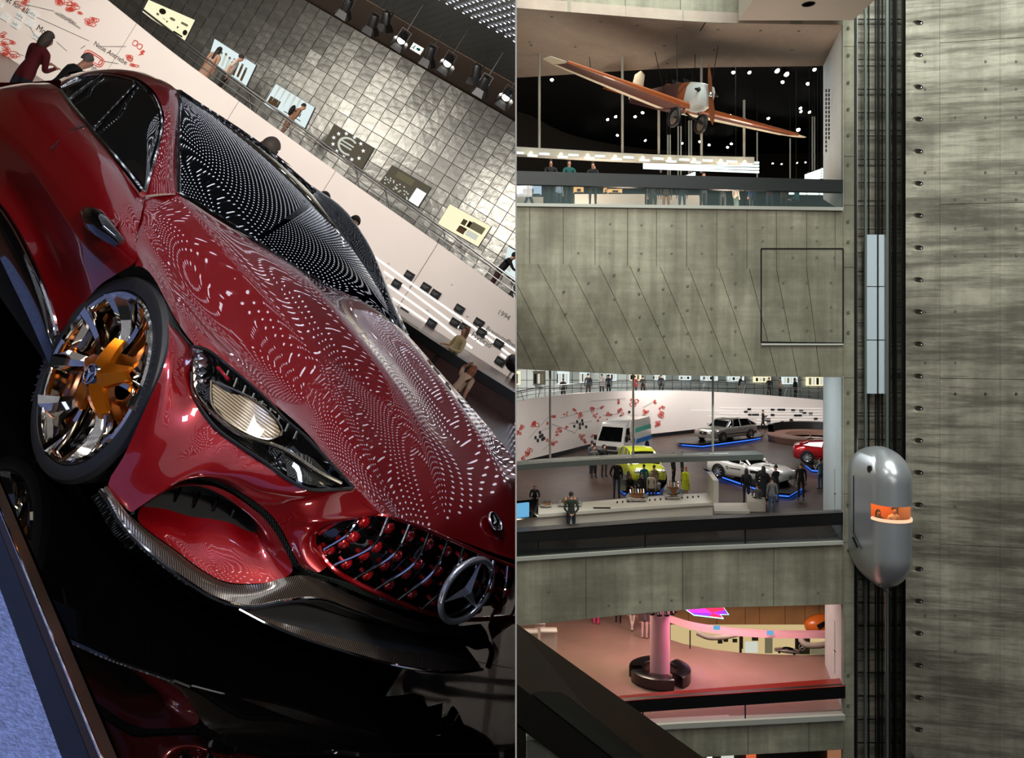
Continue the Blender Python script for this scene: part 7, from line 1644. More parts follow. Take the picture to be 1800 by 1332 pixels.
# wings: ruled sections
def wing(root_c, tip_p, chord_r, chord_t, label, name):
    n = 10; secs = []
    for i in range(n + 1):
        t = i / n; c = root_c.lerp(tip_p, t); ch = chord_r + (chord_t - chord_r) * t ** 1.3; th = .2 * (1 - .7 * t)
        if t > .93: ch *= .75
        le = c + PFW * ch * .35; te = c - PFW * ch * .65
        secs.append([le, c + PFW * ch * .2 + PUP * th * .6, c - PFW * ch * .1 + PUP * th * .5, te, c - PFW * ch * .1 - PUP * th * .35, c + PFW * ch * .2 - PUP * th * .5])
    mb = MB(); mb.grid(secs[:-1], closed=True); mb.add(secs[0], [tuple(range(6))]); w = ap(mb, name, 'wing_brown')
    mb = MB(); mb.tube([s_[0] for s_ in secs[:-1]], [.13 - .008 * i for i in range(n)], 8); ap(mb, 'leading_edge', 'wood_orange')
    mb = MB(); mb.grid([s_ for s_ in secs[-2:]], closed=True); mb.add(secs[-1], [tuple(range(6))]); ap(mb, 'wing_tip', 'wing_cream')
    for a, b in ((0, 3), (3, 6), (6, 9)):
        mb = MB(); mb.grid([[secs[i][3] - PUP * .012, secs[i][3].lerp(secs[i][4], .45 if name == 'wing' and label == '' else .98) - PUP * .012] for i in range(a, b + 1)]); ap(mb, 'aileron', 'wing_cream')
    return secs
rootL = fpnt(1.5, -.3, -.5); rootR = fpnt(1.5, .3, -.5)
sL = wing(rootL, tl, 2.3, 1.1, '', 'wing'); sR = wing(rootR, tr_, 2.3, 1.0, 'cream', 'wing')
for s_, m in ((-1, 'wood_orange'), (1, 'wood_orange')):
    a = fpnt(Lf - .8, 0, .1); b = a + PWD * 1.7 * s_; mb = MB(); mb.slab([[a + PFW * .4, b + PFW * .1], [a - PFW * .5, b - PFW * .45]], PUP * .05); ap(mb, 'tailplane', m, False)
mb = MB(); a = fpnt(Lf - .4, 0, .2); mb.prism([a + PFW * .45, a + PFW * .25 + PUP * .95, a - PFW * .1 + PUP * 1.15, a - PFW * .55 + PUP * 1.0, a - PFW * .6 - PUP * .1], PWD * .06); ap(mb, 'tail_fin', 'wing_cream', False)
pc = fpnt(-.12, 0, 0); pd = (PUP * .93 + PWD * -.37).normalized()
mb = MB(); ps = PFW.cross(pd)
g = []
for i in range(17):
    t = -1 + i / 8; w = .11 * (1 - abs(t) ** 3) * (.55 + .9 * abs(t)) + .02; tw = .6 * t; c = pc + pd * 1.15 * t; e = (ps * math.cos(tw) + PFW * math.sin(tw)); g.append([c - e * w, c + PFW * .02, c + e * w, c - PFW * .02])
mb.grid(g, closed=True); ap(mb, 'propeller', 'prop_wood')
mb = MB(); mb.ball(pc, .1, 12, 8); ap(mb, 'propeller_hub', 'steel')
# landing gear
for s_, q in ((-1, (1185, 206, 30.6)), (1, (1232, 218, 31.6))):
    c = pix(*q); Mx = Matrix((PFW, PUP, PWD)).transposed()
    mb = MB(); mb.lathe([(.3, -.05), (.38, -.06), (.4, 0), (.38, .06), (.3, .05)], 28, Mx); mb.v = [v + c for v in mb.v]; t = ap(mb, 'tire', 'rubber', 30)
    mb = MB(); mb.lathe([(.3, .03), (.29, 0), (.06, .06), (0, .06)], 20, Mx); mb.v = [v + c for v in mb.v]; ap(mb, 'wheel_disc', 'steel', 30)
    for tgt in (fpnt(.9, s_ * .3, -.55), fpnt(1.9, s_ * .35, -.58), fpnt(1.4, 0, -.62)):
        mb = MB(); mb.tube([c, tgt], .025, 6); ap(mb, 'gear_strut', 'black')
wires = [((1145, 65, 34), (1169, 168, 32.5)), ((1189, 42, 31.5), (1191, 175, 32)), ((1222, 85, 34), (1221, 150, 33)), ((1266, 63, 33.5), (1252, 140, 31.2)), ((1036, 100, 32), (1040, 136, 30.5))]
for k, (a, b) in enumerate(wires):
    mb = MB(); mb.tube([pix(*a), pix(*b)], .015, 5); ap(mb, 'hanging_wire', 'black')

# =================================================================== upper gallery
for x0, x1, y0, y1, lab in [(1010, 1137, 341, 357, 'long white exhibit box behind the upper glass'), (1150, 1235, 343, 359, 'white exhibit box beside the beige trousers'), (905, 955, 346, 357, 'pale exhibit base at the dividing wall'), ]:
    d = 36; p0, p1 = pix(x0, y0, d), pix(x1, y0, d); mb = MB(); mb.box(((p0.x + p1.x) / 2, d + .6, (ZU + p0.z) / 2), (p1.x - p0.x, 1.2, max(p0.z - ZU, .3))); o = mb.build('exhibit_box', 'table_white'); tag(o, lab, 'exhibit box', 'white exhibit boxes upstairs'); radd(o)
emis('case_glow', (255, 200, 130), 1.2); emis('screen_pale', (190, 215, 235), 1.0)
for x0, x1, y0, y1, m, lab in [(905, 952, 326, 340, 'screen_pale', 'lit pale blue showcase with dark figures behind the left glass'), (1009, 1026, 328, 337, 'case_glow', 'small warm showcase behind the teal visitor'), (1069, 1094, 332, 338, 'case_glow', 'long warm showcase right of the lone leaning visitor'), (1062, 1067, 330, 337, 'case_glow', 'narrow warm showcase right of the lone leaning visitor')]:
    d = 38; p0, p1 = pix(x0, y0, d), pix(x1, y1, d); root = empty('showcase', ((p0.x + p1.x) / 2, d, p1.z)); tag(root, lab, 'showcase', 'lit showcases upstairs'); w, h = p1.x - p0.x, p0.z - p1.z
    mb = MB(); mb.box((0, .2, h / 2), (w, .3, h)); radd(mb.build('light_box', m, root)); mb = MB(); mb.box((0, .1, h + .03), (w + .06, .5, .06)); radd(mb.build('hood', 'black', root)); mb = MB(); mb.box((0, 0, h * .3), (w * .4, .1, h * .5)); radd(mb.build('exhibit', 'bronze', root)); q = p1.z - ZU; mb = MB(); mb.box((0, .2, -q / 2), (w * .9, .28, q)); radd(mb.build('pedestal', 'back_grey', root))
# hanging light beam and tubes
emis('tube_white', (235, 255, 248), 1.7)
root = empty('light_beam', pix(1120, 270, 34)); tag(root, 'long pale beam carrying small bright lamps under the aeroplane', 'light beam'); inv = Matrix.Translation(-Vector(root.location))
def lbp(mb, n, m, sm=False): o = mb.build(n, m, root, sm); o.matrix_parent_inverse = inv; return radd(o)
bm_ = [(896, 257, 270), (1000, 263, 276), (1100, 269, 281), (1200, 273, 284), (1326, 276, 287)]
u_ = crom([pix(x, a, 34) for x, a, b in bm_], 30); l_ = crom([pix(x, b, 34) for x, a, b in bm_], 30); mb = MB(); mb.slab([u_, l_], NB * .5); lbp(mb, 'beam', 'ledge')
for k, x in enumerate((912, 936, 957, 989, 1008, 1036, 1055, 1084, 1105, 1133, 1157, 1180, 1203, 1223, 1244, 1270, 1287, 1312)):
    y = 268 + (x - 907) * .041 + (4 if k % 2 else 0); a, b = pix(x - 9, y, 33.8), pix(x + 9, y + .8, 33.8); mb = MB(); mb.tube([a, b], .045, 6); lbp(mb, 'lamp_bar', 'tube_white')
    if k % 2: mb = MB(); mb.ball(pix(x - 3, y - 4, 33.7), .07, 8, 6); lbp(mb, 'spot_bulb', 'bulb_warm', True)
for x, y0 in ((948, 72), (1094, 88), (1158, 192), (1233, 97), (1308, 176)):
    mb = MB(); mb.tube([pix(x, y0, 34.2), pix(x, 262 + (x - 907) * .035, 34.2)], .055, 8); lbp(mb, 'rod', 'ledge', True)
def tube_rack(x0, y0, x1, y1, d0, d1, n, gap, label):
    root = empty('tube_light_rack', pix((x0 + x1) / 2, y1, (d0 + d1) / 2)); tag(root, label, 'lamp', 'racks of white tubes'); inv = Matrix.Translation(-Vector(root.location))
    for k in range(n):
        mb = MB(); mb.tube([pix(x0, y0 + k * gap * .55, d0), pix(x1, y1 + k * gap, d1)], .05, 8); o = mb.build('light_tube', 'tube_white', root, True); o.matrix_parent_inverse = inv; radd(o)
    for q in (.2, .8):
        a = pix(x0 + (x1 - x0) * q, y0 + (y1 - y0) * q, d0 + (d1 - d0) * q); mb = MB(); mb.tube([a, Vector((a.x, a.y, 12.95))], .012, 5); o = mb.build('hanging_rod', 'gallery_black', root); o.matrix_parent_inverse = inv; radd(o)
    for q in (.15, .5, .85):
        mb = MB(); mb.tube([pix(x0 + (x1 - x0) * q, y0 + (y1 - y0) * q - 3, d0 + (d1 - d0) * q), pix(x0 + (x1 - x0) * q, y0 + (y1 - y0) * q + gap * n * .8, d0 + (d1 - d0) * q)], .05, 6); o = mb.build('bracket', 'grey', root); o.matrix_parent_inverse = inv; radd(o)
tube_rack(1131, 286, 1334, 286, 38, 35, 4, 5.5, 'long rack of four white light tubes below the pale beam')
tube_rack(1416, 308, 1450, 296, 38, 35, 4, 5, 'short rack of white tubes at the right reveal')
tube_rack(1201, 312, 1221, 304, 38, 36.5, 3, 3.2, 'small slanted rack of tubes just above the balustrade')
tube_rack(1387, 340, 1450, 341, 37, 36, 1, 4, 'single white tube seen through the glass at the right')
pr_ = empty('hanging_rods', pix(1300, 300, 40)); tag(pr_, 'slender pale rods hanging from the black ceiling behind the aeroplane', 'rods'); inv = Matrix.Translation(-Vector(pr_.location))
for x, y0, y1 in ((1174, 237, 312), (1178, 237, 312), (1192, 222, 312), (1197, 222, 312), (1211, 212, 306), (1215, 212, 306), (1331, 232, 314), (1389, 243, 315), (1428, 205, 300), (1432, 205, 300)):
    mb = MB(); mb.tube([pix(x, y0, 40), pix(x, y1, 40)], .035, 6); o = mb.build('rod', 'ledge', pr_, True); o.matrix_parent_inverse = inv; radd(o)
    q = pix(x, y0, 40); mb = MB(); mb.tube([q, Vector((q.x, q.y, 12.95))], .02, 6); o = mb.build('rod_shaded_top', 'gallery_black', pr_, True); o.matrix_parent_inverse = inv; radd(o)  # upper rod lost in the dark, shade put into its black colour
# ceiling spots of the upper gallery
sp_me = MB(); sp_me.lathe([(0, -.2), (.09, -.19), (.11, 0), (.13, .16), (.11, .16)], 12); sp_m = sp_me.mesh('housing', 'black', 40); sb_ = MB(); sb_.ball((0, 0, .13), (.1, .1, .05), 10, 6); sb_m = sb_.mesh('bulb', 'bulb', True)
names = ['at the upper left under the soffit edge', 'first of a cluster left of the tail', 'second of a cluster left of the tail', 'third of a cluster left of the tail', 'below the left wing', 'low over the dim curved wall', 'lower over the dim curved wall', 'small and left on the curved wall', 'over the curved wall near the rods', 'between the thin rods', 'right of the thin rods', 'between the rods below the wheel', 'first lamp under the soffit edge right of the propeller', 'second lamp under the soffit edge right of the propeller', 'warm lamp under the soffit edge', 'twin lamp beside the warm one', 'last lamp under the soffit edge at the reveal', 'oval lamp below the twin lamps', 'left of the right-hand reveal', 'upper of the pair near the reveal', 'lower of the pair near the reveal', 'single lamp right of the pair', 'largest flare above the wing tip', 'over the right wing root', 'beside the lamp over the wing root', 'in the cluster above mid-wing', 'lower left in the cluster above mid-wing', 'lower right in the cluster above mid-wing', 'left of the right-hand rod', 'below the wing, left of a pair', 'below the wing, right of a pair', 'left of the row over the dim hall', 'second of the row over the dim hall', 'third of the row over the dim hall', 'fourth of the row over the dim hall']
sp_pos = [(970, 138), (1067, 208), (1081, 203), (1116, 203), (1130, 196), (1086, 236), (1054, 259), (1035, 246), (1133, 245), (1198, 250), (1230, 247), (1247, 253), (1289, 125), (1316, 125), (1363, 121), (1380, 127), (1431, 120), (1376, 142), (1420, 145), (1406, 188), (1406, 194), (1421, 195), (1402, 225), (1284, 201), (1289, 205), (1350, 206), (1343, 219), (1356, 223), (1308, 208), (1279, 257), (1286, 251), (1358, 286), (1373, 287), (1400, 285), (1415, 284)]
for k, (x, y) in enumerate(sp_pos):
    d = min(12.5 * F / (CY - y), 53); p = pix(x, y, d); M3 = Matrix.Rotation(math.pi * .78, 3, 'X') @ Matrix.Rotation(.3 * math.sin(k), 3, 'Y'); big = 1.25 if k in (22, 14, 15) else (.6 if k > 30 or k in (6, 7) else .85)
    root = empty('ceiling_spot', p, M3 @ Matrix.Diagonal((big, big, big)).to_3x3()); tag(root, 'small ceiling spotlight ' + names[k], 'spotlight', 'ceiling spots of the upper gallery')
    radd(inst('housing', sp_m, (0, 0, 0), root)); radd(inst('bulb', sb_m, (0, 0, 0), root))
# visitors at the rail
def up_p(x, ytop, label, d=30.35, **k):
    p = pix(x, ytop, d); h = k.pop('h', None) or min(max(p.z - ZU, 1.45), 1.9); return person(Vector((p.x, d, ZU)), h, k.pop('yaw', -1.57), label, side=RIGHT, **k)
up_p(968, 281, 'man in black leaning on the upper balustrade, leftmost', top=B_, bottom=(40, 36, 32), arms='lean', lean=.18, h=1.74)
up_p(981, 288, 'fair-haired visitor in a pale shirt behind the man in black', top=(150, 165, 180), bottom=(50, 62, 74), hair=(170, 140, 110), d=32.1, h=1.62, yaw=-1.0)
up_p(1000, 281, 'man in a teal sweater at the upper balustrade', top=(20, 78, 72), bottom=(66, 56, 42), arms='lean', h=1.74, yaw=-1.4)
up_p(1042, 290, 'lone visitor in black resting his chin at the upper balustrade', top=B_, bottom=(66, 60, 50), arms=('chin', 'lean'), h=1.66)
up_p(930, 300, 'walking visitor in jeans behind the left upper glass', top=(80, 90, 100), bottom=(52, 68, 84), pose='walk', yaw=0, d=32.4, h=1.65)
up_p(1148, 305, 'visitor with a dark bag behind the upper glass', top=(40, 36, 34), bottom=(30, 30, 30), bag=(20, 20, 20), d=32.8, h=1.6)
up_p(1171, 305, 'visitor in beige trousers behind the upper glass', top=(60, 50, 44), bottom=(150, 120, 86), d=32.8, h=1.6, yaw=1.57)
up_p(1199, 304, 'visitor in a black top and jeans behind the upper glass', top=B_, bottom=(50, 74, 84), d=32.6, h=1.6, yaw=1.57)
up_p(1236, 303, 'visitor with a tablet whose head shows over the balustrade', top=(24, 40, 44), bottom=B_, d=32.2, arms='phone', h=1.66, yaw=-1.2)
up_p(1270, 310, 'visitor in black crossing arms behind the upper glass', top=B_, bottom=B_, d=32.6, arms='crossed', h=1.5)
up_p(1294, 310, 'visitor in a pale floral top behind the upper glass', top=(150, 140, 130), bottom=(40, 60, 56), d=32.8, h=1.5, yaw=.3)
up_p(1322, 312, 'visitor in a blue shirt behind the upper glass', top=(24, 50, 90), bottom=(30, 34, 44), d=32.6, h=1.5, yaw=2.2)
up_p(1353, 312, 'visitor in a maroon jumper behind the upper glass', top=(56, 26, 32), bottom=(40, 52, 66), d=32.6, h=1.5, arms='crossed')
up_p(1378, 312, 'visitor in an olive jumper behind the upper glass', top=(60, 46, 26), bottom=(34, 28, 24), d=32.8, h=1.5, arms='crossed')
up_p(1401, 336, 'bald visitor in a teal jacket seated behind the upper glass', top=(16, 92, 104), bottom=(30, 34, 40), hair=(120, 90, 76), d=32.4, h=1.6, pose='sit', yaw=2.6, arms='lap')

# =================================================================== lower gallery
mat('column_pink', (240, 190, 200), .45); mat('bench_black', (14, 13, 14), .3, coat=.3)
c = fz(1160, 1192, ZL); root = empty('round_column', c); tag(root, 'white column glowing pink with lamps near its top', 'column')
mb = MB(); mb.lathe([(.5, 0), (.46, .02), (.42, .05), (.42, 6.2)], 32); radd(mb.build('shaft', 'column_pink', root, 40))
for k in range(6):
    a = -.3 - k * .5; mb = MB(); mb.lathe([(0, -.12), (.09, -.1), (.1, .1), (.12, .16), (.1, .16), (0, .1)], 12, Matrix.Rotation(2.4, 3, 'X')); o = mb.build('column_lamp', 'black', root, 40); o.location = Vector((.62 * math.cos(a), .62 * math.sin(a), 3.05)); radd(o)
rb = empty('ring_bench', c); tag(rb, 'ring of three black curved bench segments around the pink column', 'bench')
for a0, a1 in ((3.35, 5.0), (-.95, .75), (1.2, 3.0)):
    g = []
    for r2, z in ((.72, .02), (.72, .46), (.78, .5), (1.22, .5), (1.3, .46), (1.3, .04)): g.append([Vector((r2 * math.cos(a0 + (a1 - a0) * k / 16), r2 * math.sin(a0 + (a1 - a0) * k / 16), z)) for k in range(17)])
    mb = MB(); mb.grid(g); mb.add([r[0] for r in g], [tuple(range(6))]); mb.add([r[-1] for r in g], [tuple(range(6))]); radd(mb.build('bench_segment', 'bench_black', rb, 40))
# curved pink counter rail and the opening behind it
cr_ = [(1170, 1082, 38.5), (1220, 1097, 37.5), (1280, 1106, 36.8), (1350, 1111, 36.4), (1460, 1112, 36.2)]
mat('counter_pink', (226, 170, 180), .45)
root = empty('curved_counter', pix(1300, 1112, 36.5)); tag(root, 'curved pink reading ledge with small blue screens around the opening', 'counter'); inv = Matrix.Translation(-Vector(root.location))
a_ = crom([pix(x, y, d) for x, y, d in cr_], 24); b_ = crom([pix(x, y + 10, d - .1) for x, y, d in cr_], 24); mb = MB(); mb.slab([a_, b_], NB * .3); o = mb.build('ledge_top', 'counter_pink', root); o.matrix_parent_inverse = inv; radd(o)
for x, y, m in ((1260, 1103, 'screen_blue'), (1354, 1112, 'screen_blue')):
    p = pix(x, y, 36.2); mb = MB(); mb.box(p, (.3, .04, .18)); o = mb.build('info_screen', m, root); o.matrix_parent_inverse = inv; radd(o)
for x in (1213, 1305, 1402):
    mb = MB(); mb.tube([pix(x, 1108, 36.7), pix(x, 1140, 36.7)], .03, 6); o = mb.build('post', 'black', root); o.matrix_parent_inverse = inv; radd(o)
# wall of pictures beyond the opening, its lighting put in as glow (a room one level down)
emis('wall_glow', (232, 205, 150), .75)
mb = MB(); mb.slab([[pix(1180, 1100, 42), pix(1500, 1100, 42)], [pix(1180, 1175, 42), pix(1500, 1175, 42)]], NB * .2); wl_ = struct(mb.build('wall_lit', 'wall_glow'), 'warm self-glowing wall with photographs beyond the curved ledge'); radd(wl_)
for x0, x1, y0, y1, m in [(1262, 1270, 1124, 1131, 'fig_dark'), (1272, 1280, 1122, 1128, 'fig_dark'), (1288, 1296, 1123, 1129, 'fig_dark'), (1322, 1333, 1118, 1126, 'fig_dark'), (1345, 1358, 1120, 1148, 'fig_mid'), (1310, 1332, 1128, 1147, 'fig_pale'), (1300, 1304, 1118, 1148, 'fig_dark'), (1398, 1424, 1118, 1150, 'fig_dark'), (1425, 1450, 1138, 1150, 'fig_mid')]:
    mb = MB(); mb.slab([[pix(x0, y0, 41.9), pix(x1, y0, 41.9)], [pix(x0, y1, 41.9), pix(x1, y1, 41.9)]], NB * .05); radd(mb.build('wall_picture', m, wl_))
st_c = pix(1410, 1137, 41.7); mb = MB(); mb.tube([st_c + Vector((.17 * math.cos(6.283 * k / 20), 0, .17 * math.sin(6.283 * k / 20))) for k in range(20)], .014, 5, closed=True)
for k in range(3): a = math.pi / 2 + 2.0944 * k; mb.tube([st_c, st_c + Vector((.16 * math.cos(a), 0, .16 * math.sin(a)))], [.035, .006], 5)
radd(mb.build('star_emblem', 'white', wl_))
st = [(-1.0, .3, .1, .25, .3), (-.6, .38, .08, .3, .36), (.4, .38, .08, .3, .36), (1.0, .3, .1, .2, .25)]
p = pix(1383, 1147, 40.5); root = empty('model_car', p, Matrix.Rotation(2.8, 3, 'Z') @ Matrix.Diagonal((.6, .6, .6)).to_3x3()); tag(root, 'small silver model car before the glowing picture wall', 'model car'); g = body_loft(st); mb = MB(); mb.grid(g); mb.add(g[0], [tuple(range(len(g[0])))]); mb.add(g[-1], [tuple(range(len(g[0])))]); radd(mb.build('body', 'p_silver', root, 40)); mb = MB(); mb.ball((-.1, 0, .34), (.5, .28, .16), 14, 8); radd(mb.build('glasshouse', 'glass_dark', root, True))
for x in (-.6, .6):
    for s_ in (-.36, .36): mb = MB(); mb.lathe([(0, .03), (.1, .03), (.1, -.03), (0, -.03)], 12, Matrix.Rotation(math.pi / 2, 3, 'X')); radd(inst('wheel', mb.mesh('wheel', 'rubber'), (x, s_, .1), root))
def curvy(name, pts, w, m, label, cat):
    mb = MB(); mb.tube(crom([pix(*q) for q in pts], 24), w, 10); o = mb.build(name, m, None, True); tag(o, label, cat); radd(o)
curvy('ceiling_vent_loop', [(1225, 1112, 38.2), (1245, 1120, 38), (1275, 1119, 37.8), (1305, 1112, 37.6)], .12, 'table_white', 'white curved bumper edge under the pink ledge, left', 'loop')
curvy('ceiling_vent_loop', [(1406, 1120, 37.4), (1415, 1132, 37.2), (1440, 1134, 37), (1460, 1130, 36.9)], .14, 'table_white', 'white rounded loop under the pink ledge at the reveal', 'loop')
# orange car front behind the reveal
mat('orange_paint', (225, 120, 40), .3, coat=.6); p = pix(1448, 1108, 38.5); root = empty('orange_vehicle', p); tag(root, 'orange rounded vehicle front with black louvres by the pink reveal', 'vehicle')
mb = MB(); mb.ball((0, 0, .25), (.95, .5, .55), 20, 12); radd(mb.build('body', 'orange_paint', root, True))
for k in range(2): mb = MB(); mb.tube([(-.5 + .06 * k, -.45, .38 - .12 * k), (-.1, -.5, .62 - .12 * k), (.4, -.45, .68 - .12 * k)], .05, 8); radd(mb.build('louvre', 'black', root, True))
# pink-purple mosaic lamp
p = pix(1243, 1076, 38); root = empty('mosaic_lamp', p); tag(root, 'arrow-shaped glowing pink and red mosaic lamp under the concrete band', 'lamp')
outline = [(1205, 1071), (1270, 1064), (1281, 1080), (1266, 1080), (1272, 1087), (1220, 1081)]; O = [pix(x, y, 38) - p for x, y in outline]
emis('mosaic_a', (255, 60, 200), 1.6); emis('mosaic_b', (255, 50, 90), 1.6); emis('mosaic_c', (150, 60, 255), 1.6); emis('mosaic_rim', (170, 255, 250), 2.0)
cc = sum(O, Vector()) / 6
for k in range(6):
    a, b = O[k], O[(k + 1) % 6]; m_ = (a + b) / 2
    for q, tri in enumerate(((a, m_, cc), (m_, b, cc))):
        mb = MB(); mb.prism([tri[0].lerp(sum(tri, Vector()) / 3, .06), tri[1].lerp(sum(tri, Vector()) / 3, .06), tri[2].lerp(sum(tri, Vector()) / 3, .06)], (0, .05, 0)); radd(mb.build('mosaic_piece', ['mosaic_a', 'mosaic_b', 'mosaic_c'][(k + q) % 3], root))
mb = MB(); mb.tube(O, .025, 6, closed=True); radd(mb.build('rim_tube', 'mosaic_rim', root))
# metal clad wall beyond
mat('clad', (150, 112, 90), .35, .7, noise_=(.8, .2)); pts = [(1180, 1060, 43), (1210, 1060, 43.2), (1260, 1060, 43.4), (1310, 1060, 43.5), (1335, 1060, 43.5), (1380, 1060, 43.5), (1415, 1060, 43.4), (1440, 1060, 43.2), (1500, 1060, 43)]
cl = MB(); cl.slab([[pix(x, 1050, d + .1) for x, y, d in pts], [pix(x, 1112, d + .1) for x, y, d in pts]], NB * .1); clo = struct(cl.build('wall_clad', 'joint'), 'bronze metal clad wall behind the mosaic lamp'); radd(clo)
for q0, q1 in zip(pts, pts[1:]):
    mb = MB(); mb.slab([[pix(q0[0] + .4, 1050, q0[2]), pix(q1[0] - .4, 1050, q1[2])], [pix(q0[0] + .4, 1112, q0[2]), pix(q1[0] - .4, 1112, q1[2])]], NB * .05); radd(mb.build('panel', 'clad', clo))
# legs of visitors under the concrete band
def lo_p(x, yfeet, label, **k):
    p = fz(x, yfeet, ZL); return person(p, 1.72, k.pop('yaw', 1.2), label, side=RIGHT, **k)
lo_p(1048, 1097, 'visitor in bright pink trousers at the far end of the lower gallery', top=(60, 60, 60), bottom=(230, 40, 120))
lo_p(1087, 1096, 'visitor in black trousers and light shoes in the lower gallery', top=B_, bottom=B_, shoe=(220, 190, 190))
lo_p(1111, 1109, 'visitor in white trousers in the lower gallery', top=(80, 70, 70), bottom=(220, 200, 196), shoe=(80, 30, 30), pose='cross')
lo_p(1133, 1122, 'visitor in pale striped trousers beside the pink column', top=(80, 70, 70), bottom=(200, 170, 170), shoe=(90, 30, 30))
# white stands at the left
for k, (x0, x1, y0, y1, lab) in enumerate([(951, 979, 1110, 1135, 'tall white rounded stand at the dark handrail'), (940, 958, 1096, 1110, 'white slanted reading desk at the dividing wall'), (918, 945, 1112, 1128, 'low white stand behind the dark handrail')]):
    p = fz((x0 + x1) / 2, y1 + 18, ZL); w = (x1 - x0) / F * p.y; h = (y1 + 18 - y0) / F * p.y; root = empty('display_stand', p); tag(root, lab, 'stand', 'white stands of the lower gallery')
    mb = MB(); mb.box((0, .3, h / 2), (w, .6, h * .96)); radd(mb.build('body', 'table_white', root)); mb = MB(); mb.box((0, .25, h * .98), (w * 1.04, .7, .05), Matrix.Rotation(-.15, 3, 'X')); radd(mb.build('top_plate', 'white', root))

# =================================================================== below the lowest band
emis('warm_room', (190, 130, 95), .55)
mb = MB(); mb.slab([[pix(1180, 1316, 36), pix(1492, 1306, 36)], [pix(1180, 1400, 36), pix(1492, 1400, 36)]], NB * .2); b_w = struct(mb.build('wall_lowest', 'back_grey'), 'dim rear wall of the lowest visible level'); radd(b_w)
for x0, x1, y0, m, nm in [(1312, 1329, 1322, 'orange_sign', 'wall_poster'), (1455, 1490, 1318, 'warm_room', 'lit_doorway'), (1268, 1290, 1325, 'fig_pale', 'wall_picture'), (1243, 1252, 1330, 'pic_white', 'wall_picture')]:
    emis('orange_sign', (230, 110, 70), .8); mb = MB(); mb.slab([[pix(x0, y0, 35.8), pix(x1, y0, 35.8)], [pix(x0, 1345, 35.8), pix(x1, 1345, 35.8)]], NB * .05); radd(mb.build(nm, m, b_w))
# =================================================================== dark handrail in the foreground
mat('fore_brown', (30, 22, 14), .4, noise_=(3, .25), spec=.15); mat('fore_black', (6, 6, 5), .4, spec=.15)
root = empty('foreground_handrail', pix(1000, 1300, 4.4)); tag(root, 'broad dark handrail sloping down to the right in the foreground', 'handrail'); inv = Matrix.Translation(-Vector(root.location))
def fh(mb, n, m): o = mb.build(n, m, root); o.matrix_parent_inverse = inv; return radd(o)
A = [pix(890, 1083, 4.6), pix(1300, 1377, 4.6)]; Bq = [pix(890, 1186, 4.0), pix(1160, 1400, 4.0)]
mb = MB(); mb.slab([A, Bq], Vector((0, .02, -.12))); fh(mb, 'rail_top', 'fore_brown')
Cq = [pix(925, 1213, 3.995), pix(1130, 1378, 3.995)]; Dq = [pix(990, 1262, 4.15), pix(985, 1225, 4.25)]
mb = MB(); mb.prism([pix(935, 1222, 3.99), pix(948, 1218, 4.06), pix(985, 1220, 4.2), pix(1000, 1228, 4.22), pix(1180, 1372, 4.22), pix(1130, 1376, 3.99)], Vector((0, -.004, .012))); fh(mb, 'rail_inlay', 'fore_black')
sd0 = [pix(890, 1187, 3.99), pix(1160, 1401, 3.99)]; 
mb = MB(); mb.slab([[pix(890, 1187, 3.99), pix(1160, 1401, 3.99)], [pix(890, 1262, 3.99), pix(1075, 1401, 3.99)]], NB * .08); fh(mb, 'side_panel', 'fore_black')
mb = MB(); mb.slab([[pix(890, 1255, 3.99), pix(925, 1284, 3.99)], [pix(890, 1420, 3.99), pix(925, 1420, 3.99)]], NB * .08); fh(mb, 'post', 'fore_black')
mb = MB(); mb.slab([[pix(926, 1284, 4.03), pix(990, 1332, 4.03)], [pix(926, 1420, 4.03), pix(990, 1420, 4.03)]], NB * .01); fh(mb, 'glass_pane', 'glass_dim')
# people inside the lift cab
person(Vector((cx_ - .3, dC + .35, zw1 - 1.40)), 1.66, -1.7, 'long-haired woman behind the lift window', top=(40, 30, 30), bottom=B_, hair=(30, 18, 14), long_hair=True, side=RIGHT)
person(Vector((cx_ + .3, dC + .4, zw1 - 1.40)), 1.74, -1.4, 'person in a white top with a strap behind the lift window', top=(230, 200, 170), bottom=B_, hair=(40, 26, 20), side=RIGHT)
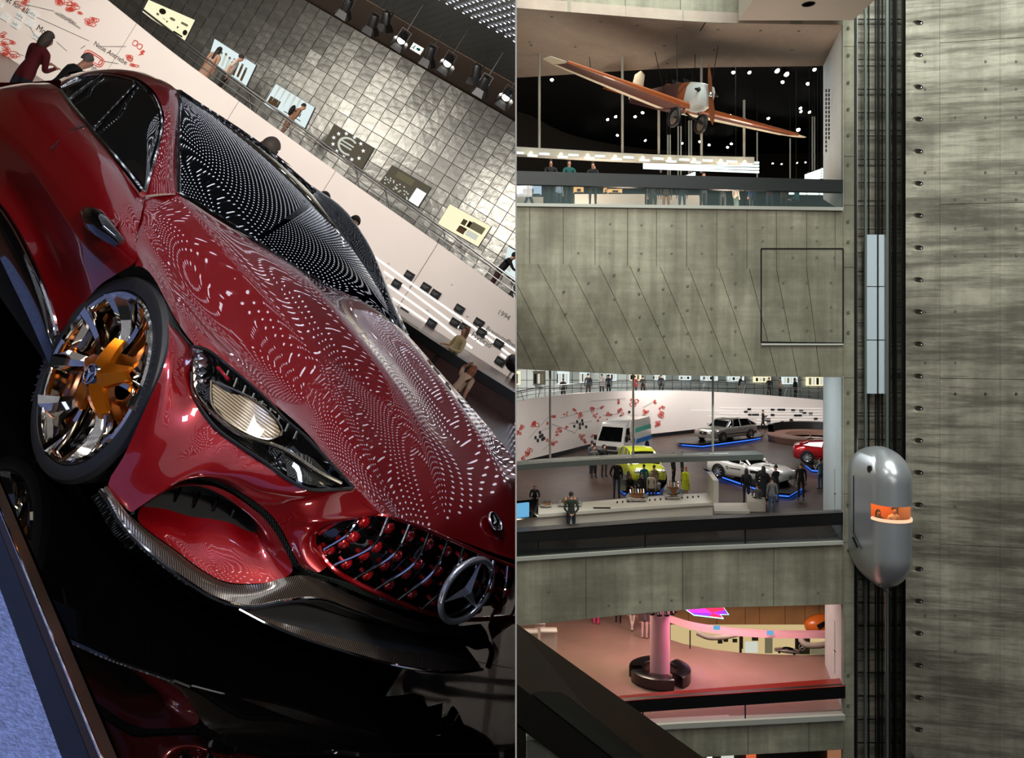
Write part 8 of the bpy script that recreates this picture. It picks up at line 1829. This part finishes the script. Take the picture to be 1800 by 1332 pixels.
# =================================================================== dividing wall between the two rooms
mat('mirror_wall', (225, 225, 225), .01, 1.0); mat('partition', (120, 120, 116), .6)
m_ = MB(); a_ = [(2, -1.1), (2, .86), (80, 34), (80, -43.5)]; m_.hexa([Vector((-(.0018 if y < 3 else .0002), y, z)) for y, z in a_] + [Vector((.0018 if y < 3 else .0002, y, z)) for y, z in a_])
dv = struct(m_.build('wall_dividing', ['partition', 'black_gloss']), 'thin dividing wall between the two rooms, black with added LED dots towards the show car')
for p_ in dv.data.polygons:
    if p_.normal.x < -.5: p_.material_index = 1
lw = MB(); y = 2.6; k = 0
emis('added_led', (235, 240, 255), 4.5, False)  # invented LEDs, added so the windscreen and hood reflect dots
while y < 22:
    for j in range(-28, 25):
        z = y * (j + (.5 if k % 2 else 0)) * .0175
        if -.18 * y < z < .41 * y:
            q = len(lw.v); rr_ = y * .0029; lw.v += [Vector((-.0018 + .0016 * (y - 2) / 78 - .00015, y + rr_ * math.cos(i * 1.0472), z + rr_ * math.sin(i * 1.0472))) for i in range(6)]; lw.f.append(tuple(range(q, q + 6))); lw.m.append(0)
    y *= 1.0155; k += 1
tag(lw.build('led_dot', 'added_led', dv, weld=False), 'round LED dots added on the dividing wall for reflections in the show car', kind='stuff')
bpy.context.view_layer.update()
def cut(o, side):
    """keep only the part of o on its own side of the dividing wall (x < 0 for side -1)"""
    if o.type != 'MESH' or not len(o.data.vertices): return True
    mw = o.matrix_world; n = len(o.data.vertices)
    lim = .003
    xs = [(mw @ Vector(c)).x * side for c in o.bound_box]
    if min(xs) > lim: return True
    if max(xs) < lim: return bool(o.get('over_frame'))
    me = o.data.copy() if o.data.users > 1 else o.data
    o.data = me
    bm = bmesh.new(); bm.from_mesh(me); mi = mw.inverted()
    if o.get('over_frame'):                  # ceiling above the picture keeps its far side
        bm2 = bm.copy(); bmesh.ops.bisect_plane(bm2, geom=bm2.verts[:] + bm2.edges[:] + bm2.faces[:], plane_co=mi @ Vector((0, 0, .05)), plane_no=(mw.to_3x3().transposed() @ Vector((0, -.43, 1))).normalized(), clear_inner=True)
        bmesh.ops.bisect_plane(bm2, geom=bm2.verts[:] + bm2.edges[:] + bm2.faces[:], plane_co=mi @ Vector((lim * side, 0, 0)), plane_no=(mw.to_3x3().transposed() @ Vector((-side, 0, 0))).normalized(), clear_inner=True)
    else: bm2 = None
    co = mi @ Vector((lim * side, 0, 0)); no = (mw.to_3x3().transposed() @ Vector((side, 0, 0))).normalized()
    bmesh.ops.bisect_plane(bm, geom=bm.verts[:] + bm.edges[:] + bm.faces[:], plane_co=co, plane_no=no, clear_inner=True)
    if bm2:
        tmp = bpy.data.meshes.new('t'); bm2.to_mesh(tmp); bm.from_mesh(tmp); bm2.free(); bpy.data.meshes.remove(tmp)
    ok = len(bm.faces) > 0
    bm.to_mesh(me); bm.free(); me.update()
    return ok
for lst, side in ((globals().get('LEFT', []), -1), (globals().get('RIGHT', []), 1)):
    dead = []
    for o in lst:
        if not cut(o, side): dead.append(o)
    for o in dead:
        if not o.children: bpy.data.objects.remove(o)
